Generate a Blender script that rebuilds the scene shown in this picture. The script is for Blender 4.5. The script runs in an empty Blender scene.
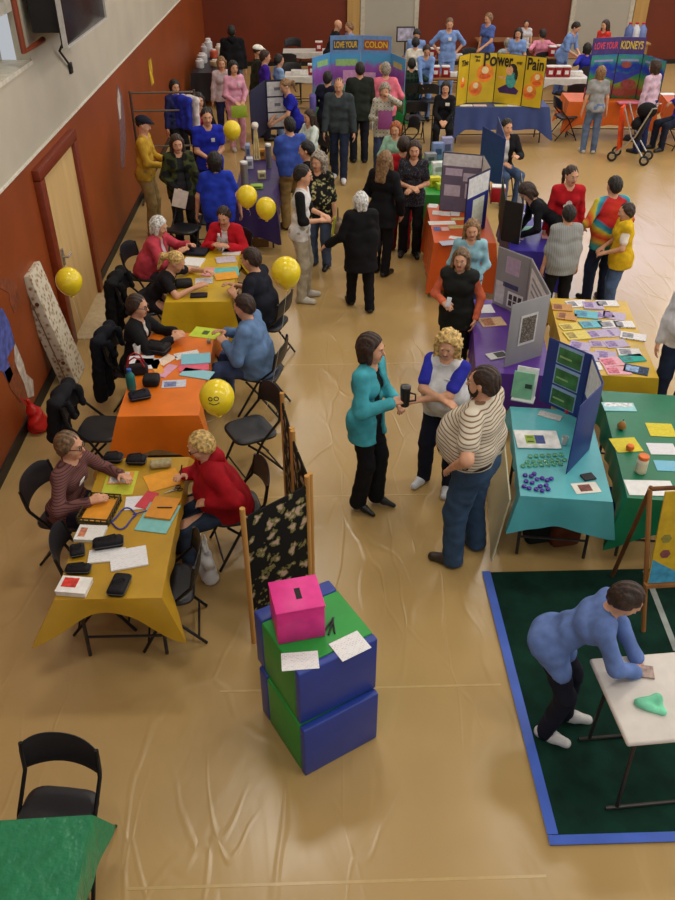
import bpy, bmesh, math, random
import numpy as np
from mathutils import Vector, Matrix
random.seed(7)
PI = math.pi
SC = bpy.context.scene
COL = SC.collection
def R(d): return d * PI / 180.0

# ---------------------------------------------------------------- camera model
CH, CF, CT, CYAW = 4.65, 821.0, R(35.5), R(1.73)
def ray(px, py):
    u, v = (px - 337.5) / CF, (450 - py) / CF
    c, s = math.cos(CT), math.sin(CT)
    y, z = c + v * s, -s + v * c
    cy, sy = math.cos(CYAW), math.sin(CYAW)
    return Vector((u * cy + y * sy, -u * sy + y * cy, z))
def at(px, py, z=0.0):
    """floor-plan point seen at a pixel, at height z"""
    d = ray(px, py); t = (z - CH) / d.z
    return Vector((d.x * t, d.y * t, z))
def wall_at(px, py, x):
    d = ray(px, py); t = x / d.x
    return Vector((x, d.y * t, CH + d.z * t))

# ---------------------------------------------------------------- materials
MC = {}
def lin(c):
    return tuple((v / 12.92 if v <= 0.04045 else ((v + 0.055) / 1.055) ** 2.4) for v in [x / 255.0 for x in c]) + (1.0,)
def newmat(name):
    m = bpy.data.materials.new(name); m.use_nodes = True
    nt = m.node_tree; b = nt.nodes['Principled BSDF']
    return m, nt, b
def N(nt, t, **kw):
    n = nt.nodes.new(t)
    for k, v in kw.items():
        if k in n.inputs: n.inputs[k].default_value = v
        else: setattr(n, k, v)
    return n
def coords(nt, scale=(1, 1, 1), rot=(0, 0, 0), loc=(0, 0, 0)):
    tc = N(nt, 'ShaderNodeTexCoord'); mp = N(nt, 'ShaderNodeMapping')
    mp.inputs['Scale'].default_value = scale; mp.inputs['Rotation'].default_value = rot; mp.inputs['Location'].default_value = loc
    nt.links.new(tc.outputs['Object'], mp.inputs['Vector'])
    return mp.outputs['Vector']
def ramp(nt, fac, stops, mode='LINEAR'):
    r = N(nt, 'ShaderNodeValToRGB'); r.color_ramp.interpolation = mode
    e = r.color_ramp.elements
    while len(e) > 1: e.remove(e[-1])
    e[0].position = stops[0][0]; e[0].color = lin(stops[0][1])
    for p, c in stops[1:]:
        q = e.new(p); q.color = lin(c)
    nt.links.new(fac, r.inputs['Fac'])
    return r.outputs['Color']
def mat(c, rough=0.6, var=0.06, scale=14.0, bump=0.0, metal=0.0, spec=0.5, name='paint', alpha=1.0, trans=0.0):
    key = (c, rough, var, scale, bump, metal, spec, name, alpha, trans)
    if key in MC: return MC[key]
    m, nt, b = newmat(name)
    b.inputs['Roughness'].default_value = rough; b.inputs['Metallic'].default_value = metal
    b.inputs['Specular IOR Level'].default_value = spec
    b.inputs['Alpha'].default_value = alpha; b.inputs['Transmission Weight'].default_value = trans
    v = coords(nt); n = N(nt, 'ShaderNodeTexNoise', Scale=scale, Detail=3.0); nt.links.new(v, n.inputs['Vector'])
    lo = tuple(max(0, x * (1 - var)) for x in c); hi = tuple(min(255, x * (1 + var)) for x in c)
    nt.links.new(ramp(nt, n.outputs['Fac'], [(0.3, lo), (0.7, hi)]), b.inputs['Base Color'])
    if bump:
        bp = N(nt, 'ShaderNodeBump', Strength=bump, Distance=0.02); nt.links.new(n.outputs['Fac'], bp.inputs['Height'])
        nt.links.new(bp.outputs['Normal'], b.inputs['Normal'])
    MC[key] = m
    return m
def cloth(c, **k):
    a = dict(rough=0.85, var=0.12, scale=9.0, bump=0.25, spec=0.2, name='fabric'); a.update(k); return mat(c, **a)
def plastic(c, **k):
    a = dict(rough=0.42, var=0.05, scale=5.0, bump=0.12, name='plastic'); a.update(k); return mat(c, **a)
def metal(c, **k):
    a = dict(rough=0.35, var=0.04, metal=0.9, name='metal'); a.update(k); return mat(c, **a)
def glow(c, s):
    m, nt, b = newmat('lit_pane'); b.inputs['Base Color'].default_value = lin(c)
    b.inputs['Emission Color'].default_value = lin(c); b.inputs['Emission Strength'].default_value = s; return m
def pattern(kind, *cs, scale=1.0, ax='Z', rough=0.85):
    key = (kind, cs, scale, ax, rough)
    if key in MC: return MC[key]
    m, nt, b = newmat(kind); b.inputs['Roughness'].default_value = rough; b.inputs['Specular IOR Level'].default_value = 0.25
    L = nt.links.new; v = coords(nt)
    if kind == 'stripes':
        w = N(nt, 'ShaderNodeTexWave', wave_type='BANDS', bands_direction=ax, Scale=scale, Distortion=0.6); w.inputs['Detail Scale'].default_value = 1.0
        L(v, w.inputs['Vector']); col = ramp(nt, w.outputs['Fac'], [(0.0, cs[1]), (0.12, cs[1]), (0.26, cs[0]), (1, cs[0])])
    elif kind in ('floral', 'speckle'):
        w = N(nt, 'ShaderNodeTexVoronoi', Scale=scale); nz = N(nt, 'ShaderNodeTexNoise', Scale=scale * 1.3, Detail=4.0)
        mx = N(nt, 'ShaderNodeVectorMath', operation='MULTIPLY_ADD'); mx.inputs[1].default_value = (0.16, 0.16, 0.16)
        L(v, nz.inputs['Vector']); L(nz.outputs['Color'], mx.inputs[0]); L(v, mx.inputs[2]); L(mx.outputs[0], w.inputs['Vector'])
        s = [(0, cs[1]), (0.25, cs[1]), (0.31, cs[2]), (0.39, cs[2]), (0.44, cs[0]), (1, cs[0])] if len(cs) > 2 else [(0, cs[1]), (0.3, cs[1]), (0.38, cs[0]), (1, cs[0])]
        col = ramp(nt, w.outputs['Distance'], s)
    elif kind == 'camo':
        w = N(nt, 'ShaderNodeTexNoise', Scale=scale, Detail=2.0); L(v, w.inputs['Vector'])
        col = ramp(nt, w.outputs['Fac'], [(0, cs[0]), (0.45, cs[0]), (0.46, cs[1]), (0.57, cs[1]), (0.58, cs[2])], 'CONSTANT')
    elif kind == 'plaid':
        w = N(nt, 'ShaderNodeTexWave', bands_direction='Z', Scale=scale); u = N(nt, 'ShaderNodeTexWave', bands_direction='Y', Scale=scale)
        L(v, w.inputs['Vector']); L(v, u.inputs['Vector'])
        a = N(nt, 'ShaderNodeMath', operation='ADD'); L(w.outputs['Fac'], a.inputs[0]); L(u.outputs['Fac'], a.inputs[1])
        d = N(nt, 'ShaderNodeMath', operation='MULTIPLY'); L(a.outputs[0], d.inputs[0]); d.inputs[1].default_value = 0.5
        col = ramp(nt, d.outputs[0], [(0.1, cs[1]), (0.4, cs[0]), (0.75, cs[2]), (1, cs[0])])
    elif kind == 'tiedye':
        vv = coords(nt, loc=(0, 0, -1.2)); ln = N(nt, 'ShaderNodeVectorMath', operation='LENGTH'); L(vv, ln.inputs[0])
        nz = N(nt, 'ShaderNodeTexNoise', Scale=9.0); L(v, nz.inputs['Vector'])
        a = N(nt, 'ShaderNodeMath', operation='MULTIPLY_ADD'); L(nz.outputs['Fac'], a.inputs[0]); a.inputs[1].default_value = 0.05; L(ln.outputs['Value'], a.inputs[2])
        d = N(nt, 'ShaderNodeMath', operation='MULTIPLY'); L(a.outputs[0], d.inputs[0]); d.inputs[1].default_value = 2.2
        col = ramp(nt, d.outputs[0], [(0.30, (196, 52, 34)), (0.47, (190, 36, 44)), (0.52, (44, 130, 160)), (0.6, (60, 160, 176)), (0.64, (200, 190, 60)), (0.72, (206, 120, 40)), (0.8, (186, 44, 40)), (0.9, (206, 160, 50)), (1.0, (60, 150, 150))])
    elif kind == 'print':
        # rows of small grey type on a sheet
        mp = coords(nt, scale=(scale, scale, scale)); br = N(nt, 'ShaderNodeTexBrick', Scale=1.0)
        br.inputs['Color1'].default_value = lin(cs[1]); br.inputs['Color2'].default_value = lin(cs[0]); br.inputs['Mortar'].default_value = lin(cs[0])
        br.inputs['Mortar Size'].default_value = 0.35; br.inputs['Brick Width'].default_value = 2.1; br.inputs['Row Height'].default_value = 1.0
        L(mp, br.inputs['Vector']); col = br.outputs['Color']
    elif kind == 'quilt':
        w = N(nt, 'ShaderNodeTexVoronoi', Scale=scale); L(v, w.inputs['Vector']); nz = N(nt, 'ShaderNodeTexNoise', Scale=scale * 0.7, Detail=4.0); L(v, nz.inputs['Vector'])
        d = N(nt, 'ShaderNodeMath', operation='MULTIPLY'); L(w.outputs['Distance'], d.inputs[0]); L(nz.outputs['Fac'], d.inputs[1])
        col = ramp(nt, d.outputs[0], [(0.05, cs[1]), (0.14, cs[2]), (0.25, cs[0]), (0.6, cs[0])])
    elif kind == 'wood':
        mp = coords(nt, scale=(1, 1, 0.12) if ax == 'Z' else (0.12, 1, 1)); w = N(nt, 'ShaderNodeTexNoise', Scale=scale, Detail=6.0, Distortion=1.2); L(mp, w.inputs['Vector'])
        col = ramp(nt, w.outputs['Fac'], [(0.3, cs[0]), (0.7, cs[1])])
    elif kind == 'landscape':
        # printed poster picture: bands of colour up the sheet with ragged borders
        sp = N(nt, 'ShaderNodeSeparateXYZ'); L(v, sp.inputs[0]); nz = N(nt, 'ShaderNodeTexNoise', Scale=5.0, Detail=3.0); L(v, nz.inputs['Vector'])
        a = N(nt, 'ShaderNodeMath', operation='MULTIPLY_ADD'); L(nz.outputs['Fac'], a.inputs[0]); a.inputs[1].default_value = 0.3; L(sp.outputs['Z'], a.inputs[2])
        d = N(nt, 'ShaderNodeMath', operation='MULTIPLY'); L(a.outputs[0], d.inputs[0]); d.inputs[1].default_value = scale
        n = len(cs); col = ramp(nt, d.outputs[0], [(0.12 + 0.88 * i / n, c) for i, c in enumerate(cs)], 'EASE')
    L(col, b.inputs['Base Color'])
    MC[key] = m
    return m

# ---------------------------------------------------------------- mesh helpers
class MB:
    """collects shapes with material slots and links them as ONE mesh object"""
    def __init__(s): s.v, s.f, s.m, s.mats, s.sm = [], [], [], [], []
    def slot(s, m):
        if m not in s.mats: s.mats.append(m)
        return s.mats.index(m)
    def add(s, vs, fs, m, M=None, smooth=False):
        o = len(s.v); k = s.slot(m)
        s.v += [(M @ Vector(v)) if M else Vector(v) for v in vs]
        s.f += [tuple(i + o for i in f) for f in fs]; s.m += [k] * len(fs); s.sm += [smooth] * len(fs)
        return s
    def box(s, c, d, m, rot=(0, 0, 0), bev=0.0, seg=2):
        from mathutils import Euler
        M = Matrix.Translation(c) @ Euler(rot).to_matrix().to_4x4()
        bm = bmesh.new(); bmesh.ops.create_cube(bm, size=1.0)
        for v in bm.verts: v.co = Vector((v.co.x * d[0], v.co.y * d[1], v.co.z * d[2]))
        if bev: bmesh.ops.bevel(bm, geom=list(bm.edges), offset=min(bev, min(d) * 0.48), segments=seg, affect='EDGES', profile=0.5)
        bm.verts.index_update()
        s.add([v.co.copy() for v in bm.verts], [[v.index for v in f.verts] for f in bm.faces], m, M, bev > 0)
        bm.free(); return s
    def tube(s, pts, r, m, n=10, close=False, rs=None):
        pts = [Vector(p) for p in pts]; vs, fs = [], []; up = None
        K = len(pts)
        for i, p in enumerate(pts):
            a = pts[i - 1] if (i or close) else p; b = pts[(i + 1) % K] if (i < K - 1 or close) else p
            d = (b - a).normalized()
            if up is None: up = d.orthogonal().normalized()
            up = (up - d * up.dot(d)).normalized(); w = d.cross(up); rr = rs[i] if rs else r
            vs += [p + (up * math.cos(2 * PI * j / n) + w * math.sin(2 * PI * j / n)) * rr for j in range(n)]
        for i in range(K if close else K - 1):
            for j in range(n):
                i2 = (i + 1) % K; fs.append((i * n + j, i * n + (j + 1) % n, i2 * n + (j + 1) % n, i2 * n + j))
        if not close: fs += [tuple(range(n))[::-1], tuple((K - 1) * n + j for j in range(n))]
        return s.add(vs, fs, m, None, True)
    def lathe(s, prof, m, c=(0, 0, 0), n=20, M=None):
        vs, fs = [], []
        for r, z in prof: vs += [(c[0] + r * math.cos(2 * PI * j / n), c[1] + r * math.sin(2 * PI * j / n), c[2] + z) for j in range(n)]
        for i in range(len(prof) - 1):
            for j in range(n): fs.append((i * n + j, i * n + (j + 1) % n, (i + 1) * n + (j + 1) % n, (i + 1) * n + j))
        fs += [tuple(range(n))[::-1], tuple((len(prof) - 1) * n + j for j in range(n))]
        return s.add(vs, fs, m, M, True)
    def prism(s, poly, t, m, M=None):
        """polygon in local x,z extruded along y (0..t)"""
        n = len(poly); vs = [(x, 0, z) for x, z in poly] + [(x, t, z) for x, z in poly]
        fs = [tuple(range(n)), tuple(range(2 * n - 1, n - 1, -1))] + [(i, i + n, (i + 1) % n + n, (i + 1) % n) for i in range(n)]
        return s.add(vs, fs, m, M)
    def build(s, name, parent=None, loc=None, rot=None):
        me = bpy.data.meshes.new(name); me.from_pydata([tuple(v) for v in s.v], [], s.f)
        for m in s.mats: me.materials.append(m)
        me.polygons.foreach_set('material_index', s.m); me.polygons.foreach_set('use_smooth', s.sm)
        bm = bmesh.new(); bm.from_mesh(me); bmesh.ops.recalc_face_normals(bm, faces=bm.faces); bm.to_mesh(me); bm.free()
        try: me.set_sharp_from_angle(angle=R(40))
        except Exception: pass
        o = bpy.data.objects.new(name, me); COL.objects.link(o)
        if parent: o.parent = parent
        if loc is not None: o.location = loc
        if rot is not None: o.rotation_euler = rot
        return o
def tag(o, label=None, cat=None, group=None, kind=None):
    if label: o['label'] = label
    if cat: o['category'] = cat
    if group: o['group'] = group
    if kind: o['kind'] = kind
    return o
def thing(name, label, cat, loc=(0, 0, 0), rz=0.0, group=None):
    o = bpy.data.objects.new(name, None); COL.objects.link(o); o.empty_display_size = 0.1
    o.location = loc; o.rotation_euler = (0, 0, rz)
    return tag(o, label, cat, group)
def copy_tree(o, parent=None):
    c = o.copy(); COL.objects.link(c)
    if parent: c.parent = parent
    for ch in list(o.children): copy_tree(ch, c)
    return c
def struct(o): o['kind'] = 'structure'; return o
def text(s, size, m, parent, loc, rot=(R(90), 0, 0), name='lettering', sx=1.0, fit=None):
    cu = bpy.data.curves.new(name, 'FONT'); cu.body = s; cu.size = size; cu.extrude = 0.0012; cu.align_x = 'CENTER'; cu.align_y = 'CENTER'; cu.offset = size * 0.02
    t = bpy.data.objects.new(name, cu); COL.objects.link(t)
    me = bpy.data.meshes.new_from_object(t.evaluated_get(bpy.context.evaluated_depsgraph_get()))
    bpy.data.objects.remove(t); bpy.data.curves.remove(cu)
    me.materials.clear(); me.materials.append(m)
    o = bpy.data.objects.new(name, me); COL.objects.link(o); o.parent = parent; o.location = loc; o.rotation_euler = rot; o.scale = (sx if fit is None else fit / max(1e-3, max(v.co.x for v in me.vertices) - min(v.co.x for v in me.vertices)), 1, 1)
    return o

# ---------------------------------------------------------------- implicit surfaces (people, hair, clothes)
def smin(a, b, k):
    h = np.clip(0.5 + 0.5 * (b - a) / k, 0, 1); return b + (a - b) * h - k * h * (1 - h)
class RC:
    def __init__(s, a, b, ra, rb=None, k=0.03, tag=''):
        s.a, s.b = np.array(a, float), np.array(b, float); s.ra = ra; s.rb = ra if rb is None else rb; s.k = k; s.tag = tag
    def d(s, p):
        ab = s.b - s.a; L = max(ab @ ab, 1e-9); t = np.clip(((p - s.a) @ ab) / L, 0, 1)
        q = p - s.a - t[:, None] * ab
        return np.sqrt(np.einsum('ij,ij->i', q, q)) - (s.ra + (s.rb - s.ra) * t)
    def bb(s):
        return np.minimum(s.a - s.ra, s.b - s.rb), np.maximum(s.a + s.ra, s.b + s.rb)
    def grow(s, t, ra=None, rb=None, k=None, b=None):
        return RC(s.a, s.b if b is None else b, (s.ra if ra is None else ra) + t, (s.rb if rb is None else rb) + t, s.k if k is None else k, s.tag)
class EL:
    def __init__(s, c, r, Rm=None, k=0.03, tag=''):
        s.c = np.array(c, float); s.r = np.array(r, float); s.R = np.eye(3) if Rm is None else np.array(Rm, float); s.k = k; s.tag = tag
    def d(s, p):
        q = (p - s.c) @ s.R; a = q / s.r; k0 = np.sqrt((a * a).sum(1)); k1 = np.sqrt(((a / s.r) ** 2).sum(1)) + 1e-9
        return np.where(k0 < 0.02, -s.r.min(), k0 * (k0 - 1) / k1)
    def bb(s):
        m = s.r.max(); return s.c - m, s.c + m
    def grow(s, t, **kw): return EL(s.c, s.r + t, s.R, s.k, s.tag)
def union(prims, p):
    d = prims[0].d(p)
    for q in prims[1:]: d = smin(d, q.d(p), q.k)
    return d
_C = np.array([[i, j, k] for i in (0, 1) for j in (0, 1) for k in (0, 1)])
_E = [(a, b) for a in range(8) for b in range(a + 1, 8) if np.abs(_C[a] - _C[b]).sum() == 1]
def polygonize(prims, v, cuts=(), noise=None):
    """smooth union of prims minus cuts -> verts, quads (surface nets, evaluated block by block near the surface only)"""
    lo = np.min([q.bb()[0] for q in prims], 0) - 2.5 * v; hi = np.max([q.bb()[1] for q in prims], 0) + 2.5 * v
    nb = 12; nblk = np.ceil((hi - lo) / (v * nb)).astype(int); n = nblk * nb
    D = np.full(n, 1.0, np.float32)
    g = np.stack(np.meshgrid(*[np.arange(x) for x in nblk], indexing='ij'), -1).reshape(-1, 3)
    cen = lo + (g * nb + (nb - 1) / 2) * v; rb = v * nb * 0.5 * math.sqrt(3)
    dp = np.stack([q.d(cen) for q in prims]); dm = dp.min(0)
    off = np.stack(np.meshgrid(*[np.arange(nb)] * 3, indexing='ij'), -1).reshape(-1, 3)
    for i in range(len(g)):
        s = g[i] * nb
        if dm[i] > rb * 1.35 + 0.06: continue
        if dm[i] < -(rb * 1.35 + 0.02) and not cuts:
            D[s[0]:s[0] + nb, s[1]:s[1] + nb, s[2]:s[2] + nb] = -1; continue
        p = lo + (s + off) * v
        act = [q for q, di in zip(prims, dp[:, i]) if di < max(dm[i], -rb) + 2.6 * rb + 0.06]
        d = union(act, p)
        if noise is not None: d = d + noise(p)
        for c in cuts: d = np.maximum(d, c(p))
        D[s[0]:s[0] + nb, s[1]:s[1] + nb, s[2]:s[2] + nb] = d.reshape(nb, nb, nb)
    S = D < 0
    m = np.zeros(np.array(S.shape) - 1, np.int8)
    for c in _C: m += S[c[0]:S.shape[0] - 1 + c[0], c[1]:S.shape[1] - 1 + c[1], c[2]:S.shape[2] - 1 + c[2]]
    cell = np.argwhere((m > 0) & (m < 8))
    if not len(cell): return np.zeros((0, 3)), np.zeros((0, 4), int)
    vals = np.stack([D[cell[:, 0] + c[0], cell[:, 1] + c[1], cell[:, 2] + c[2]] for c in _C], 1)
    acc = np.zeros((len(cell), 3)); cnt = np.zeros(len(cell))
    for a, b in _E:
        va, vb = vals[:, a], vals[:, b]; x = (va < 0) != (vb < 0)
        t = np.where(x, va / np.where(np.abs(va - vb) < 1e-9, 1, va - vb), 0)
        acc += np.where(x[:, None], _C[a] + t[:, None] * (_C[b] - _C[a]), 0); cnt += x
    V = lo + (cell + acc / cnt[:, None]) * v
    idx = np.full(m.shape, -1, np.int32); idx[tuple(cell.T)] = np.arange(len(cell))
    Q = []
    for ax in range(3):
        u, w = (ax + 1) % 3, (ax + 2) % 3
        sl = [slice(None)] * 3; sl2 = [slice(None)] * 3; sl[ax] = slice(0, -1); sl2[ax] = slice(1, None)
        A, B = S[tuple(sl)], S[tuple(sl2)]
        e = np.argwhere(A != B); e = e[(e[:, u] > 0) & (e[:, w] > 0)]
        e = e[(e[:, u] < m.shape[u]) & (e[:, w] < m.shape[w]) & (e[:, ax] < m.shape[ax])]
        du = np.zeros(3, int); dw = np.zeros(3, int); du[u] = 1; dw[w] = 1
        q = np.stack([idx[tuple(x.T)] for x in (e - du - dw, e - dw, e, e - du)], 1)
        fl = ~A[tuple(e.T)]; q[fl] = q[fl][:, ::-1]; Q.append(q)
    Q = np.concatenate(Q); Q = Q[(Q >= 0).all(1)]
    return V, Q
def mesh_obj(name, V, Q, mats, parent, mi=None):
    me = bpy.data.meshes.new(name); nq = len(Q)
    me.vertices.add(len(V)); me.vertices.foreach_set('co', np.ascontiguousarray(V, np.float32).ravel())
    me.loops.add(nq * 4); me.loops.foreach_set('vertex_index', np.ascontiguousarray(Q, np.int32).ravel())
    me.polygons.add(nq); me.polygons.foreach_set('loop_start', np.arange(0, nq * 4, 4, dtype=np.int32))
    for m in mats: me.materials.append(m)
    if mi is not None: me.polygons.foreach_set('material_index', np.ascontiguousarray(mi, np.int32))
    me.polygons.foreach_set('use_smooth', np.ones(nq, bool))
    me.update(calc_edges=True); me.validate()
    o = bpy.data.objects.new(name, me); COL.objects.link(o); o.parent = parent
    return o

def unit(v): v = np.array(v, float); return v / (np.linalg.norm(v) + 1e-9)
def ik(a, t, l1, l2, pole):
    """two-bone chain from a towards t; returns joint, end"""
    a, t = np.array(a, float), np.array(t, float); d = t - a; L = np.linalg.norm(d); d = d / (L + 1e-9)
    L = min(max(L, abs(l1 - l2) + 0.02), (l1 + l2) * 0.998); x = (l1 * l1 - l2 * l2 + L * L) / (2 * L); h = math.sqrt(max(l1 * l1 - x * x, 0))
    p = np.array(pole, float); p = p - d * (p @ d); p = unit(p)
    return a + d * x + p * h, a + d * L

SKIN = {'fair': (214, 160, 128), 'tan': (196, 138, 102), 'dark': (150, 98, 68)}
HAIRC = {'brown': (48, 31, 21), 'dark': (27, 20, 16), 'black': (18, 15, 14), 'blond': (196, 158, 96), 'white': (226, 222, 214), 'grey': (134, 124, 112), 'sandy': (122, 92, 60), 'red': (150, 76, 34), 'mouse': (104, 80, 56)}
def wrinkle(s, amp=0.004):
    def f(p): return amp * (np.sin(p[:, 0] * 31 + s + 3 * np.sin(p[:, 2] * 17 + s)) * np.sin(p[:, 2] * 23 + 2 * np.sin(p[:, 1] * 19 + s)))
    return f
PEOPLE = {}
def person(key, label, px, py, face, h=1.65, sit=False, female=True, fat=1.0, lean=4, lv=None, zt=None, hy=0, hp=8, twist=0,
           L=(0.05, 0.25, 0.82), Rr=(0.05, -0.25, 0.82), lp=(-0.5, 0.7, -0.6), rp=(-0.5, -0.7, -0.6), feet=None, shift=0.0, seat=0.46,
           skin='fair', hair='short', hc='brown', top=(90, 90, 100), tk='tee', inner=None, bot=(40, 44, 60), bk='trousers', shoe=(30, 28, 28), heel=0.0,
           hem=0.1, glasses=False, belt=None, root=None, curl=0.5, group=None, loose=0.0, yoke=None, sleevec=None, hand_dir=None, badge=None, drop=0.0, beard=False):
    s = h / 1.7; hd = 0.0
    X = lambda *a: np.array(a, float)
    # --- skeleton in the person's own frame: x forward, y to the person's left, z up
    pz = (seat + 0.09) if sit else 0.948 * s + heel * 0.9 - drop
    pel = X(shift, 0, pz); le = R(lean); up = X(math.sin(le), 0, math.cos(le)); f = X(math.cos(le), 0, -math.sin(le)); lf = X(0, 1, 0)
    if twist:
        c, sn = math.cos(R(twist)), math.sin(R(twist)); f, lf = f * c + lf * sn, lf * c - f * sn
    waist = pel + up * 0.15 * s; chest = pel + up * 0.33 * s; shc = pel + up * 0.435 * s; neck = pel + up * 0.50 * s
    sw = (0.148 if female else 0.17) * s * (1 + 0.35 * (fat - 1))
    shL, shR = shc + lf * sw, shc - lf * sw
    hup = unit(up * 0.6 + X(0, 0, 1) * 0.6 + f * 0.12); hc0 = neck + hup * 0.135 * s
    yaw, pit = R(hy), R(hp) ; b0 = unit(X(f[0], f[1], 0)); bl = X(-b0[1], b0[0], 0)
    hf = unit((b0 * math.cos(yaw) + bl * math.sin(yaw)) * math.cos(pit) - X(0, 0, 1) * math.sin(pit)); hl = unit(np.cross(X(0, 0, 1), hf)); hu = np.cross(hf, hl)
    HR = np.stack([hf, hl, hu], 1)
    def H(x, y, z): return hc0 + HR @ (X(x, y, z) * s)
    if feet is None: feet = ((0.40, 0.12), (0.42, -0.12)) if sit else ((0.03, 0.10), (0.0, -0.10))
    legs = []
    for (fx, fy), sg in zip(feet, (1, -1)):
        hip = pel + X(0, sg * 0.088 * s * (1 + 0.4 * (fat - 1)), -0.03 * s); an = X(fx, fy * (1 + 0.3 * (fat - 1)), (0.085 * s + heel))
        kn, an = ik(hip, an, 0.425 * s, 0.415 * s, (1, sg * 0.12, 0.6 if sit else 0.0)); legs.append((hip, kn, an, sg))
    arms = []
    for tgt, pole, sh, sg in ((L, lp, shL, 1), (Rr, rp, shR, -1)):
        t = X(*tgt); t = t if sit else t * s
        el, wr = ik(sh, t, 0.285 * s, 0.25 * s, pole); arms.append((sh, el, wr, sg))
    # --- place it
    htop = hc0 + X(0, 0, 0.118 * s)
    a = R(face); ca, sa = math.cos(a), math.sin(a)
    if root is None:
        w = at(px, py, float(htop[2])); root = (w.x - (htop[0] * ca - htop[1] * sa), w.y - (htop[0] * sa + htop[1] * ca))
    T = thing('person', label, 'person', (root[0], root[1], 0), a, group)
    dist = math.hypot(root[0], root[1], 3.5)
    v = lv or (0.008 if dist < 7.6 else 0.011 if dist < 12.5 else 0.015)
    fine = v < 0.0105
    # --- body: one continuous surface with head, face and hands
    P = []
    F = fat
    P.append(RC(chest - lf * 0.08 * s, chest + lf * 0.08 * s, (0.09 if female else 0.098) * s * (1 + 0.6 * (F - 1)), k=0.04, tag='torso'))
    P.append(RC(shc - lf * 0.08 * s, shc + lf * 0.08 * s, 0.062 * s * (1 + 0.5 * (F - 1)), k=0.045, tag='torso'))
    P.append(RC(neck - up * 0.05 * s, shL, 0.044 * s, 0.05 * s, k=0.03, tag='torso')); P.append(RC(neck - up * 0.05 * s, shR, 0.044 * s, 0.05 * s, k=0.03, tag='torso'))
    wr_ = (0.082 if female else 0.094) * s * F
    P.append(RC(waist - lf * 0.06 * s * F, waist + lf * 0.06 * s * F, wr_, k=0.07, tag='torso'))
    P.append(RC(pel - lf * 0.07 * s * F, pel + lf * 0.07 * s * F, (0.106 if female else 0.1) * s * (1 + 0.7 * (F - 1)), k=0.05, tag='hip'))
    for sg in (1, -1): P.append(RC(pel - f * 0.045 * s - up * 0.05 * s + lf * sg * 0.06 * s, pel - f * 0.04 * s - up * 0.06 * s + lf * sg * 0.065 * s, 0.085 * s * F ** 0.6, k=0.05, tag='hip'))
    if female:
        for sg in (1, -1): P.append(RC(chest + f * 0.055 * s + lf * sg * 0.07 * s, chest + f * 0.06 * s + lf * sg * 0.068 * s - up * 0.02, 0.054 * s * F ** 0.5, k=0.03, tag='torso'))
    if F > 1.12:
        P.append(EL(waist + f * 0.07 * s * F + up * 0.0, np.array([0.15, 0.165, 0.17]) * s * (0.45 + 0.55 * F), np.stack([f, lf, up], 1), 0.08, 'torso'))
        for sg in (1, -1): P.append(RC(waist + lf * sg * 0.1 * s * F, waist + lf * sg * 0.1 * s * F - up * 0.03, 0.085 * s * F, k=0.08, tag='torso'))
    P.append(RC(neck - up * 0.05 * s, hc0 - hu * 0.05 * s - hf * 0.012 * s, 0.056 * s, 0.05 * s, k=0.03, tag='neck'))
    for hip, kn, an, sg in legs:
        P.append(RC(hip, kn, 0.083 * s * F ** 0.8, 0.056 * s * F ** 0.5, k=0.05, tag='thigh')); P.append(RC(kn, an, 0.055 * s * F ** 0.5, 0.036 * s, k=0.03, tag='shin'))
        dv = unit(X(1, sg * 0.15, 0)); P.append(RC(an + X(0, 0, -0.045 * s - heel * 0.3), an + dv * (0.11 if heel else 0.15) * s + X(0, 0, -0.055 * s - heel * 0.85), (0.028 if heel else 0.034) * s, (0.014 if heel else 0.026) * s, k=0.03, tag='foot'))
    hands = []
    for sh, el, wr, sg in arms:
        P.append(RC(sh, el, 0.046 * s * F ** 0.6, 0.037 * s * F ** 0.6, k=0.03, tag='uarm')); P.append(RC(el, wr, 0.037 * s * F ** 0.6, 0.025 * s, k=0.02, tag='farm'))
        d = unit(wr - el)
        if hand_dir is not None and hand_dir[0 if sg > 0 else 1] is not None: d = unit(hand_dir[0 if sg > 0 else 1])
        n = X(0, -sg, 0) if abs(d[2]) > 0.75 else X(0, -sg * 0.35, -1)
        n = unit(n - d * (n @ d)); t = np.cross(d, n) * (-sg)
        hs = s * (1.12 if not fine else 1.0)
        pc = wr + d * 0.05 * hs
        for o_ in (-0.022, 0.0, 0.022): P.append(RC(wr + t * o_ * 0.6 * hs, wr + d * 0.085 * hs + t * o_ * 1.25 * hs, 0.017 * hs, 0.0145 * hs, k=0.012, tag='hand'))
        for o_, ln in ((0.030, 0.066), (0.010, 0.076), (-0.011, 0.07), (-0.030, 0.054)):
            b_ = wr + d * 0.088 * hs + t * o_ * hs; c1, c2 = R(35 * curl), R(95 * curl)
            m_ = b_ + (d * math.cos(c1) + n * math.sin(c1)) * ln * 0.5 * hs; e_ = m_ + (d * math.cos(c2) + n * math.sin(c2)) * ln * 0.5 * hs
            P.append(RC(b_, m_, 0.0095 * hs, 0.0085 * hs, k=0.005, tag='finger')); P.append(RC(m_, e_, 0.0085 * hs, 0.0075 * hs, k=0.005, tag='finger'))
        b_ = wr + d * 0.03 * hs + t * 0.028 * hs; m_ = b_ + unit(d * 0.7 + t * 0.7 + n * 0.3) * 0.038 * hs; e_ = m_ + unit(d * 0.85 + t * 0.25 + n * 0.45) * 0.032 * hs
        P.append(RC(b_, m_, 0.013 * hs, 0.0105 * hs, k=0.01, tag='finger')); P.append(RC(m_, e_, 0.0105 * hs, 0.0085 * hs, k=0.006, tag='finger'))
        hands.append(wr + d * 0.09 * hs)
    e = lambda c, r, k: P.append(EL(H(*c), np.array(r) * s, HR, k, 'head'))
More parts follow.
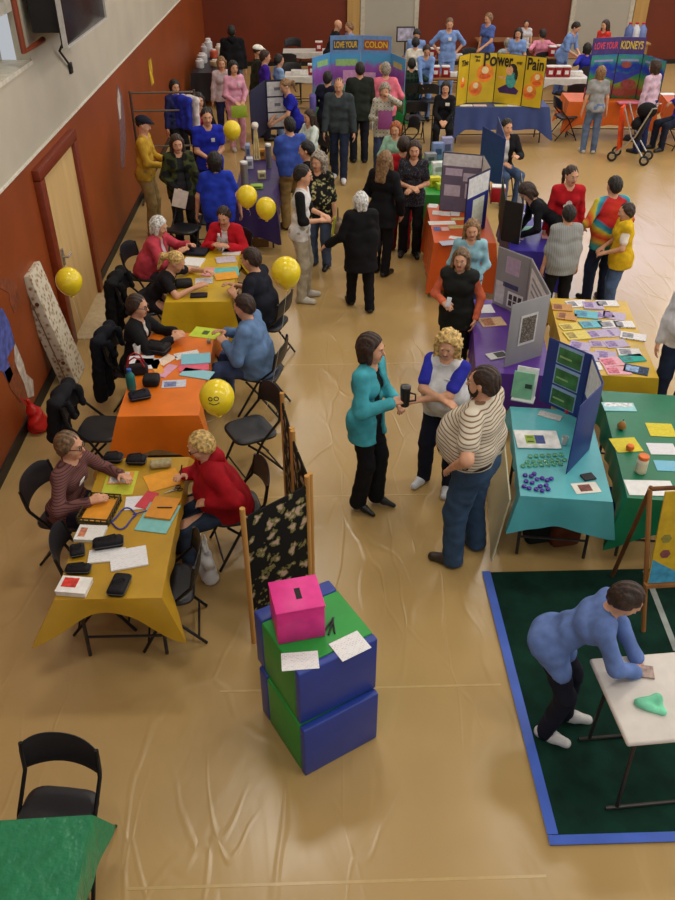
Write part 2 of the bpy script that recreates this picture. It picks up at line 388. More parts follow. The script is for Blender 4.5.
    rc = lambda a_, b_, r1, r2, k: P.append(RC(H(*a_), H(*b_), r1 * s, r2 * s, k, 'head'))
    e((-0.01, 0, 0.03), (0.096, 0.075, 0.088), 0.02); e((0.022, 0, -0.03), (0.068, 0.06, 0.085), 0.03); e((0.05, 0, -0.09), (0.034, 0.034, 0.024), 0.03)
    rc((0.084, -0.03, 0.024), (0.084, 0.03, 0.024), 0.011, 0.011, 0.015)
    rc((0.088, 0, 0.008), (0.108, 0, -0.03), 0.008, 0.013, 0.01)
    rc((0.084, -0.018, -0.056), (0.084, 0.018, -0.056), 0.008, 0.008, 0.006); rc((0.081, -0.014, -0.066), (0.081, 0.014, -0.066), 0.008, 0.008, 0.006)
    for sg in (1, -1):
        e((-0.004, sg * 0.075, -0.008), (0.022, 0.011, 0.032), 0.008); e((0.052, sg * 0.038, -0.035), (0.028, 0.022, 0.025), 0.03)
    V, Q = polygonize(P, v)
    cen = V[Q].mean(1); q = (cen - hc0) @ HR / s
    mi = np.zeros(len(Q), np.int32)
    mi[(q[:, 0] > 0.078) & (np.abs(q[:, 1]) < 0.027) & (q[:, 2] > -0.073) & (q[:, 2] < -0.049)] = 1
    # eyes and brows belong to the same body mesh
    VS, QS, MS = [V], [Q], [mi]; nv = len(V)
    def blob(c, r, k, sc=(1, 1, 1)):
        nonlocal nv
        nn, mm = 8, 6; th = np.linspace(0.05, PI - 0.05, mm)
        vv = np.array([[math.cos(t_), math.sin(t_) * math.cos(2 * PI * j / nn), math.sin(t_) * math.sin(2 * PI * j / nn)] for t_ in th for j in range(nn)]) * r * np.array(sc)
        vv = vv * s @ HR.T + H(*c)
        ff = [(i * nn + j, i * nn + (j + 1) % nn, (i + 1) * nn + (j + 1) % nn, (i + 1) * nn + j) for i in range(mm - 1) for j in range(nn)]
        VS.append(vv); QS.append(np.array(ff) + nv); MS.append(np.full(len(ff), k)); nv += len(vv)
    for sg in (1, -1):
        blob((0.0775, sg * 0.031, 0.003), 0.0115, 2, (1, 1.0, 0.75)); blob((0.0835, sg * 0.031, 0.003), 0.0075, 3)
        blob((0.0925, sg * 0.032, 0.026), 0.016, 4, (0.35, 1.0, 0.32))
    hcol = HAIRC[hc]
    hm = mat(hcol, 0.55, 0.35, 40.0, 0.5, name='hair')
    sk = mat(SKIN[skin], 0.55, 0.05, 20.0, 0.0, spec=0.35, name='skin')
    bm_ = [sk, mat((168, 86, 78), 0.5, name='lips'), mat((235, 232, 226), 0.3, name='eye_white'), mat((40, 28, 20), 0.2, name='iris'), hm]
    mesh_obj('body', np.concatenate(VS), np.concatenate(QS), bm_, T, np.concatenate(MS))
    # --- hair
    if hair != 'bald':
        Hs = []
        he = lambda c, r, k=0.03: Hs.append(EL(H(*c), np.array(r) * s, HR, k))
        hr = lambda a_, b_, r1, r2, k=0.03: Hs.append(RC(H(*a_), H(*b_), r1 * s, r2 * s, k))
        big = {'short': 0.0, 'crop': -0.006, 'bob': 0.008, 'long': 0.006, 'pony': 0.0, 'curly': 0.02, 'bun': 0.0, 'fringe': -0.006}[hair]
        he((-0.018, 0, 0.034), (0.1 + big, 0.084 + big, 0.093 + big))
        if hair in ('short', 'bob', 'curly'): he((-0.04, 0, -0.005), (0.075 + big, 0.08 + big, 0.08 + big))
        if hair == 'short': he((-0.045, 0, -0.03), (0.062, 0.07 if female else 0.066, 0.075 if female else 0.06))
        if hair == 'short' and female:
            for sg in (1, -1): he((-0.015, sg * 0.06, 0.0), (0.045, 0.03, 0.05))
        if hair == 'bob':
            for sg in (1, -1): hr((-0.0, sg * 0.072, 0.02), (0.015, sg * 0.074, -0.085), 0.034, 0.026)
            hr((-0.06, -0.03, 0.0), (-0.055, -0.035, -0.1), 0.05, 0.04); hr((-0.06, 0.03, 0.0), (-0.055, 0.035, -0.1), 0.05, 0.04)
        if hair in ('long', 'curly'):
            ln = 0.26 if hair == 'long' else 0.2; w_ = 0.036 if hair == 'long' else 0.054
            dn = X(0, 0, -1); B = HR.T @ (dn) ; B2 = unit(B * 0.8 + X(-0.25, 0, -0.2))
            for y_ in (-0.05, 0.0, 0.05):
                a_ = X(-0.06, y_, 0.0); b_ = a_ + B2 * ln; hr(tuple(a_), tuple(b_), w_ + 0.012, w_ * 0.8)
            for sg in (1, -1):
                a_ = X(-0.005, sg * 0.076, 0.02); b_ = a_ + unit(B + X(0.05, sg * 0.12, 0)) * ln * 0.9; hr(tuple(a_), tuple(b_), w_ * 0.8, w_ * 0.75)
        if hair == 'pony': hr((-0.1, 0, 0.03), (-0.16, 0, -0.02), 0.026, 0.036); hr((-0.16, 0, -0.02), (-0.15, 0, -0.19), 0.036, 0.016)
        if hair == 'bun': he((-0.12, 0, 0.05), (0.045, 0.045, 0.04))
        c0, HRs = hc0, HR
        def facecut(p):
            q_ = (p - c0) @ HRs / s
            lim = 0.034 if hair in ('bob', 'long', 'curly') else (0.012 if female else 0.0)
            xl = np.maximum((0.05 + 0.5 * (q_[:, 2] - 0.055)) / 0.83, lim)
            if hair in ('short', 'crop', 'pony', 'bun', 'fringe'): xl = np.minimum(xl, 0.2) - np.clip(-q_[:, 2] - 0.02, 0, 0.05)
            return (q_[:, 0] - xl) * s * 0.85
        V, Q = polygonize(Hs, min(v, 0.011), [facecut], lambda p: 0.0045 * np.sin(p[:, 1] * 190 + 2 * np.sin(p[:, 2] * 40)) + (0.012 * np.sin(p[:, 0] * 85) * np.sin(p[:, 1] * 80) * np.sin(p[:, 2] * 75) if hair == 'curly' else 0))
        if len(V): mesh_obj('hair', V, Q, [hm], T)
    if beard:
        c1, HB = hc0, HR
        V, Q = polygonize([EL(H(0.046, 0, -0.082), np.array([0.05, 0.05, 0.042]) * s, HR), RC(H(0.03, 0.056, -0.06), H(0.005, 0.066, -0.01), 0.014 * s, 0.01 * s), RC(H(0.03, -0.056, -0.06), H(0.005, -0.066, -0.01), 0.014 * s, 0.01 * s), RC(H(0.088, -0.024, -0.05), H(0.09, 0, -0.042), 0.008 * s), RC(H(0.088, 0.024, -0.05), H(0.09, 0, -0.042), 0.008 * s)], 0.008, [lambda p: -(((p - H(0.1, 0, -0.0585)) ** 2 * np.array([1, 1, 1])).sum(1) ** 0.5 - 0.014 * s)], lambda p: 0.003 * np.sin(p[:, 1] * 200) * np.sin(p[:, 2] * 150))
        if len(V): mesh_obj('beard', V, Q, [hm], T)
    # --- clothes
    sd = hash(key) % 17 if False else sum(map(ord, key)) % 17
    tm = top if not isinstance(top, tuple) else cloth(top)
    gv = max(v, 0.011)
    o_up = lambda p: (p - pel) @ up
    def garment(name, infl, hemd, sleeve, m, cutextra=(), flare=0.0, arm_only=False, slv_infl=None, use=(1, -1)):
        G = [] if arm_only else [q_.grow(infl) for q_ in P if q_.tag in ('torso', 'hip')]
        hb = pel - up * max(hemd, 0.02)
        if hemd > 0.12 and not arm_only:
            if sit: hb = pel + X(0.12, 0, -0.04)
            for sg in (1, -1): G.append(RC(pel + lf * sg * 0.05 * s, hb + lf * sg * (0.05 + flare * 0.5) * s, 0.098 * s * F + infl, (0.1 + flare) * s * F + infl, 0.04))
            if not sit: G.append(RC(pel, hb, 0.1 * s * F + infl, (0.105 + flare) * s * F + infl, 0.04))
        if hemd > 0.05 and not arm_only:
            for hip, kn, an, sg in legs:
                k_ = min(1.0, (hemd + 0.08) / 0.42) * (0.3 if sit else 1.0); G.append(RC(hip, hip + (kn - hip) * k_, 0.083 * s * F ** 0.8 + 0.012 + infl * 0.7, 0.083 * s * F ** 0.8 + 0.012 + infl * 0.7 - 0.014 * k_, 0.04))
        for (sh, el, wr, sg) in [q_ for q_ in arms if q_[3] in use]:
            i2 = infl if slv_infl is None else slv_infl
            ua = [q_ for q_ in P if q_.tag == 'uarm'][0 if sg > 0 else 1]; fa = [q_ for q_ in P if q_.tag == 'farm'][0 if sg > 0 else 1]
            if sleeve > 0:
                k_ = min(sleeve, 1.0); G.append(RC(sh, sh + (el - sh) * k_, ua.ra + i2 + 0.003, ua.ra + (ua.rb - ua.ra) * k_ + i2 + 0.007 * (sleeve < 1), 0.03))
            if sleeve > 1: k_ = sleeve - 1; G.append(RC(el, el + (wr - el) * k_, fa.ra + i2, fa.ra + (fa.rb - fa.ra) * k_ + i2 + 0.006, 0.03))
        cz = [] if arm_only or (sit and hemd > 0.12) else [lambda p: -(o_up(p) + hemd)]
        V_, Q_ = polygonize(G, gv, cz + list(cutextra), wrinkle(sd, 0.004))
        return mesh_obj(name, V_, Q_, [m], T) if len(V_) else None
    base = 0.010 + loose
    def opencut(w):   # an open front: a gap that widens downwards
        def fn(p):
            q_ = p - neck; y_ = q_ @ lf; x_ = q_ @ f; z_ = q_ @ up
            return np.minimum((w + 0.02 - 0.06 * np.clip(z_ + 0.3, -0.4, 0.2)) - np.abs(y_), x_ - 0.0)
        return fn
    def vcut(dep):
        def fn(p): return -RC(neck + f * 0.05 * s + up * 0.02, neck - up * dep * s + f * 0.14 * s, 0.055 * s, 0.018 * s).d(p)
        return fn
    ncut = lambda p: -RC(neck - up * 0.02 * s + f * 0.01 * s, neck + hup * 0.2 * s + f * 0.02 * s, 0.068 * s).d(p)
    def ring(name, r, m, tilt=0.0, op=0.0):
        pts = []
        for t_ in np.linspace(op, 2 * PI - op, 22):
            pts.append(neck - up * (0.016 - 0.0 * math.cos(t_)) * s + f * (math.cos(t_) * 0.064 + 0.012) * s + lf * math.sin(t_) * 0.066 * s - up * (0.03 * math.cos(t_) * s))
        mb = MB(); mb.tube(pts, r, m, 7, op == 0.0); mb.build(name, T)
    if fine and tk in ('tee', 'raglan', 'long', 'jacket'): ring('collar', 0.011 * s, tm, op=0.0 if tk != 'jacket' else 0.5)
    if tk == 'tee': garment('shirt', base, hem, 0.62, tm, [ncut])
    elif tk == 'long': garment('sweater', base, hem, 1.95, tm, [ncut])
    elif tk == 'elbow': garment('blouse', base, hem, 1.1, tm, [ncut])
    elif tk == 'vtop': garment('blouse', base, hem, 0.7, tm, [ncut, vcut(0.13)])
    elif tk == 'jacket':
        if inner: garment('shirt', 0.008, 0.1, 0.3, cloth(inner), [ncut])
        garment('jacket', base + 0.009, hem, 1.96, tm, [ncut] + ([opencut(0.03)] if inner else []), flare=0.008)
    elif tk == 'coat':
        garment('coat', base + 0.014, hem, 1.97, tm, [ncut], flare=0.03)
    elif tk == 'hood':
        garment('hoodie', base + 0.012, hem, 1.96, tm, [ncut])
        V_, Q_ = polygonize([RC(neck - f * 0.07 * s - lf * 0.05 * s, neck - f * 0.07 * s + lf * 0.05 * s, 0.05 * s, k=0.03), RC(neck - f * 0.09 * s - up * 0.05, neck - f * 0.09 * s - up * 0.1 * s, 0.055 * s, 0.03, 0.04), RC(neck + lf * 0.07 * s - f * 0.03 * s, neck + lf * 0.05 * s + f * 0.06 * s - up * 0.03, 0.032 * s, 0.026 * s, 0.03), RC(neck - lf * 0.07 * s - f * 0.03 * s, neck - lf * 0.05 * s + f * 0.06 * s - up * 0.03, 0.032 * s, 0.026 * s, 0.03)], gv, [ncut], wrinkle(sd))
        mesh_obj('hood', V_, Q_, [tm], T)
    elif tk == 'vest':
        garment('sleeved_shirt', 0.009, 0.1, 1.95 if loose >= 0 else 0.62, cloth(inner), [ncut])
        garment('vest', 0.03, hem, 0.0, tm, [ncut, opencut(-0.01)] if loose > 0 else [ncut], flare=0.01)
    elif tk == 'raglan':
        garment('shirt', base, hem, 0.0, tm, [ncut]); [garment('sleeve', base + 0.004, 0, 0.7 if yoke is None else yoke, cloth(sleevec), [], arm_only=True, use=(g_,)) for g_ in (1, -1)]
    if belt:
        hb_ = 0.085
        V_, Q_ = polygonize([q_.grow(0.021) for q_ in P if q_.tag in ('torso', 'hip')], 0.008, [lambda p: np.abs(o_up(p) - hb_ * s + 0.0) - 0.018])
        mesh_obj('belt', V_, Q_, [mat(belt, 0.5, name='leather')], T)
    bmt = cloth(bot) if isinstance(bot, tuple) else bot
    if bk:
        G = [q_.grow(0.008) for q_ in P if q_.tag == 'hip'] + [q_.grow(0.006) for q_ in P if q_.tag == 'torso' and belt]
        fl = 0.075 if bk == 'flare' else 0.062 if bk == 'trousers' else 0.05
        for hip, kn, an, sg in legs:
            G.append(RC(hip, kn, 0.083 * s * F ** 0.8 + 0.01, 0.064 * s * F ** 0.7 + 0.01, 0.04))
            if bk != 'shorts': G.append(RC(kn, an + X(0, 0, -0.045 * s), 0.064 * s * F ** 0.7 + 0.008, fl * s * F ** 0.7, 0.03))
        V_, Q_ = polygonize(G, gv, [lambda p: (o_up(p) - (0.085 * s if belt else 0.1 * s)), lambda p: 0.028 - p[:, 2]], wrinkle(sd + 3, 0.005))
        mesh_obj('trousers', V_, Q_, [bmt], T)
    for hip, kn, an, sg in legs:
        dv = unit(X(1, sg * 0.15, 0)); zs = an[2] - 0.085 * s - heel
        if heel:
            G = [RC(an + X(0, 0, -0.05 * s), an + dv * 0.07 * s + X(0, 0, -0.055 * s - heel * 0.6), 0.036 * s, 0.034 * s, 0.02), RC(an + dv * 0.07 * s + X(0, 0, -0.055 * s - heel * 0.6), an + dv * 0.17 * s + X(0, 0, -0.064 * s - heel), 0.034 * s, 0.02 * s, 0.02), RC(an + X(-0.02, 0, -0.06 * s), X(an[0] - 0.025, an[1], zs + 0.008), 0.018, 0.009, 0.01)]
            cut = [lambda p: zs + 0.001 - p[:, 2], lambda p: (p[:, 2] - (zs + 0.075 + heel)) + 0.3 * (p[:, 0] - an[0])]
        else:
            G = [RC(an + dv * -0.03 * s + X(0, 0, -0.045 * s), an + dv * 0.06 * s + X(0, 0, -0.045 * s), 0.046 * s, 0.044 * s, 0.03), RC(an + dv * 0.06 * s + X(0, 0, -0.045 * s), an + dv * 0.165 * s + X(0, 0, -0.055 * s), 0.044 * s, 0.037 * s, 0.03)]
            cut = [lambda p: zs + 0.002 - p[:, 2]]
        V_, Q_ = polygonize(G, min(gv, 0.011), cut)
        if len(V_): mesh_obj('shoe', V_, Q_, [mat(shoe, 0.45, name='shoe_leather')], T)
    if glasses:
        mb = MB(); gm = mat((25, 22, 20), 0.3, name='spectacle_frame')
        for sg in (1, -1):
            mb.tube([H(0.1, sg * 0.032 + 0.023 * math.cos(t_), 0.002 + 0.018 * math.sin(t_)) for t_ in np.linspace(0, 2 * PI, 13)[:-1]], 0.0025, gm, 5, True)
            mb.tube([H(0.098, sg * 0.056, 0.006), H(0.0, sg * 0.084, 0.006)], 0.0025, gm, 5)
        mb.tube([H(0.1, -0.01, 0.004), H(0.1, 0.01, 0.004)], 0.0025, gm, 5); mb.build('glasses', T)
    if badge:
        bp = chest + f * (0.135 if female else 0.125) * s * (1 + 0.5 * (F - 1)) + lf * badge[0] * s + up * badge[1]
        ang = math.atan2(f[1], f[0]); MB().box((0, 0, 0), (0.006, badge[2], badge[3]), mat((238, 238, 235), 0.5, name='badge_card'), bev=0.002).build('badge', T, tuple(bp), (0, R(lean + (8 if female else 0)), ang))
    w2 = lambda p: Vector((root[0] + p[0] * ca - p[1] * sa, root[1] + p[0] * sa + p[1] * ca, p[2]))
    info = dict(T=T, L=w2(hands[0]), R=w2(hands[1]), root=Vector((root[0], root[1], 0)), face=a, head=w2(hc0), H=lambda x, y, z: H(x, y, z), s=s, chest=w2(chest))
    PEOPLE[key] = info
    return info
LAMP, DAY, EXPO, WINB = 74.0, 560.0, 0.0, 4.0
DEN = (1.53, 3.32)
# ================================================================= the room
LX, BY = -2.92, 25.3
def floor_material():
    m, nt, b = newmat('tan_floor_sheet'); L = nt.links.new; v = coords(nt)
    n1 = N(nt, 'ShaderNodeTexNoise', Scale=0.35, Detail=4.0); L(v, n1.inputs['Vector'])
    L(ramp(nt, n1.outputs['Fac'], [(0.3, (178, 146, 92)), (0.7, (188, 157, 103))]), b.inputs['Base Color'])
    b.inputs['Roughness'].default_value = 0.25; b.inputs['Specular IOR Level'].default_value = 0.5
    mp = coords(nt, scale=(1.0, 0.5, 1), rot=(0, 0, 0.6)); n2 = N(nt, 'ShaderNodeTexNoise', Scale=2.2, Detail=3.0, Distortion=0.8); L(mp, n2.inputs['Vector'])
    hh = n2.outputs['Fac']
    for sc, ro, vs, seed in (((1.0, 0.42, 1), 0.5, 1.5, 0), ((1.0, 0.3, 1), -0.55, 3.0, 5)):
        mq = coords(nt, scale=sc, rot=(0, 0, ro), loc=(seed, seed, 0)); nz = N(nt, 'ShaderNodeTexNoise', Scale=1.8, Detail=2.0); L(mq, nz.inputs['Vector'])
        ad = N(nt, 'ShaderNodeVectorMath', operation='MULTIPLY_ADD'); ad.inputs[1].default_value = (0.5, 0.5, 0.5); L(nz.outputs['Color'], ad.inputs[0]); L(mq, ad.inputs[2])
        vo = N(nt, 'ShaderNodeTexVoronoi', feature='DISTANCE_TO_EDGE', Scale=vs); L(ad.outputs[0], vo.inputs['Vector'])
        cr = ramp(nt, vo.outputs['Distance'], [(0.0, (255, 255, 255)), (0.05, (0, 0, 0))], 'EASE')
        mk = N(nt, 'ShaderNodeTexNoise', Scale=1.1, Detail=1.0); L(mq, mk.inputs['Vector']); mr = ramp(nt, mk.outputs['Fac'], [(0.47, (0, 0, 0)), (0.62, (255, 255, 255))])
        mu = N(nt, 'ShaderNodeMath', operation='MULTIPLY'); L(cr, mu.inputs[0]); L(mr, mu.inputs[1])
        a = N(nt, 'ShaderNodeMath', operation='MULTIPLY_ADD'); L(mu.outputs[0], a.inputs[0]); a.inputs[1].default_value = 0.3; L(hh, a.inputs[2]); hh = a.outputs[0]
    bp = N(nt, 'ShaderNodeBump', Strength=0.2, Distance=0.035); L(hh, bp.inputs['Height']); L(bp.outputs['Normal'], b.inputs['Normal'])
    return m
def slab(name, lo, hi, m):
    c = [(a + b) / 2 for a, b in zip(lo, hi)]; d = [b - a for a, b in zip(lo, hi)]
    return struct(MB().box((0, 0, 0), d, m).build(name, None, c))
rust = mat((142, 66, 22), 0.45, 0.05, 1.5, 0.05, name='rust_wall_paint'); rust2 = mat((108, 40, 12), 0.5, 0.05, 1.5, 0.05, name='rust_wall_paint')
cream = mat((192, 184, 166), 0.6, 0.03, 1.5, 0.04, name='cream_wall_paint')
blackbase = mat((22, 20, 19), 0.5, name='rubber_base')
slab('floor', (LX, -3, -0.1), (14, BY, 0), floor_material())
slab('wall_left', (LX - 0.15, -3, 0), (LX, BY, 2.15), rust)
slab('trim_1', (LX - 0.15, -3, 2.15), (LX + 0.012, BY, 2.175), mat((226, 220, 206), 0.5, name='white_trim'))
slab('wall_left_upper', (LX - 0.15, -3, 2.175), (LX, BY, 2.97), cream)
slab('wall_left_top', (LX - 0.15, 9.45, 2.97), (LX, BY, 7.8), cream)
slab('wall_left_recess', (LX - 0.45, -3, 2.97), (LX - 0.3, 9.45, 7.8), mat((188, 188, 184), 0.6, 0.03, 1.0, name='grey_wall_panel'))
slab('trim_2', (LX - 0.3, -3, 2.95), (LX + 0.02, 9.44, 2.99), mat((214, 208, 192), 0.5, name='white_trim'))
slab('trim_3', (LX - 0.3, -3, 3.46), (LX - 0.05, 9.44, 3.62), mat((220, 216, 204), 0.5, name='white_trim'))
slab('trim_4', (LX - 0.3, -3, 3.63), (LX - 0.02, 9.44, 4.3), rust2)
seam = mat((196, 167, 114), 0.2, 0.03, name='sheet_seam')
for i, (y, x0, x1) in enumerate(((5.80, -1.0, 1.0), (3.67, -0.7, 1.25), (2.34, -1.1, 1.25), (8.2, -0.6, 1.2))): slab('trim_%d' % (i + 5), (x0, y - 0.009, 0), (x1, y + 0.009, 0.0012), seam)
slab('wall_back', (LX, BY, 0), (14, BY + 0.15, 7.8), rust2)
slab('wall_right', (14, -3, 0), (14.15, BY, 7.8), cream)
slab('ceiling', (LX, -3, 7.8), (14, BY, 7.9), mat((226, 224, 218), 0.8, 0.02, name='ceiling_paint'))
slab('baseboard_left', (LX, -3, 0), (LX + 0.018, 8.55, 0.12), blackbase)
slab('baseboard_left_far', (LX, 10.55, 0), (LX + 0.018, BY, 0.12), blackbase)
slab('baseboard_back', (LX, BY - 0.018, 0), (14, BY, 0.12), blackbase)
# left door
pale = pattern('wood', (196, 160, 104), (212, 178, 122), scale=5.0)
dframe = mat((120, 46, 18), 0.4, name='rust_door_paint')
d1 = struct(MB().box((0, 0, 0.95), (0.04, 1.36, 1.9), pale).build('door_1', None, (LX + 0.012, 9.55, 0)))
fr = MB()
for y in (-0.76, 0.76): fr.box((0.02, y, 0.98), (0.09, 0.16, 1.96), dframe, bev=0.006)
fr.box((0.02, 0, 2.0), (0.09, 1.68, 0.12), dframe, bev=0.006); fr.build('door_frame', d1)
hb = MB(); chrome = metal((190, 188, 184)); hb.box((0.03, -0.5, 0.98), (0.02, 0.06, 0.2), chrome, bev=0.005); hb.tube([(0.03, -0.5, 0.98), (0.09, -0.5, 0.98), (0.09, -0.36, 0.98)], 0.012, chrome); hb.build('door_handle', d1)
MB().box((0, 0, 0), (0.3, 1.3, 0.006), mat((196, 176, 140), 0.5, name='threshold'), bev=0.002).build('threshold', d1, (0.16, 0, 0.004))
# back wall doors and wood posts
gd = mat((168, 164, 152), 0.5, 0.02, 1.0, name='grey_door_paint')
for i, (a, b, wx) in enumerate(((364, 412, 347), (569, 622, 640))):
    xa, xb, xw = [at(p, 66).x for p in (a, b, wx)]
    d = struct(MB().box((0, 0, 2.2), (xb - xa, 0.06, 4.4), gd).build('door_%d' % (i + 2), None, ((xa + xb) / 2, BY - 0.035, 0)))
    f2 = MB(); fm = mat((188, 182, 166), 0.5, name='door_frame_paint')
    for x in (-1, 1): f2.box((x * ((xb - xa) / 2 + 0.06), 0, 2.2), (0.12, 0.1, 4.4), fm)
    f2.build('door_frame', d)
    e1 = xw; e2 = (xa - 0.14) if i == 0 else (xb + 0.14)
    struct(MB().box((0, 0, 2.2), (abs(e2 - e1), 0.08, 4.4), pattern('wood', (176, 140, 84), (194, 158, 100), scale=4.0)).build('column_%d' % (i + 1), None, ((e1 + e2) / 2, BY - 0.045, 0)))

# ================================================================= camera and light
cam = bpy.data.cameras.new('camera'); co = bpy.data.objects.new('camera', cam); COL.objects.link(co)
co.location = (0, 0, CH); co.rotation_euler = (R(90) - CT, 0, -CYAW)
cam.sensor_fit = 'VERTICAL'; cam.sensor_height = 36; cam.sensor_width = 36; cam.lens = CF / 900 * 36; cam.clip_end = 200
SC.camera = co
def area(name, loc, sx, sy, power, col, rot=(0, 0, 0)):
    l = bpy.data.lights.new(name, 'AREA'); l.shape = 'RECTANGLE'; l.size = sx; l.size_y = sy; l.energy = power; l.color = col
    o = bpy.data.objects.new(name, l); COL.objects.link(o); o.location = loc; o.rotation_euler = rot
    return o
for i, x in enumerate((-0.5, 3.6, 7.7, 11.6)):
    for j, y in enumerate((1.5, 7.0, 12.5, 18.0, 23.2)):
        area('gym_light', (x, y, 7.6), 1.3, 0.7, LAMP, (1.0, 0.95, 0.87))
area('window_light', (13.8, 9.0, 5.2), 3.4, 16.0, DAY, (0.86, 0.93, 1.0), (0, R(78), 0))
pane = glow((214, 222, 255), WINB)  # windows out of view; their panes emit the daylight mirrored in the floor
for i, (x0, x1) in enumerate(((6.9, 9.1), (9.4, 11.6), (11.8, 13.8))):
    wo = struct(MB().box(((x0 + x1) / 2, BY - 0.03, 6.0), (x1 - x0, 0.02, 3.0), pane).build('window_%d' % (i + 1)))
    f_ = MB(); fm_ = mat((120, 110, 100), 0.5, name='window_frame')
    for x in (x0, x1): f_.box((x, BY - 0.05, 6.0), (0.08, 0.06, 3.1), fm_)
    for z in (4.5, 7.5): f_.box(((x0 + x1) / 2, BY - 0.05, z), (x1 - x0, 0.06, 0.08), fm_)
    f_.build('window_frame', wo)
w = bpy.data.worlds.new('world'); SC.world = w; w.use_nodes = True
w.node_tree.nodes['Background'].inputs['Color'].default_value = (0.9, 0.95, 1.0, 1); w.node_tree.nodes['Background'].inputs['Strength'].default_value = 0.5
SC.view_settings.view_transform = 'Standard'; SC.view_settings.look = 'None'; SC.view_settings.gamma = 1.0; SC.view_settings.exposure = EXPO
SC.view_settings.use_curve_mapping = False
try: SC.cycles.use_denoising = True; SC.cycles.max_bounces = 7; SC.cycles.sample_clamp_indirect = 6
except Exception: pass

# ================================================================= furniture
blk = mat((30, 31, 36), 0.42, 0.08, 30.0, 0.05, name='black_vinyl'); blkm = mat((26, 26, 28), 0.35, name='black_tube', metal=0.3)
def make_chair():
    T = thing('folding_chair', '', 'chair')
    s = MB(); n = 10
    pts = []
    for j in range(28):
        t = 2 * PI * j / 28; c_, s_ = math.cos(t), math.sin(t)
        pts.append((0.205 * math.copysign(abs(c_) ** 0.45, c_), (0.205 - 0.012 * c_) * math.copysign(abs(s_) ** 0.45, s_)))
    vs = []; fs = []
    for z, k in ((-0.018, 0.94), (-0.012, 1.0), (0.008, 1.0), (0.02, 0.95), (0.024, 0.8), (0.018, 0.3)): vs += [(x * k, y * k, 0.45 + z + 0.02 * x) for x, y in pts]
    for i in range(5):
        for j in range(28): fs.append((i * 28 + j, i * 28 + (j + 1) % 28, (i + 1) * 28 + (j + 1) % 28, (i + 1) * 28 + j))
    fs += [tuple(range(28))[::-1], tuple(range(140, 168))]
    s.add(vs, fs, blk, None, True); s.build('seat', T)
    b = MB(); vs = []; fs = []; K = 16; rows = 7
    for side in (0, 1):
        for i in range(rows):
            v_ = i / (rows - 1)
            for j in range(K + 1):
                u = -1 + 2 * j / K
                top = 0.84 - 0.05 * u ** 4 - 0.015 * u * u; bot = 0.60 + 0.035 * (1 - u * u); z = bot + (top - bot) * v_
                x = -0.2 - 0.045 * (1 - u * u) - 0.16 * (z - 0.6) + (0.011 if side else -0.011) * (1 - (2 * v_ - 1) ** 6 * 0.8)
                vs.append((x, 0.222 * u, z))
    m_ = (K + 1) * rows
    for i in range(rows - 1):
        for j in range(K):
            a = i * (K + 1) + j; fs += [(a, a + 1, a + K + 2, a + K + 1), (m_ + a, m_ + a + K + 1, m_ + a + K + 2, m_ + a + 1)]
    per = [j for j in range(K + 1)] + [i * (K + 1) + K for i in range(1, rows)] + [(rows - 1) * (K + 1) + j for j in range(K - 1, -1, -1)] + [i * (K + 1) for i in range(rows - 2, 0, -1)]
    for a, c in zip(per, per[1:] + per[:1]): fs.append((a, m_ + a, m_ + c, c))
    b.add(vs, fs, blk, None, True); b.build('backrest', T)
    for y in (-0.212, 0.212):
        MB().tube([(-0.232, y, 0.79), (-0.195, y, 0.6), (-0.03, y, 0.44), (0.2, y, 0.012)], 0.0125, blkm, 8).build('leg', T)
        y2 = y * 0.88; MB().tube([(0.1, y2, 0.425), (-0.02, y2, 0.3), (-0.25, y2, 0.012)], 0.0115, blkm, 8).build('leg', T)
    MB().tube([(0.16, -0.212, 0.09), (0.16, 0.212, 0.09)], 0.008, blkm, 8).build('stretcher', T)
    MB().tube([(-0.2, -0.187, 0.085), (-0.2, 0.187, 0.085)], 0.008, blkm, 8).build('stretcher', T)
    return T
CHAIR0 = make_chair(); chair_used = []
def chair(x, y, face, label, group='black folding chairs'):
    o = CHAIR0 if not chair_used else copy_tree(CHAIR0)
    chair_used.append(o); o.location = (x, y, 0); o.rotation_euler = (0, 0, R(face)); o['label'] = label; o['group'] = group
    return o
def seat_for(key, label, back=0.0):
    i = PEOPLE[key]; a = i['face']; r = i['root']
    return chair(r.x - math.cos(a) * back, r.y - math.sin(a) * back, math.degrees(a), label)

tan_top = mat((214, 206, 190), 0.4, 0.03, name='table_laminate'); legm = mat((58, 54, 52), 0.4, name='table_tube', metal=0.4)
def table(label, cx, cy, w, l, rot=0, zt=0.74, cloth_label=None, cc=None, drops=(0.2, 0.2, 0.2, 0.2), corner=0.32, flare=0.5, inset=0.16, top=None, group='folding tables', cat='table', ccat='tablecloth', seed=0, cov=1.0):
    """rectangular folding table, w along its x, l along its y; drops = south, east, north, west"""
    T = thing('folding_table', label, cat, (cx, cy, 0), R(rot), group)
    t = MB(); t.box((0, 0, zt - 0.018), (w - 0.01, l - 0.01, 0.034), top or tan_top, bev=0.012, seg=3); t.build('tabletop', T)
    for x in (-1, 1):
        for y in (-1, 1): MB().tube([(x * (w / 2 - 0.07), y * (l / 2 - inset - 0.05), zt - 0.04), (x * (w / 2 - 0.07), y * (l / 2 - inset), 0.012)], 0.014, legm, 8).build('leg', T)
    for y in (-1, 1): MB().tube([(-(w / 2 - 0.07), y * (l / 2 - inset - 0.02), 0.18), (w / 2 - 0.07, y * (l / 2 - inset - 0.02), 0.18)], 0.01, legm, 8).build('stretcher', T)
    if cc is not None:
        c = tablecloth(cloth_label, cx, cy, w, l, rot, zt, cc, drops, corner, flare, ccat, seed, cov)
        return T, c
    return T
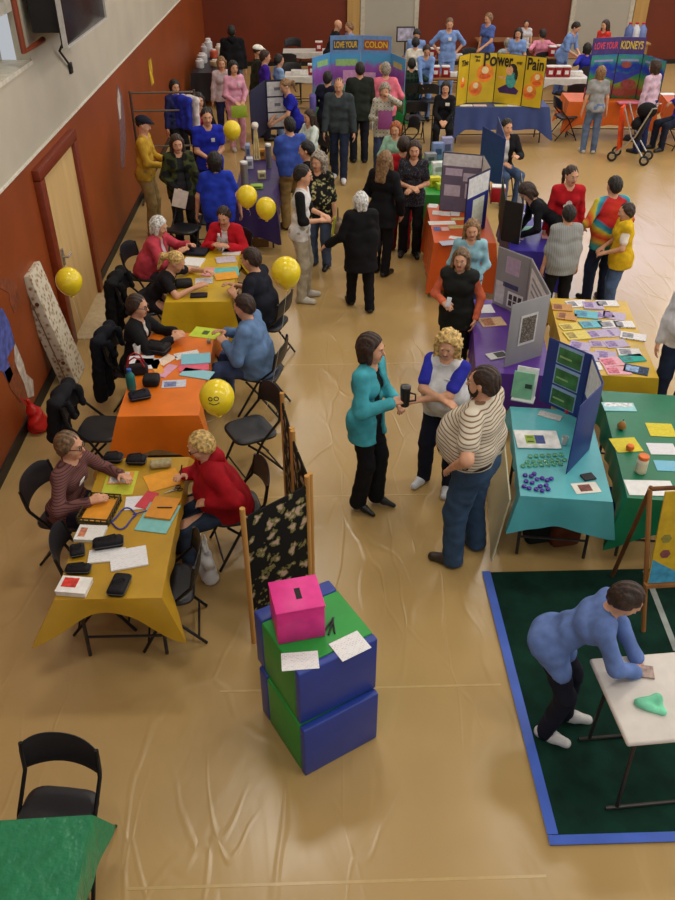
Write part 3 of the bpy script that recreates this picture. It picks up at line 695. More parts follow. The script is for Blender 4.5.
def tablecloth(label, cx, cy, w, l, rot, zt, cc, drops, corner, flare, cat='tablecloth', seed=0, cov=1.0):
    m = cc if not isinstance(cc, tuple) else plastic(cc, rough=0.38, bump=0.25, scale=4.0)
    rnd = random.Random(seed + 11)
    P = []; step = 0.035; hw, hl = w / 2 + 0.004, l / 2 + 0.004
    sides = [((-hw, -hl), (1, 0), (0, -1), 2 * hw, drops[0]), ((hw, -hl), (0, 1), (1, 0), 2 * hl, drops[1]), ((hw, hl), (-1, 0), (0, 1), 2 * hw, drops[2]), ((-hw, hl), (0, -1), (-1, 0), 2 * hl, drops[3])]
    ph = [rnd.uniform(0, 6) for _ in range(4)]
    for k, (p0, d, nrm, ln, dr) in enumerate(sides):
        n = max(6, int(ln / step)); prv, nxt = sides[k - 1], sides[(k + 1) % 4]
        for i in range(n):
            s_ = ln * i / n; ds, de = s_, ln - s_
            wc = math.exp(-(ds / 0.13) ** 2); we = math.exp(-(de / 0.13) ** 2)
            ncn = (Vector(nrm) + Vector(prv[2]) * wc * 1.0 + Vector(nxt[2]) * we * 1.0)
            c_ = corner if min(dr, prv[4] if ds < de else nxt[4]) > 0.03 else max(dr, 0.05)
            drop = dr + (c_ - dr) * max(wc, we) + 0.012 * math.sin(s_ * 9 + ph[k])
            out = 0.05 * drop + flare * drop * max(wc, we) * 0.75 + 0.0
            P.append((Vector((p0[0] + d[0] * s_, p0[1] + d[1] * s_)), ncn.normalized(), drop, out, s_ * 24 + ph[k] + 0.8 * math.sin(s_ * 7)))
    n = len(P); rows = 7; vs = []
    for r_ in range(rows):
        t = r_ / (rows - 1)
        for (p, nn, drop, out, phs) in P:
            o_ = out * t + 0.014 * math.sin(phs) * t * min(1, drop * 4) + 0.004 * min(1, t * 8)
            zz = zt + 0.003 - drop * t - (0.0 if t == 0 else 0.002)
            vs.append((p.x + nn.x * o_, p.y + nn.y * o_, max(zz, 0.02)))
    fs = []
    for r_ in range(rows - 1):
        for j in range(n): fs.append((r_ * n + j, r_ * n + (j + 1) % n, (r_ + 1) * n + (j + 1) % n, (r_ + 1) * n + j))
    b = MB(); b.add(vs, fs, m, None, True); b.add([vs[j] for j in range(n)], [tuple(range(n))], m)
    o = b.build('tablecloth', None, (cx, cy, 0), (0, 0, R(rot)))
    return tag(o, label, cat)
TZ = 0.7445
def sheet(label, px, py, w, l, rot, col, z=TZ, th=0.002, name='paper_sheet', cat='paper', group=None, lines=True, inset=None, icol=None, curl=0.0, txt=(190, 190, 194), pos=None):
    """a sheet, card, folder or pad lying flat at a pixel's spot on a table; inset = a smaller printed block on it"""
    p = Vector(pos) if pos else at(px, py, z); b = MB()
    m = pattern('print', col, txt, scale=90.0) if lines else mat(col, 0.6, 0.04, name='paper')
    b.box((0, 0, th / 2), (w, l, th), mat(col, 0.6, 0.04, name='paper') if not lines else m)
    o = b.build(name, None, (p.x, p.y, z + 0.0006), (0, 0, R(rot)))
    if inset:
        x0, y0, x1, y1 = inset; MB().box((((x0 + x1) / 2 - 0.5) * w, ((y0 + y1) / 2 - 0.5) * l, th + 0.0006), ((x1 - x0) * w, (y1 - y0) * l, 0.001), mat(icol, 0.55, 0.25, 30.0, name='printed_ink')).build('printed_panel', o)
    return tag(o, label, cat, group)
def sheets(label, group, lst, w, l, col, **k):
    for q in lst: sheet(label, q[0], q[1], w, l, q[2], q[3] if len(q) > 3 else col, group=group, **k)
def case(label, px, py, w, l, h, rot, col=(28, 27, 30), z=TZ, cat='case', group=None, name='zip_case', zip_=True):
    p = at(px, py, z); T = thing(name, label, cat, (p.x, p.y, z + 0.0006), R(rot), group)
    MB().box((0, 0, h / 2), (w, l, h), cloth(col, scale=30.0, rough=0.6), bev=min(h * 0.42, 0.03), seg=4).build('case_body', T)
    if zip_:
        MB().tube([(x * w * 0.5, y * l * 0.5, h * 0.55) for x, y in ((-0.86, -1.005), (0.86, -1.005), (1.005, -0.86), (1.005, 0.86), (0.86, 1.005), (-0.86, 1.005), (-1.005, 0.86), (-1.005, -0.86))], 0.003, mat((80, 78, 76), 0.4, name='zip'), 6, True).build('zipper', T)
        MB().tube([(-0.3 * w, -0.1 * l, h * 0.96), (-0.25 * w, -0.08 * l, h + 0.022), (0.25 * w, 0.08 * l, h + 0.022), (0.3 * w, 0.1 * l, h * 0.96)], 0.006, cloth((40, 40, 42)), 6).build('strap', T)
    return T
def bottle(label, px, py, r, h, body, cap, z=TZ, cat='bottle', group=None, trans=0.0, pos=None):
    p = pos or at(px, py, z); T = thing('bottle', label, cat, (p[0], p[1], z + 0.0006), 0, group)
    m = mat(body, 0.15 if trans else 0.4, 0.03, trans=trans, name='bottle_plastic')
    MB().lathe([(r * 0.9, 0), (r, 0.012), (r, h * 0.6), (r * 0.93, h * 0.7), (r * 0.5, h * 0.83), (r * 0.42, h * 0.9)], m, n=18).build('bottle_body', T)
    MB().lathe([(r * 0.5, h * 0.88), (r * 0.5, h), (r * 0.42, h * 1.005)], mat(cap, 0.4, name='cap_plastic'), n=16).build('cap', T)
    return T
def board(label, tops, z0, z1, faces, backs, thick=0.014, name='display_board', cat='display board', edge=None):
    """free-standing folded display board; tops = pixel of each fold along the upper edge. Returns one panel object per fold; panel-local x runs along
    the panel, -y is its front, z from 0 to its height"""
    pts = [at(p[0], p[1], z1) for p in tops]
    T = thing(name, label, cat, (pts[0].x, pts[0].y, z0))
    out = []
    for i in range(len(pts) - 1):
        a, b = pts[i], pts[i + 1]; L_ = (b - a).length; ang = math.atan2(b.y - a.y, b.x - a.x); hgt = z1 - z0
        mb = MB(); mb.box((L_ / 2, 0.0, hgt / 2), (L_ - 0.004, thick * 0.5, hgt), backs[i % len(backs)], bev=0.002); mb.box((L_ / 2, -thick * 0.3, hgt / 2), (L_ - 0.02, thick * 0.5, hgt - 0.016), faces[i % len(faces)])
        o = mb.build('panel', T, (a.x - pts[0].x, a.y - pts[0].y, 0.0005), (0, 0, ang)); out.append((o, L_, hgt))
    return T, out
def rect(pn, x0, z0, x1, z1, m, name='poster', y=-0.0095, front=True, t=0.002):
    o, L_, H_ = pn; s = -1 if front else 1
    m = m if not isinstance(m, tuple) else mat(m, 0.6, 0.06, 20.0, name='printed_card')
    return MB().box(((x0 + x1) / 2 * L_, s * abs(y), (z0 + z1) / 2 * H_), (abs(x1 - x0) * L_, t, abs(z1 - z0) * H_), m).build(name, o)
def blobp(pn, x, z, rx, rz, m, name='picture', y=0.0105, n=20):
    o, L_, H_ = pn; m = m if not isinstance(m, tuple) else mat(m, 0.6, 0.12, 20.0, name='printed_card')
    poly = [(x * L_ + rx * math.cos(2 * PI * j / n), z * H_ + rz * math.sin(2 * PI * j / n)) for j in range(n)]
    return MB().prism(poly, 0.002, m, Matrix.Translation((0, -y, 0))).build(name, o)
def poly(pn, pts, m, name='picture', y=0.0105):
    o, L_, H_ = pn; m = m if not isinstance(m, tuple) else mat(m, 0.6, 0.12, 20.0, name='printed_card')
    return MB().prism([(x * L_, z * H_) for x, z in pts], 0.002, m, Matrix.Translation((0, -y, 0))).build(name, o)
def zt_of(base, top, z0):
    """height of a vertical edge from its two ends in the photograph"""
    p = at(base[0], base[1], z0); best = None
    for i in range(300):
        z = z0 + 0.01 * i; q = at(top[0], top[1], z); d = abs(q.y - p.y)
        if best is None or d < best[0]: best = (d, z)
    return best[1]
def balloon(label, px, py, dist, r, anchor, group='yellow balloons', smile=False, tilt=0):
    d = ray(px, py).normalized(); c = Vector((0, 0, CH)) + d * dist
    T = thing('balloon', label, 'balloon', c, 0, group)
    ym = mat((240, 212, 40), 0.22, 0.03, name='balloon_rubber', spec=0.6)
    prof = [(0.012, -1.32 * r), (0.02, -1.3 * r), (0.01, -1.22 * r)] + [(r * math.sin(t) * (1 - 0.10 * max(0, math.cos(t))) if t > 0.001 else 0.001, -r * math.cos(t) * (1.18 if math.cos(t) > 0 else 1.05)) for t in np.linspace(0.06, PI - 0.001, 22)]
    MB().lathe(prof, ym, n=28).build('balloon_skin', T)
    a = Vector(anchor) - c
    pts = [Vector((0, 0, -1.3 * r)).lerp(a, t) + Vector((0.03 * math.sin(t * PI), 0, 0)) for t in np.linspace(0, 1, 8)]
    MB().tube(pts, 0.0016, mat((220, 214, 196), 0.6, name='string'), 5).build('string', T)
    if smile:
        to = (-d); side = Vector((0, 0, 1)).cross(to).normalized(); upv = to.cross(side)
        fm = mat((30, 28, 16), 0.5, name='marker_ink'); b = MB()
        def sp(x, y): v_ = (to + side * x + upv * y).normalized(); return Vector((v_.x * r * 1.0, v_.y * r * 1.0, v_.z * r * (1.06 if v_.z > 0 else 1.12)))
        for ex in (-0.42, -0.05):
            b.tube([sp(ex + 0.13 * math.cos(t), -0.12 + 0.10 * math.sin(t)) for t in np.linspace(0, 2 * PI, 14)[:-1]], 0.0035, fm, 5, True)
        b.tube([sp(-0.55 + 0.66 * t, -0.36 - 0.12 * math.sin(t * PI)) for t in np.linspace(0, 1, 9)], 0.0035, fm, 5)
        b.build('drawn_face', T)
    return T
# ================================================================= near end of the hall
grn_cloth = (36, 132, 92)
table('folding table under the green plastic cloth beside the empty chair at the near corner', -1.66, 1.60, 1.02, 1.44, 2, cloth_label='green plastic tablecloth with a pointed hanging corner, at the near corner of the hall', cc=plastic((34, 124, 82), rough=0.32, bump=1.0, scale=11.0), drops=(0.2, 0.16, 0.05, 0.2), corner=0.24, flare=0.55)
p = at(54, 822, 0.45); chair(p.x, p.y, 262, 'black folding chair standing alone at the green-covered table in the near corner')
# stacked foam blocks with the ballot box
blue_v = plastic((38, 62, 150), rough=0.4, var=0.04, bump=0.05); green_v = plastic((34, 150, 58), rough=0.42, var=0.04, bump=0.05)
def foam(label, x, y, z, rz):
    T = thing('foam_block', label, 'foam block', (x, y, z), R(rz), 'striped foam blocks')
    MB().box((0.245, 0.25, 0.23), (0.1, 0.53, 0.46), blue_v, bev=0.015, seg=3).build('side_panel', T)
    MB().box((0.0, 0.25, 0.23), (0.385, 0.53, 0.458), green_v, bev=0.012, seg=3).build('centre_panel', T)
    MB().box((-0.245, 0.25, 0.23), (0.1, 0.53, 0.46), blue_v, bev=0.015, seg=3).build('side_panel', T)
    return T
def foam2(label, c, z, rz):
    # corner c is the block's lowest corner in the picture; x runs along the long blue face, y along the green face
    T = thing('foam_block', label, 'foam block', (c[0], c[1], z), R(rz), 'striped foam blocks')
    MB().box((0.27, 0.028, 0.225), (0.54, 0.055, 0.45), blue_v, bev=0.012, seg=3).build('side_panel', T)
    MB().box((0.27, 0.265, 0.225), (0.54, 0.416, 0.448), green_v, bev=0.012, seg=3).build('centre_panel', T)
    MB().box((0.27, 0.53, 0.225), (0.54, 0.11, 0.45), blue_v, bev=0.015, seg=3).build('side_panel', T)
    return T
foam2('blue and green striped foam block resting on the floor, under the other', (-0.11, 3.0), 0.001, 30)
foam2('blue and green striped foam block on top of the other, carrying the pink box', (-0.13, 3.05), 0.453, 29)
def on_foam(px, py, z=0.905): return at(px, py, z)
p = at(299, 640, 0.907); T = thing('ballot_box', 'hot pink box with a slot in its lid, standing on the foam blocks', 'ballot box', (p.x - 0.01, p.y + 0.125, 0.9045), R(12))
pk = mat((226, 40, 140), 0.4, 0.04, name='pink_card'); MB().box((0, 0, 0.125), (0.285, 0.26, 0.25), pk, bev=0.004).build('box_body', T)
MB().box((0, 0, 0.255), (0.293, 0.268, 0.012), pk, bev=0.004).build('lid', T); MB().box((0.01, 0.0, 0.2605), (0.035, 0.09, 0.003), mat((16, 8, 12), 0.7, name='dark_slot')).build('slot', T)
sheet('white entry form lying on the blocks in front of the pink box', 300, 661, 0.215, 0.13, 4, (238, 238, 238), z=0.9045)
sheet('white entry form lying at the corner of the blocks beside the pens', 350, 646, 0.2, 0.155, 30, (238, 238, 238), z=0.9045)
for i, (dx, dy, r_) in enumerate(((0, 0, 75), (0.016, 0.012, 95), (-0.012, 0.02, 60))):
    p = at(331, 627, 0.91); o = MB().tube([(-0.065, 0, 0.007), (0.05, 0, 0.007), (0.068, 0, 0.007)], 0.006, mat((20, 20, 22), 0.4, name='pen_plastic'), 8, rs=[0.006, 0.006, 0.002]).build('pen', None, (p.x + dx, p.y + dy, 0.905), (0, 0, R(r_)))
    tag(o, 'black pen lying on the green top beside the pink box', 'pen', 'black pens by the pink box')
# folding floral screen
post_m = pattern('wood', (176, 124, 62), (206, 156, 88), scale=6.0); flo = pattern('floral', (20, 19, 17), (186, 158, 138), (118, 112, 66), scale=10.0)
T = thing('folding_screen', 'three-panel folding screen of black flowered fabric on wooden posts, behind the foam blocks', 'screen', (-0.28, 4.5, 0))
sp = [(-0.50, 4.10), (-0.05, 4.46), (-0.185, 5.02), (-0.275, 5.55)]
for i in range(3):
    (x0, y0), (x1, y1) = sp[i], sp[i + 1]; ang = math.atan2(y1 - y0, x1 - x0); L_ = math.hypot(x1 - x0, y1 - y0)
    o = MB().box((L_ / 2, 0, 0.64), (L_ - 0.03, 0.014, 1.1), flo, bev=0.004).build('fabric_panel', T, (x0 + 0.28, y0 - 4.5, 0), (0, 0, ang))
    for q in ((0.012, 0.024)[0], L_ - 0.03): MB().tube([(q, 0, 0), (q, 0, 1.27)], 0.019, post_m, 12).build('post', T, (x0 + 0.28, y0 - 4.5, 0), (0, 0, ang))

# ------------------------------------------------ mustard table
must = (190, 142, 28)
table('folding table under the mustard cloth, nearest of the row along the wall', -1.385, 4.63, 0.69, 1.56, 0, cloth_label='mustard plastic tablecloth with flared corners, beside the floral screen', cc=(184, 142, 34), drops=(0.13, 0.1, 0.1, 0.1), corner=0.27, flare=1.0)
sheet('lime folder under the boxed letter on the mustard table', 120, 483, 0.24, 0.30, 0, (198, 205, 60), lines=False)
sheet('white letter with orange edge on the lime folder', 121, 478, 0.19, 0.16, 0, (222, 150, 60), z=TZ + 0.0035, lines=False, inset=(0.06, 0.1, 0.8, 0.92), icol=(236, 234, 230))
sheet('loose orange sheet the woman in red is writing on', 163, 480, 0.26, 0.22, 24, (232, 158, 34), lines=False)
case('small black zip case at the far edge of the mustard table, nearer the striped woman', 114, 461, 0.15, 0.1, 0.07, -5, group='black zip cases')
case('small black zip case next to the beige pouch on the mustard table', 137, 463, 0.16, 0.1, 0.07, -3, group='black zip cases')
case('beige glasses pouch at the far edge of the mustard table', 161, 466, 0.17, 0.09, 0.05, 8, (168, 156, 118), cat='pouch', name='pouch', zip_=False)
p = at(173, 491, TZ); T = thing('scissors', 'small dark scissors lying beside the orange sheet on the mustard table', 'scissors', (p.x, p.y, TZ + 0.002), R(30))
for sg in (1, -1): MB().tube([(0.05 + 0.02 * math.cos(t), sg * 0.02 + 0.015 * math.sin(t), 0.005) for t in np.linspace(0, 2 * PI, 12)[:-1]], 0.004, mat((30, 26, 26), 0.4, name='scissor_grip'), 5, True).build('grip', T); MB().tube([(0.03, sg * 0.012, 0.005), (-0.07, -sg * 0.003, 0.005)], 0.004, metal((150, 150, 150)), 5, rs=[0.005, 0.001]).build('blade', T)
p = at(100, 512, TZ); T = thing('letter_tray', 'dark slatted letter tray holding orange sheets, by the striped woman', 'tray', (p.x, p.y, TZ + 0.0006), R(-8))
tm_ = plastic((70, 62, 30)); MB().box((0, 0, 0.004), (0.24, 0.3, 0.008), tm_).build('tray_base', T)
for a in (-1, 1):
    b = MB(); b.box((0, a * 0.148, 0.055), (0.24, 0.008, 0.01), tm_); b.box((0, a * 0.148, 0.03), (0.24, 0.008, 0.01), tm_)
    for k in range(6): b.box((-0.11 + 0.044 * k, a * 0.148, 0.03), (0.008, 0.008, 0.06), tm_)
    b.build('tray_side', T)
    b = MB(); b.box((a * 0.116, 0, 0.055), (0.008, 0.3, 0.01), tm_)
    for k in range(7): b.box((a * 0.116, -0.14 + 0.047 * k, 0.03), (0.008, 0.008, 0.06), tm_)
    b.build('tray_side', T)
sheet('orange sheets lying in the dark slatted tray', 100, 511, 0.2, 0.26, -8, (226, 150, 32), z=TZ + 0.01, th=0.012, lines=False)
sheet('light teal folder under the orange booklet on the mustard table', 158, 518, 0.24, 0.32, -12, (126, 192, 190), lines=False, th=0.006)
sheet('orange booklet on the light teal folder, mustard table', 163, 509, 0.2, 0.24, -12, (214, 142, 40), z=TZ + 0.008, th=0.016, name='booklet', cat='booklet', lines=False)
p = at(164, 508, TZ + 0.026); tag(MB().tube([(-0.05, 0, 0.004), (0.06, 0.004, 0.004)], 0.0045, mat((40, 36, 34), 0.4, name='pen_plastic'), 8).build('pen', None, (p.x, p.y, TZ + 0.0265), (0, 0, R(-4))), 'dark pen lying on the orange booklet', 'pen')
sheet('white sheet at the middle of the mustard table, above the blue cords', 136, 503, 0.16, 0.16, 5, (232, 230, 236))
sheet('red and pink card half under the white sheet, mustard table', 147, 500, 0.1, 0.2, -20, (206, 60, 74), z=TZ + 0.003, lines=False)
b = MB(); cd = mat((40, 52, 150), 0.5, name='cord')
p = at(124, 519, TZ)
b.tube([(0.07 * math.cos(t) + 0.02 * math.sin(3 * t), 0.11 * math.sin(t) + 0.015 * math.cos(5 * t), 0.006) for t in np.linspace(0, 2 * PI, 40)[:-1]], 0.006, cd, 6, True); b.tube([(0.06, 0.03, 0.014), (0.12, 0.06, 0.012), (0.2, 0.1, 0.005)], 0.005, cd, 6)
tag(b.build('lanyard', None, (p.x, p.y, TZ + 0.001)), 'coil of blue lanyard cord at the middle of the mustard table', 'lanyard')
sheet('white pamphlet pile beside the letter tray', 91, 535, 0.2, 0.16, -5, (232, 230, 224), th=0.025, inset=(0.1, 0.2, 0.35, 0.8), icol=(190, 120, 90))
case('long black zip case lying on the white paper piles', 109, 546, 0.21, 0.1, 0.07, 12, z=TZ + 0.001, group='black zip cases')
sheet('stack of white forms beneath the long black case', 107, 556, 0.25, 0.13, 6, (236, 236, 236), th=0.01)
sheet('stack of white forms alone at the middle of the mustard table', 129, 559, 0.25, 0.2, 14, (238, 238, 240), th=0.012)
case('small black zip case by the empty chair, above the red-covered book', 79, 572, 0.17, 0.08, 0.06, -2, group='black zip cases')
case('black zip case leaning at the very edge behind the small one', 78, 553, 0.1, 0.12, 0.05, 15, group='black zip cases')
case('tall black zip case standing alone at the near end of the mustard table', 120, 588, 0.12, 0.19, 0.06, -8, group='black zip cases')
p = at(75, 589, TZ); T = thing('book', 'thick white book with a red picture on its cover, on the mustard table corner', 'book', (p.x, p.y, TZ + 0.0006), R(-8))
MB().box((0, 0, 0.02), (0.2, 0.145, 0.036), mat((232, 228, 216), 0.7, name='book_pages')).build('pages', T); MB().box((0, 0, 0.04), (0.206, 0.15, 0.004), mat((236, 234, 230), 0.4, name='book_cover')).build('cover', T); MB().box((-0.03, 0.015, 0.0425), (0.1, 0.085, 0.002), mat((206, 54, 42), 0.4, 0.2, 30.0, name='printed_ink')).build('cover_picture', T)
# people at the mustard table
stripe_p = pattern('stripes', (118, 78, 74), (74, 44, 46), scale=17.0)
person('striped', 'seated person in a brown striped sweater and glasses, hand on the letter tray', 67, 433, -14, h=1.6, sit=True, lean=14, L=(0.43, 0.14, 0.80), Rr=(0.34, -0.22, 0.80), hair='short', hc='mouse', top=stripe_p, tk='long', bot=(34, 36, 52), glasses=True, hy=6, hp=4, fat=1.12, badge=(-0.06, 0.03, 0.07, 0.05))
seat_for('striped', 'black folding chair under the woman in the brown striped sweater')
i = person('red', 'seated person in a red hooded fleece writing at the mustard table', 199, 433, 196, h=1.6, sit=True, lean=20, L=(0.2, 0.2, 0.72), Rr=(0.33, -0.10, 0.80), hair='short', hc='blond', top=(166, 22, 34), tk='hood', bot=(52, 66, 86), glasses=True, hp=22, fat=1.15, hem=0.14)
seat_for('red', 'black folding chair under the woman in the red hooded fleece', 0.02)
tag(MB().tube([(0, 0, 0), (0.03, 0.02, 0.13)], 0.005, mat((36, 34, 34), 0.4, name='pen_plastic'), 8).build('pen', None, (i['R'].x, i['R'].y, i['R'].z - 0.04)), 'dark pen in the hand of the woman in red', 'pen')
chair(-1.60, 4.42, 8, 'empty black folding chair facing the small black cases, below the striped woman')
chair(-1.10, 4.26, 186, 'empty black folding chair at the near end of the mustard table, beside the screen')
p = at(209, 578); T = thing('plastic_bag', 'white plastic carrier bag on the floor beside the woman in red', 'bag', (p.x, p.y, 0), R(20))
V, Q = polygonize([RC((0, -0.05, 0.06), (0, 0.05, 0.06), 0.07, k=0.05), RC((0, -0.05, 0.2), (0, 0.05, 0.2), 0.05, k=0.08), RC((0, -0.03, 0.33), (0, 0.03, 0.34), 0.025, k=0.06)], 0.012, [lambda p: 0.003 - p[:, 2]], wrinkle(2, 0.008)); mesh_obj('bag_body', V, Q, [plastic((226, 226, 224))], T)
for sg in (-1, 1): MB().tube([(0, sg * 0.05, 0.34), (0.01, sg * 0.035, 0.43), (0.01, sg * 0.005, 0.43), (0, 0.0, 0.34)], 0.006, plastic((226, 226, 224)), 6).build('handle', T)

# ------------------------------------------------ orange table
table('folding table under the orange cloth beside the smiling balloon', -1.38, 6.81, 0.70, 1.55, 0, cloth_label='orange plastic tablecloth on the table below the balloon with a drawn face', cc=(226, 116, 22), drops=(0.36, 0.1, 0.1, 0.1), corner=0.5, flare=0.5)
sheet('lime poster with a small dark emblem at the far corner of the orange table', 206, 333, 0.3, 0.22, -16, (190, 212, 52), lines=False, inset=(0.38, 0.32, 0.6, 0.7), icol=(70, 90, 30))
case('black shoulder bag lying on the orange table by the woman in glasses', 158, 352, 0.24, 0.16, 0.1, -20, (30, 28, 30), cat='bag', name='shoulder_bag')
case('black camera pouch beside the white cup on the orange table', 146, 351, 0.1, 0.1, 0.09, 5, (34, 32, 34), cat='bag', name='camera_pouch')
p = at(138, 354, TZ); tag(MB().lathe([(0.028, 0), (0.038, 0.1), (0.034, 0.1), (0.026, 0.006)], plastic((236, 234, 228)), n=18).build('cup', None, (p.x, p.y, TZ + 0.001)), 'white cup at the elbow of the woman in the black jacket', 'cup')
p = at(137, 374, TZ); T = thing('handbag', 'dark handbag with red handles behind the teal bottle', 'handbag', (p.x, p.y, TZ + 0.001), R(10))
MB().box((0, 0, 0.05), (0.22, 0.1, 0.1), cloth((40, 32, 34)), bev=0.03, seg=3).build('bag_body', T)
for y in (-0.045, 0.045): MB().tube([(-0.08, y, 0.09), (-0.05, y, 0.17), (0, y, 0.2), (0.05, y, 0.17), (0.08, y, 0.09)], 0.008, mat((170, 26, 34), 0.4, name='red_leather'), 8).build('handle', T)
bottle('teal drink bottle with blue cap on the orange table', 132, 389, 0.042, 0.21, (26, 112, 108), (36, 90, 170))
case('black purse at the corner of the orange table', 140, 398, 0.19, 0.13, 0.06, 20, (26, 28, 40), cat='purse', name='purse')
case('round black bag between the purse and the postcards', 152, 384, 0.15, 0.15, 0.09, 0, (28, 28, 30), cat='bag', name='black_bag', zip_=False)
sheets('white papers beside the handbag on the orange table', 'white papers beside the handbag', [(141, 361, 4), (147, 364, -4)], 0.24, 0.2, (234, 234, 238), th=0.006)
sheet('narrow orange leaflet lying slanted on the orange table', 157, 367, 0.09, 0.28, 20, (236, 160, 60), th=0.006, lines=False)
sheet('pink and lilac leaflet lying slanted beside the orange leaflet', 167, 371, 0.1, 0.24, -24, (220, 160, 184), th=0.004, lines=False)
sheet('cream leaflet under the pink one on the orange table', 166, 360, 0.12, 0.2, -35, (236, 212, 190), th=0.003, lines=False)
sheet('white checkered sheet below the lime poster', 187, 355, 0.24, 0.13, 20, (232, 230, 226), th=0.003, txt=(90, 80, 80))
sheet('pink folder under the light blue booklet', 194, 366, 0.28, 0.2, 6, (222, 96, 120), th=0.006, lines=False)
sheet('light blue booklet on the pink folder', 196, 359, 0.28, 0.2, 6, (126, 196, 214), z=TZ + 0.007, th=0.006, name='booklet', cat='booklet')
sheet('light blue booklet lying alone below the pink folder', 197, 374, 0.3, 0.15, -18, (140, 200, 212), th=0.006, name='booklet', cat='booklet')
sheet('picture postcards fanned on the orange table in front of the booklets', 174, 384, 0.22, 0.13, 4, (210, 214, 224), th=0.004, name='postcard', cat='postcard', txt=(60, 70, 130), inset=(0.1, 0.1, 0.6, 0.8), icol=(110, 120, 160))
for k, (x, y) in enumerate(((206.5, 341), (209, 343))): pass
p = at(209, 343, TZ); tag(MB().box((0, 0, 0.02), (0.04, 0.04, 0.035), plastic((150, 140, 130)), bev=0.008).build('small_box', None, (p.x, p.y, TZ + 0.001)), 'small grey box beside the hands of the person in blue fleece', 'box')
person('glasses_woman', 'seated person with glasses and black jacket at the orange table', 136, 295, -8, h=1.62, sit=True, lean=10, L=(0.40, 0.12, 0.82), Rr=(0.42, -0.08, 0.83), hair='short', hc='brown', top=(26, 26, 28), tk='jacket', inner=(214, 210, 206), bot=(30, 30, 34), glasses=True, hy=-4, hp=6, hem=0.14)
seat_for('glasses_woman', 'black folding chair draped with a dark coat, under the woman in glasses')
person('fleece', 'seated person in a light blue fleece at the orange table', 243, 295, 166, h=1.68, sit=True, lean=12, female=False, fat=1.2, L=(0.30, 0.14, 0.80), Rr=(0.36, -0.08, 0.82), hair='short', hc='brown', top=(98, 126, 164), tk='jacket', bot=(72, 88, 128), hem=0.12, hp=14)
seat_for('fleece', 'black folding chair under the person in the light blue fleece')
p = at(250, 430, 0.45); chair(p.x, p.y, 208, 'empty black folding chair behind the balloon with a drawn face')
p = at(101, 429, 0.45); chair(p.x, p.y, -6, 'black folding chair with a black jacket hung on it, above the striped woman')
def coat(label, ch, col, long=0.5, w=0.46):
    T = thing('coat', label, 'coat', ch.location, ch.rotation_euler.z)
    V, Q = polygonize([RC((-0.28, -w / 2 + 0.05, 0.82), (-0.28, w / 2 - 0.05, 0.82), 0.05, k=0.04), RC((-0.31, -w / 2 + 0.04, 0.8), (-0.37, -w / 2 + 0.06, 0.8 - long), 0.055, 0.07, 0.06), RC((-0.31, w / 2 - 0.04, 0.8), (-0.36, w / 2 - 0.03, 0.8 - long * 0.9), 0.055, 0.07, 0.06), RC((-0.32, 0, 0.8), (-0.37, 0, 0.8 - long), 0.07, 0.09, 0.08), RC((-0.19, -w / 2 + 0.08, 0.8), (-0.17, -w / 2 + 0.1, 0.66), 0.035, 0.03, 0.04), RC((-0.19, w / 2 - 0.08, 0.8), (-0.17, w / 2 - 0.1, 0.64), 0.035, 0.03, 0.04)], 0.014, [], wrinkle(4, 0.008))
    mesh_obj('coat_body', V, Q, [cloth(col)], T)
    V, Q = polygonize([RC((-0.33, w / 2 - 0.02, 0.8), (-0.34, w / 2 + 0.05, 0.42), 0.05, 0.042, 0.03)], 0.014, [], wrinkle(1, 0.006)); mesh_obj('sleeve', V, Q, [cloth(col)], T)
    return T
coat('black jacket hung over the chair above the striped woman', chair_used[-1], (26, 26, 30), 0.34, 0.44)
for c_ in chair_used:
    if c_['label'].startswith('black folding chair draped'): coat('long navy-black coat over the chair of the woman in glasses', c_, (22, 24, 32), 0.62)

# ------------------------------------------------ yellow table
table('folding table under the yellow cloth, farthest of the row along the wall', -1.28, 9.1, 0.72, 1.56, 0, cloth_label='yellow plastic tablecloth on the table with the clear water bottle', cc=(206, 170, 30), drops=(0.4, 0.1, 0.1, 0.1), corner=0.5, flare=0.4)
bottle('clear water bottle at the far end of the yellow table', 220, 250, 0.033, 0.21, (232, 236, 238), (240, 240, 240), trans=0.7)
sheets('white form beside the water bottle', 'white forms beside the water bottle', [(230, 249, 10), (232, 252, -6)], 0.22, 0.2, (238, 238, 238), th=0.004)
case('black ring binder lying on the yellow table in front of the white-haired woman', 196, 253, 0.3, 0.22, 0.04, -10, (30, 32, 44), cat='binder', name='ring_binder', zip_=False)
sheet('white notepad on the yellow table between the two leaning women', 193, 263, 0.24, 0.24, -12, (240, 240, 240), th=0.02, name='notepad', cat='notepad')
sheet('glossy magazine with lilac cover, yellow table', 226, 260, 0.24, 0.18, 12, (206, 196, 210), th=0.008, name='magazine', cat='magazine', txt=(120, 90, 130))
sheet('turquoise folder under the orange one, yellow table', 226, 272, 0.3, 0.26, 6, (104, 190, 186), th=0.004, lines=False)
sheet('orange folder lying on the turquoise folder', 226, 276, 0.26, 0.2, 14, (236, 164, 40), z=TZ + 0.005, th=0.005, lines=False)
sheet('pink brochure standing out beside the orange folder', 208, 272, 0.12, 0.24, -8, (224, 150, 160), th=0.006, lines=False)
sheet('white photo sheet in front of the pink brochure', 204, 281, 0.2, 0.16, 6, (222, 222, 230), th=0.003, txt=(90, 100, 120))
case('small black pouch by the elbow of the blond woman', 184, 286, 0.2, 0.16, 0.07, 10, (32, 30, 32), cat='pouch', name='black_pouch', zip_=False)
case('slim black notebook under the hand of the blond woman', 199, 296, 0.19, 0.11, 0.02, 4, (36, 30, 40), cat='notebook', name='notebook', zip_=False)
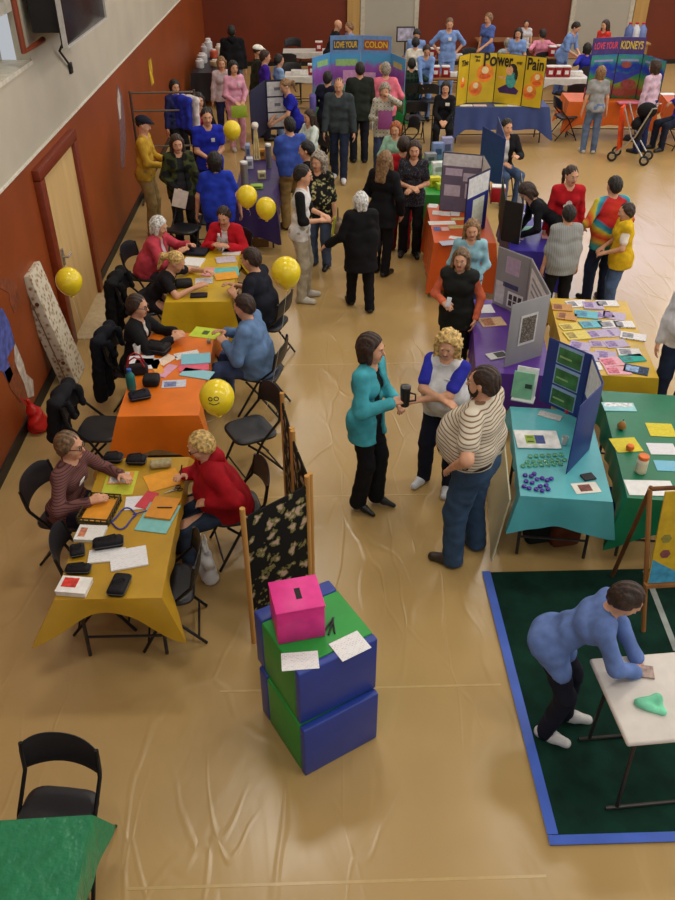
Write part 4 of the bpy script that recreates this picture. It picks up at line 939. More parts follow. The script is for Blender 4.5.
person('rose', 'seated white-haired person in a rose jacket at the yellow table', 158, 217, -14, h=1.58, sit=True, lean=24, L=(0.5, 0.16, 0.82), Rr=(0.46, -0.08, 0.80), hair='bob', hc='white', top=(188, 66, 82), tk='jacket', inner=(196, 180, 186), bot=(60, 50, 60), hp=20, fat=1.15)
seat_for('rose', 'black folding chair under the white-haired woman in rose')
person('pony', 'seated person with a long blond ponytail stretching both arms across the yellow table', 175, 252, -6, h=1.64, sit=True, lean=42, L=(0.64, 0.22, 0.83), Rr=(0.62, -0.2, 0.81), hair='pony', hc='blond', top=(28, 26, 30), tk='tee', bot=(34, 34, 40), hp=30, lp=(-0.1, 0.8, -0.3), rp=(-0.1, -0.8, -0.3))
seat_for('pony', 'black folding chair with a long black coat, under the blond ponytailed woman', 0.05)
coat('long black coat hung on the chair of the blond ponytailed woman', chair_used[-1], (18, 18, 20), 0.6, 0.5)
person('redjacket', 'seated person in a bright red open jacket at the far end of the yellow table', 223, 207, 256, h=1.6, sit=True, lean=16, L=(0.36, 0.12, 0.82), Rr=(0.36, -0.10, 0.82), hair='short', hc='brown', top=(198, 30, 44), tk='jacket', inner=(226, 220, 220), bot=(30, 30, 40), hp=24, fat=1.1)
seat_for('redjacket', 'black folding chair under the woman in the bright red jacket')
person('blackshirt', 'seated person in a black shirt with their back to the large balloon', 250, 248, 160, h=1.74, sit=True, lean=14, female=False, L=(0.3, 0.16, 0.80), Rr=(0.38, -0.05, 0.82), hair='short', hc='brown', top=(28, 30, 40), tk='tee', bot=(38, 42, 58), hp=12, fat=1.15)
seat_for('blackshirt', 'black folding chair under the man in the black shirt')
for x, y, f_, l_ in ((181, 238, 250, 'empty black folding chair in front of the man in the mustard sweater'), (207, 232, 284, 'empty black folding chair behind the woman in the bright red jacket')):
    p = at(x, y, 0.45); chair(p.x, p.y + (0.5 if x > 200 else 0.35), f_, l_)
p = at(258, 246); bx = (p.x - 0.02, p.y + 0.1, 0.404); T = thing('cardboard_box', 'brown cardboard box with white labels on the floor below the pair of balloons', 'box', (p.x - 0.02, p.y + 0.1, 0), R(3))
card = mat((150, 112, 70), 0.8, 0.08, name='cardboard'); MB().box((0, 0, 0.2), (0.36, 0.3, 0.4), card, bev=0.004).build('carton', T); MB().box((0, 0, 0.401), (0.355, 0.295, 0.004), mat((170, 130, 84), 0.8, name='cardboard')).build('flap', T)
for x in (-0.09, 0.07): MB().box((x, -0.1515, 0.2), (0.08, 0.002, 0.14), mat((214, 206, 196), 0.6, 0.1, 40.0, name='label_paper')).build('label', T)
# balloons
balloon('yellow balloon with a face drawn on it, over the orange table', 217, 397, 6.05, 0.128, (-1.0, 5.9, 0.745), smile=True)
balloon('plain yellow balloon in front of the man in the black and white shirt', 286, 272, 7.6, 0.135, (-0.55, 7.0, 0.02))
balloon('plain yellow balloon, lower of the pair over the cardboard box', 266, 208, 10.4, 0.125, bx)
balloon('plain yellow balloon, upper of the pair over the cardboard box', 247, 196, 10.5, 0.125, (bx[0] - 0.1, bx[1], bx[2]))
balloon('plain yellow balloon beside the woman in pink scrubs', 232, 130, 13.0, 0.13, (-1.15, 12.6, 0.02))
balloon('plain yellow balloon in front of the wall door', 69, 281, 8.7, 0.13, (-2.45, 7.8, 0.02))

# ------------------------------------------------ along the wall
T = thing('wrapped_slab', 'tall flowered padded slab leaning against the rust wall beside the door', 'slab', (-2.60, 8.02, 0.0))
T.rotation_euler = (0, R(-11), 0)
ql = pattern('quilt', (206, 196, 176), (150, 88, 76), (168, 150, 118), scale=20.0)
MB().box((-0.06, 0, 0.66), (0.1, 0.4, 1.3), ql, bev=0.012).build('panel', T); MB().box((-0.16, 0.01, 0.66), (0.09, 0.38, 1.3), ql, bev=0.012).build('panel', T)
MB().box((-0.11, -0.185, 0.66), (0.02, 0.02, 1.29), mat((124, 104, 84), 0.8, name='binding_tape')).build('binding', T)
for z in (0.3, 1.0): MB().tube([(-0.06, -0.2, z), (-0.06, -0.207, z)], 0.022, mat((96, 56, 34), 0.5, name='leather_tab'), 10).build('tab', T)
def wall_poly(o_, pts, m, th=0.004, off=0.0, name='painted_shape'):
    q = [wall_at(x, y, LX + 0.002) for x, y in pts]
    MB().prism([(v.y, v.z) for v in q], th, m, Matrix.Translation((LX + off + th, 0, 0)) @ Matrix(((0, -1, 0, 0), (1, 0, 0, 0), (0, 0, 1, 0), (0, 0, 0, 1)))).build(name, o_)
T = thing('wall_mural', 'painted athlete figure in a blue jersey on the rust wall above the red bag', 'mural', (0, 0, 0))
sk_m = mat((130, 68, 40), 0.5, 0.15, 20.0, name='mural_paint'); bl_m = mat((78, 88, 156), 0.5, 0.25, 14.0, name='mural_paint'); wh_m = mat((196, 184, 172), 0.5, 0.15, 14.0, name='mural_paint')
wall_poly(T, [(-6, 275), (5, 279), (14, 280), (19, 292), (19, 306), (14, 313), (10, 303), (9, 293), (0, 288), (-8, 290)], sk_m)
wall_poly(T, [(-12, 316), (2, 308), (9, 322), (15, 344), (6, 360), (-2, 352), (-10, 372)], bl_m)
wall_poly(T, [(-8, 350), (4, 352), (13, 374), (9, 384), (3, 372), (-6, 368)], bl_m, off=0.001)
wall_poly(T, [(14, 341), (23, 362), (26, 374), (33, 380), (34, 396), (28, 398), (22, 382), (15, 362)], wh_m)
wall_poly(T, [(4, 372), (14, 362), (24, 384), (28, 400), (20, 402), (10, 388)], sk_m, off=0.001)
T = thing('wall_mural', 'slim painted dancer figure in grey and white on the far rust wall', 'mural', (0, 0, 0))
wall_poly(T, [(117, 84), (121, 92), (124, 108), (126, 140), (124, 168), (121, 168), (120, 130), (117, 104)], mat((120, 88, 92), 0.5, 0.2, 20.0, name='mural_paint'))
wall_poly(T, [(118, 88), (120, 96), (121, 118), (119.5, 120), (117, 100)], wh_m, off=0.001)
p = wall_at(36, 415, LX + 0.12); T = thing('red_bag', 'bright red fabric bag hanging low on the rust wall over the baseboard', 'bag', (p.x, p.y, p.z))
V, Q = polygonize([RC((0, 0, -0.12), (0, 0, 0.02), 0.095, 0.07, k=0.05), RC((-0.02, 0.0, 0.05), (-0.05, 0.0, 0.16), 0.05, 0.02, 0.05), RC((0.0, 0.08, -0.1), (0, -0.06, -0.08), 0.07, k=0.05)], 0.011, [], wrinkle(3, 0.014)); mesh_obj('bag_body', V, Q, [plastic((196, 28, 22))], T)
MB().tube([(-0.05, -0.03, 0.13), (-0.11, 0, 0.2), (-0.05, 0.03, 0.13)], 0.007, plastic((196, 28, 22)), 6).build('strap', T)
# television on its bracket
tv_x = LX + 0.42
a, b_ = wall_at(66, 50, tv_x), wall_at(105, 17, tv_x)
zb = (a.z + b_.z) / 2; T = thing('television', 'black wall-mounted television with a silver frame edge, high above the rust wall', 'television', (tv_x, (a.y + b_.y) / 2, zb), 0)
wl = b_.y - a.y; dk = mat((20, 16, 24), 0.25, name='screen_glass'); MB().box((-0.02, 0, 0.56), (0.04, wl, 1.12), dk, bev=0.004).build('screen', T)
fr = MB(); sv = mat((196, 192, 186), 0.4, name='silver_frame'); fr.box((0.002, 0, 0.004), (0.05, wl + 0.01, 0.014), sv); fr.box((0.002, -wl / 2, 0.56), (0.05, 0.012, 1.12), sv); fr.box((0.002, wl / 2, 0.56), (0.05, 0.022, 1.12), sv); fr.build('bezel', T)
MB().box((-0.2, -0.05, 0.62), (0.3, wl * 0.82, 1.0), mat((24, 24, 26), 0.5, name='black_housing'), bev=0.02).build('housing', T)
br = MB(); pm = mat((140, 62, 36), 0.45, name='red_oxide_steel'); br.tube([(-0.33, -wl * 0.5 - 0.32, 1.6), (-0.33, -wl * 0.5 - 0.32, 0.02), (-0.33, -wl * 0.3, 0.02)], 0.03, pm, 10); br.build('bracket', T)
q = wall_at(71, 68, LX + 0.02); cb = MB(); cb.tube([(-0.18, 0.0, 0.03), (-0.25, 0.03, -0.04), (-0.36, 0.05, -0.2), (LX + 0.03 - tv_x, q.y - (a.y + b_.y) / 2, q.z - zb)], 0.014, mat((20, 20, 20), 0.5, name='cable'), 8); cb.build('power_cable', T)
tag(MB().box((0, 0, 0), (0.03, 0.1, 0.12), mat((30, 28, 28), 0.4, name='outlet'), bev=0.005).build('wall_outlet', None, (LX + 0.016, q.y, q.z)), 'black wall outlet below the television', 'outlet')
# ================================================================= people standing in the aisle
i = person('teal', 'standing person in a teal blazer and black heels holding a black travel mug', 372, 335, -28, h=1.66, heel=0.055, L=(0.22, 0.1, 1.14), Rr=(0.25, -0.08, 1.22), hair='bob', hc='brown', top=(70, 162, 176), tk='jacket', inner=(22, 22, 26), bot=(22, 22, 26), bk='flare', shoe=(20, 18, 18), hem=0.2, hp=4, hy=8, feet=((0.08, 0.08), (-0.03, -0.07)), lean=2, curl=0.9)
T = thing('travel_mug', 'black lidded travel mug held by the woman in the teal blazer', 'mug', (i['R'].x + 0.03, i['R'].y, i['R'].z - 0.03))
MB().lathe([(0.033, -0.02), (0.036, 0.0), (0.042, 0.13), (0.042, 0.14)], mat((26, 27, 30), 0.3, name='mug_black'), n=20).build('mug_body', T); MB().lathe([(0.043, 0.138), (0.043, 0.155), (0.03, 0.162)], mat((40, 40, 44), 0.35, name='mug_lid'), n=20).build('lid', T)
MB().tube([(0.03, -0.02, 0.11), (0.075, -0.04, 0.105), (0.078, -0.042, 0.05), (0.032, -0.02, 0.03)], 0.008, mat((26, 27, 30), 0.3, name='mug_black'), 8).build('handle', T)
person('jersey', 'standing person with curly blond hair and folded arms in a white jersey with blue sleeves', 449, 333, 238, h=1.56, L=(0.29, -0.11, 1.10), Rr=(0.27, 0.10, 1.14), lp=(0.5, 1, -0.7), rp=(0.5, -1, -0.7), hair='curly', hc='blond', top=(214, 212, 214), tk='raglan', sleevec=(48, 52, 168), bot=(26, 30, 46), shoe=(214, 218, 226), hem=0.1, fat=1.15, hp=12, hy=10, feet=((0.05, 0.12), (0.05, -0.12)), badge=(0.07, 0.02, 0.05, 0.035))
person('striped_man', 'large standing bearded person in a cream striped polo and jeans, hand on hip', 485, 367, 148, h=1.78, fat=1.42, female=False, lean=0, L=(0.06, 0.30, 1.04), lp=(-0.6, 1.0, -0.1), Rr=(0.22, -0.2, 1.0), hair='short', beard=True, hc='brown', top=pattern('stripes', (212, 202, 182), (128, 96, 74), scale=12.0), tk='tee', bot=(54, 76, 104), belt=(40, 30, 26), shoe=(52, 40, 30), hem=-0.06, loose=0.012, hy=6, hp=4, feet=((0.04, 0.13), (-0.04, -0.13)))
person('whitehair', 'standing white-haired person in a long black coat seen from behind, arm held out', 361, 192, 100, h=1.5, L=(0.12, 0.44, 0.98), lp=(-0.3, 0.3, -1), Rr=(0.12, -0.25, 0.85), hair='bob', hc='white', top=(20, 19, 22), tk='coat', bot=(24, 23, 27), hem=0.28, fat=1.15, feet=((0.16, 0.08), (-0.1, -0.1)))
person('longcoat', 'standing sandy-haired person in a black coat with a bag, next to the white-haired one', 386, 151, 55, h=1.66, L=(0.2, 0.1, 1.05), Rr=(0.1, -0.24, 0.9), hair='long', hc='sandy', top=(20, 20, 24), tk='coat', bot=(22, 22, 26), hem=0.22, feet=((0.02, 0.09), (-0.04, -0.09)))
person('printtop', 'standing person with long brown hair in a dark print blouse, hands together', 415, 141, 262, h=1.62, L=(0.23, 0.03, 1.08), Rr=(0.23, -0.03, 1.1), hair='long', hc='brown', top=pattern('floral', (34, 34, 42), (112, 104, 112), (60, 60, 70), scale=30.0), tk='vtop', bot=(24, 22, 26), bk='flare', hem=0.16)
person('redback', 'standing person in a red sweater and red trousers half hidden by the black coat', 404, 136, 80, h=1.62, L=(0.2, 0.18, 1.05), Rr=(0.2, -0.18, 1.05), hair='short', hc='brown', top=(178, 24, 36), tk='long', bot=(150, 22, 34), shoe=(70, 22, 26))
person('greenfar', 'seated red-haired person in a pale green top behind the one in red', 396, 122, 250, h=1.6, sit=True, hair='bob', hc='red', top=(150, 190, 168), tk='long', bot=(40, 44, 60), L=(0.3, 0.1, 0.75), Rr=(0.3, -0.1, 0.75)); seat_for('greenfar', 'black folding chair under the red-haired person in pale green')
person('hoodie', 'walking balding person in a dark grey hooded sweatshirt, jeans and white shoes', 339, 78, 262, h=1.72, female=False, L=(0.12, 0.27, 0.84), Rr=(0.16, -0.24, 0.86), hair='crop', hc='mouse', top=(58, 66, 70), tk='hood', bot=(40, 48, 72), shoe=(226, 226, 230), hem=0.12, feet=((0.16, 0.09), (-0.12, -0.09)), hp=14, fat=1.08)
person('plaid', 'standing person in a pale plaid shirt with a hand raised to the face', 385, 83, 268, h=1.62, L=(0.16, 0.06, 1.50), Rr=(0.24, -0.06, 1.1), lp=(0.2, 0.9, -0.6), hair='bob', hc='grey', top=pattern('plaid', (206, 204, 190), (120, 130, 120), (170, 150, 130), scale=5.0), tk='long', bot=(56, 66, 96), hem=0.16, hp=20)
q = PEOPLE['plaid']['R']; tag(MB().box((0, 0, 0), (0.24, 0.02, 0.30), mat((124, 42, 104), 0.5, name='folder_card'), bev=0.004).build('folder', None, (q.x, q.y - 0.03, q.z + 0.04), (R(-20), 0, R(-8))), 'magenta folder held by the person in the plaid shirt', 'folder')
person('olive', 'standing person in a dark olive coat with back turned, before the colour landscape display', 360, 62, 96, h=1.76, female=False, L=(0.1, 0.26, 0.85), Rr=(0.08, -0.28, 0.84), hair='short', hc='dark', top=(36, 42, 36), tk='jacket', bot=(30, 32, 44), hem=0.2, fat=1.1)
q = PEOPLE['olive']['R']; tag(MB().box((0, 0, 0), (0.22, 0.006, 0.28), mat((222, 220, 214), 0.6, name='paper')).build('paper_sheet', None, (q.x + 0.06, q.y - 0.04, q.z - 0.06), (R(-14), 0, 0)), 'white sheet hanging from the hand of the person in the olive coat', 'paper')
person('navyside', 'standing person in a navy jacket with a lilac bag beside the landscape display', 328, 71, 68, h=1.64, L=(0.2, 0.15, 1.05), Rr=(0.05, -0.24, 0.85), hair='short', hc='dark', top=(28, 28, 46), tk='jacket', bot=(28, 28, 40), hem=0.16)
q = PEOPLE['navyside']['chest']; tag(MB().box((0, 0, 0), (0.12, 0.24, 0.3), cloth((108, 96, 168)), bev=0.04, seg=3).build('shoulder_bag', None, (q.x - 0.27, q.y - 0.03, q.z - 0.12)), 'lilac shoulder bag beside the person in the navy jacket', 'bag')
person('pinkback', 'standing grey-haired person in a coral pink shirt reading the landscape display', 386, 62, 92, h=1.74, L=(0.2, 0.15, 1.1), Rr=(0.2, -0.15, 1.1), hair='short', hc='grey', top=(226, 118, 138), tk='long', bot=(60, 60, 76), hem=0.14, fat=1.15)
# ================================================================= along the wall, standing
i = person('mustardman', 'standing person in a mustard sweater, khaki trousers and navy cap by the wall', 142, 116, -2, h=1.74, female=False, L=(0.28, 0.08, 1.08), Rr=(0.30, -0.12, 1.06), hair='crop', hc='dark', top=(188, 148, 48), tk='long', bot=(146, 122, 78), shoe=(110, 92, 60), hem=0.1, fat=1.12, hp=14)
def cap(i, col, brim=True):
    T = i['T']; H = i['H']; s = i['s']; V, Q = polygonize([EL(H(-0.012, 0, 0.055), np.array([0.108, 0.09, 0.075]) * s, np.stack([H(1, 0, 0) - H(0, 0, 0), H(0, 1, 0) - H(0, 0, 0), H(0, 0, 1) - H(0, 0, 0)], 1) / s)] + ([RC(H(0.07, -0.03, 0.055), H(0.15, -0.02, 0.035), 0.03 * s, 0.016 * s, 0.03), RC(H(0.07, 0.03, 0.055), H(0.15, 0.02, 0.035), 0.03 * s, 0.016 * s, 0.03)] if brim else []), 0.011, [lambda p: -((p - H(0, 0, 0.045)) @ (H(0, 0, 1) - H(0, 0, 0)) / s)])
    mesh_obj('cap', V, Q, [cloth(col)], T)
cap(i, (28, 30, 44))
tag(MB().box((0, 0, 0), (0.012, 0.2, 0.27), mat((232, 228, 218), 0.6, name='paper')).build('paper_sheet', None, (i['R'].x + 0.06, i['R'].y + 0.05, i['R'].z + 0.06), (0, R(25), R(-24))), 'white papers held up by the man in the mustard sweater', 'paper')
i = person('camo', 'standing long-haired person in a black and olive camouflage jacket holding papers', 176, 135, 288, h=1.62, L=(0.1, 0.27, 0.85), Rr=(0.2, -0.12, 0.98), hair='long', hc='brown', top=pattern('camo', (24, 25, 24), (60, 66, 32), (30, 32, 28), scale=4.5), tk='jacket', inner=(44, 44, 48), bot=(34, 34, 36), hem=0.16, fat=1.08)
tag(MB().box((0, 0, 0), (0.2, 0.01, 0.24), mat((206, 190, 176), 0.6, name='paper')).build('paper_sheet', None, (i['R'].x, i['R'].y - 0.05, i['R'].z - 0.06), (R(-15), R(18), R(10))), 'buff papers in the hand of the person in the camouflage jacket', 'paper')
person('bluebadge', 'standing person in a royal blue polo with a white round badge, hands folded', 206, 108, 284, h=1.72, female=False, L=(0.24, 0.02, 1.0), Rr=(0.24, -0.03, 1.02), hair='short', hc='dark', top=(34, 48, 176), tk='tee', bot=(30, 36, 70), hem=0.12, fat=1.12, badge=(0.05, 0.0, 0.055, 0.055))
person('blueback', 'standing dark-haired person in a royal blue top seen from behind, near the red jacket', 214, 152, 98, h=1.64, L=(0.12, 0.3, 0.88), Rr=(0.1, -0.3, 0.88), hair='bob', hc='black', top=(34, 56, 172), tk='tee', bot=(32, 44, 120), hem=0.16, fat=1.25)
person('darkpink', 'standing person in a dark jacket over a raspberry top behind the badge wearer', 198, 93, 292, h=1.62, hair='long', hc='dark', top=(26, 24, 28), tk='jacket', inner=(168, 40, 76), bot=(28, 28, 34), L=(0.2, 0.1, 1.0), Rr=(0.2, -0.12, 1.0))
i = person('pinkscrubs', 'standing person in pale pink scrubs holding a lime green folder', 233, 61, 296, h=1.64, L=(0.22, 0.1, 0.98), Rr=(0.22, -0.08, 0.98), hair='long', hc='black', top=(220, 158, 182), tk='long', bot=(214, 156, 180), shoe=(196, 186, 186), hem=0.16, badge=(0.05, 0.02, 0.03, 0.05))
tag(MB().box((0, 0, 0), (0.3, 0.012, 0.22), mat((150, 176, 40), 0.5, name='folder_card'), bev=0.003).build('folder', None, (i['R'].x, i['R'].y - 0.06, i['R'].z - 0.1), (R(-12), 0, R(14))), 'lime green folder held by the person in pink scrubs', 'folder')
person('lightlady', 'standing fair-haired person in a pale top behind the pink scrubs', 221, 57, 280, h=1.6, hair='bob', hc='sandy', top=(196, 180, 186), tk='long', bot=(40, 44, 80))
person('blackcollar', 'standing person in a black jacket with pale collar at the far wall table', 231, 25, 95, h=1.78, female=False, hair='short', hc='black', top=(20, 20, 24), tk='hood', bot=(96, 104, 116), fat=1.15)
i = person('whitecap', 'standing person in a white cap and dark olive jacket near the far tables', 258, 45, 8, h=1.74, female=False, hair='crop', hc='dark', top=(44, 46, 34), tk='jacket', bot=(34, 34, 38), hem=0.18, fat=1.15, L=(0.2, 0.1, 1.0)); cap(i, (226, 222, 214))
person('purplefar', 'standing person in a violet shirt beside the white cap', 265, 50, 12, h=1.7, female=False, hair='short', hc='brown', top=(62, 34, 150), tk='tee', bot=(34, 36, 50))
person('skyfar', 'standing person in light blue scrubs behind the violet shirt', 279, 54, 20, h=1.6, hair='short', hc='dark', top=(140, 172, 216), tk='tee', bot=(120, 150, 200))
person('blueponytail', 'leaning fair-haired person in a royal blue top reaching over the white-panelled booth', 285, 79, 205, h=1.64, lean=20, hair='pony', hc='sandy', top=(40, 44, 172), tk='tee', bot=(34, 36, 80), L=(0.46, 0.1, 0.98), Rr=(0.44, -0.12, 0.98), hp=24)
person('longwhite', 'seated person with very long brown hair in a pale top at the booth', 309, 110, 212, h=1.64, sit=True, hair='long', hc='brown', top=(208, 220, 214), tk='long', bot=(60, 66, 90), L=(0.36, 0.1, 0.8), Rr=(0.34, -0.1, 0.8)); seat_for('longwhite', 'black folding chair under the long-haired person in the pale top')
person('bluekhaki', 'standing person in a blue shirt and khaki trousers seen from behind at the booth', 289, 117, 112, h=1.66, female=False, hair='short', hc='black', top=(58, 82, 164), tk='tee', bot=(142, 116, 72), hem=0.08, fat=1.2, L=(0.3, 0.1, 1.0), Rr=(0.2, -0.2, 0.95))
person('blackprofile', 'standing dark-haired person in a black shirt looking towards the booth', 306, 141, 176, h=1.66, female=False, hair='short', hc='black', top=(22, 22, 26), tk='tee', bot=(30, 32, 44))
person('floralgrey', 'standing grey-haired person in a black blouse with pale flowers', 318, 153, 246, h=1.58, hair='curly', hc='grey', top=pattern('floral', (24, 24, 26), (196, 186, 130), (90, 96, 70), scale=13.0), tk='elbow', bot=(70, 84, 110), hem=0.2, fat=1.2, hy=-12)
q = PEOPLE['floralgrey']['L']; T = thing('handbag', 'taupe handbag on the arm of the grey-haired woman in black flowers', 'handbag', (q.x + 0.04, q.y - 0.05, q.z + 0.0)); MB().box((0, 0, -0.05), (0.13, 0.26, 0.2), cloth((130, 112, 90)), bev=0.05, seg=3).build('bag_body', T); MB().tube([(0, -0.09, 0.04), (0, -0.05, 0.18), (0, 0.05, 0.18), (0, 0.09, 0.04)], 0.01, cloth((110, 92, 72)), 6).build('handle', T)
i = person('raglan', 'standing person in a white shirt with black sleeves and pale trousers, lime pouch in hand', 303, 165, -8, h=1.74, female=False, hair='short', hc='dark', top=(222, 220, 218), tk='raglan', yoke=1.15, sleevec=(22, 22, 24), bot=(176, 166, 146), shoe=(196, 190, 180), hem=0.12, L=(0.26, 0.06, 1.1), Rr=(0.26, -0.1, 1.08), hp=10)
tag(MB().box((0, 0, 0), (0.02, 0.1, 0.34), cloth((176, 188, 44)), bev=0.008).build('lime_pouch', None, (i['R'].x + 0.07, i['R'].y - 0.02, i['R'].z - 0.12), (0, R(8), 0)), 'lime pouch hanging from the hand of the man with black sleeves', 'pouch')
# clothes rack by the wall
ra, rb_ = at(141, 150, 0.9), at(180, 140, 0.9); T = thing('garment_rack', 'metal garment rack with open frame standing against the rust wall', 'rack', (-2.35, 13.9, 0), R(4))
rk = metal((120, 110, 100))
for x in (-0.5, 0.5): MB().tube([(x, 0, 0), (x, 0, 1.75)], 0.02, rk, 8).build('post', T); MB().tube([(x, -0.25, 0.03), (x, 0.25, 0.03)], 0.02, rk, 8).build('foot', T)
for z in (1.72, 1.45, 0.9): MB().tube([(-0.5, 0, z), (0.5, 0, z)], 0.016, rk, 8).build('rail', T)
for x, c_, l_ in ((0.42, (214, 206, 206), 'white shirt hanging at the end of the garment rack'), (0.3, (46, 58, 176), 'royal blue shirt hanging on the garment rack')):
    V, Q = polygonize([RC((0, -0.16, 1.62), (0, 0.16, 1.62), 0.05, k=0.03), RC((0, -0.13, 1.55), (0, -0.12, 1.2), 0.05, k=0.06), RC((0, 0.13, 1.55), (0, 0.12, 1.2), 0.05, k=0.06), RC((0, 0, 1.6), (0, 0, 1.2), 0.055, k=0.08)], 0.015, [], wrinkle(2, 0.006))
    a = R(4); o = mesh_obj('hanging_shirt', V, Q, [cloth(c_)], None); o.location = (-2.35 + x * math.cos(a), 13.9 + x * math.sin(a), 0); o.rotation_euler = (0, 0, R(50)); tag(o, l_, 'shirt')
person('rackperson', 'dark-haired person in a navy top half hidden behind the garment rack', 174, 80, 300, h=1.58, hair='bob', hc='black', top=(40, 46, 96), tk='long', bot=(26, 26, 30))
p = wall_at(151, 72, LX + 0.01); tag(MB().box((0, 0, 0), (0.01, 0.3, 0.42), mat((206, 156, 40), 0.5, 0.35, 6.0, name='poster_print')).build('wall_poster', None, p), 'small yellow and blue poster on the rust wall above the garment rack', 'poster')

# ================================================================= right front: carpet, white table, easel
cg = mat((14, 46, 36), 0.9, 0.18, 6.0, 0.3, spec=0.15, name='carpet_pile')
tag(MB().box((0, 0, 0.006), (2.6, 2.23, 0.012), cg).build('carpet', None, (2.64, 3.655, 0.0005)), 'dark green carpet square edged with blue tape on the hall floor', 'carpet')
bt = mat((62, 98, 196), 0.5, 0.06, 3.0, name='blue_tape')
for l_, x0, y0, x1, y1 in (('blue tape strip along the near edge of the green carpet', 1.31, 2.51, 3.94, 2.57), ('blue tape strip along the aisle edge of the green carpet', 1.31, 2.575, 1.375, 4.78), ):
    tag(MB().box((0, 0, 0.001), (x1 - x0, y1 - y0, 0.002), bt).build('tape_strip', None, ((x0 + x1) / 2, (y0 + y1) / 2, 0.013)), l_, 'tape')
a, b_ = at(645, 572), at(676, 652); L_ = (b_ - a).length
tag(MB().box((0, 0, 0.001), (L_, 0.045, 0.002), mat((150, 156, 152), 0.5, name='grey_tape')).build('tape_strip', None, ((a.x + b_.x) / 2, (a.y + b_.y) / 2, 0.013), (0, 0, math.atan2(b_.y - a.y, b_.x - a.x))), 'grey tape line crossing the green carpet beside the easel', 'tape')
T = thing('folding_table', 'small bare white folding table standing on the green carpet', 'table', (1.94, 2.98, 0.0125), R(4), 'folding tables')
MB().box((0, 0, 0.72), (0.6, 0.6, 0.035), mat((212, 204, 196), 0.35, 0.02, name='white_laminate'), bev=0.05, seg=4).build('tabletop', T)
for x in (-0.19, 0.19): MB().tube([(x, -0.2, 0.71), (x, -0.22, 0.36), (x, -0.24, 0.0)], 0.012, legm, 8).build('leg', T); MB().tube([(x, 0.2, 0.71), (x, 0.24, 0.0)], 0.012, legm, 8).build('leg', T)
for y in (-0.24, 0.24): MB().tube([(-0.26, y, 0.012), (0.26, y, 0.012)], 0.012, legm, 8).build('stretcher', T)
ztw = 0.7505
p = at(650, 706, ztw); T = thing('cloth_cap', 'folded mint green surgical cap lying on the white table', 'cap', (p.x, p.y, ztw))
V, Q = polygonize([RC((-0.07, 0.02, 0.012), (0.05, 0.03, 0.02), 0.02, 0.028, 0.03), RC((-0.06, 0.0, 0.012), (0.05, -0.05, 0.014), 0.016, 0.02, 0.03), RC((0.05, 0.03, 0.016), (0.06, -0.05, 0.012), 0.024, 0.016, 0.03)], 0.006, [lambda p: 0.001 - p[:, 2]], wrinkle(5, 0.006)); mesh_obj('cap_cloth', V, Q, [cloth((128, 216, 176))], T)
q = at(642, 672, ztw); tag(MB().box((0, 0, 0.006), (0.13, 0.09, 0.012), mat((150, 128, 118), 0.6, 0.2, 30.0, name='printed_card')).build('card_pad', None, (q.x, q.y, ztw + 0.0006), (0, 0, R(-12))), 'printed card under the hand of the person in the denim shirt', 'card')
person('denim', 'person in a blue denim shirt and dark trousers bending over the small white table', 0, 0, -22, h=1.52, lean=40, root=DEN, L=(0.42, 0.05, 0.86), Rr=(0.42, -0.06, 0.86), feet=((0.06, 0.09), (-0.05, -0.10)), shift=-0.12, drop=0.03, hair='short', hc='brown', top=(98, 122, 178), tk='long', bot=(26, 28, 42), shoe=(206, 202, 200), hem=0.1, hp=40, fat=0.96, loose=0.006, lp=(-0.3, 0.6, 0.1), rp=(-0.3, -0.6, 0.1))
T = thing('easel', 'wooden A-frame easel at the edge of the green carpet', 'easel', (0, 0, 0)); ew = pattern('wood', (86, 54, 32), (118, 78, 46), scale=6.0); ew2 = pattern('wood', (140, 92, 48), (168, 116, 66), scale=6.0)
B0, T0, R0 = at(643, 632), at(650, 489, 1.22), at(612, 577); B0.z = 0.0125
B1, T1 = B0 + Vector((0.66, 0.03, 0)), T0 + Vector((0.6, 0.03, 0))
MB().tube([B0, T0], 0.018, ew2, 8).build('leg', T); MB().tube([B1, T1], 0.018, ew2, 8).build('leg', T)
MB().tube([R0 + Vector((0, 0, 0.012)), T0 + Vector((0.02, 0.03, -0.01))], 0.017, ew, 8).build('leg', T); MB().tube([R0 + Vector((0.8, 0.03, 0.012)), T1 + Vector((-0.02, 0.03, -0.01))], 0.017, ew, 8).build('leg', T)
MB().tube([T0, T1], 0.016, ew, 8).build('stretcher', T)
ux = (T1 - T0).normalized(); uz = (T0 - B0).normalized(); uy = uz.cross(ux).normalized(); uz = ux.cross(uy)
def ez(z): return B0 + (T0 - B0) * ((z - 0.0125) / (T0.z - 0.0125))
lo_ = ez(0.47); Lh = (T0 - lo_).length
Mx = Matrix((ux, uy, uz)).transposed().to_4x4()
lg = MB().box((0.3, -0.035, 0), (0.64, 0.05, 0.025), ew2).build('ledge', T); lg.matrix_world = Matrix.Translation(lo_ + Vector((0, 0, -0.02))) @ Mx; lg.parent = T
T = thing('poster_board', 'yellow poster board with a blue corner and small pictures, standing on the easel', 'poster', lo_ - uy * 0.03); T.rotation_euler = Mx.to_euler()
MB().box((0.3, 0, Lh * 0.49), (0.6, 0.012, Lh * 0.98), mat((206, 168, 34), 0.5, name='yellow_card')).build('board_sheet', T); pn = (T, 0.6, Lh * 0.98)
poly(pn, [(0.005, 0.0), (0.995, 0.0), (0.995, 0.02), (0.52, 0.02), (0.005, 0.27)], (64, 150, 186), y=0.0065, name='blue_corner'); rect(pn, 0.34, 0.56, 0.92, 0.8, (226, 222, 206), y=0.0075)
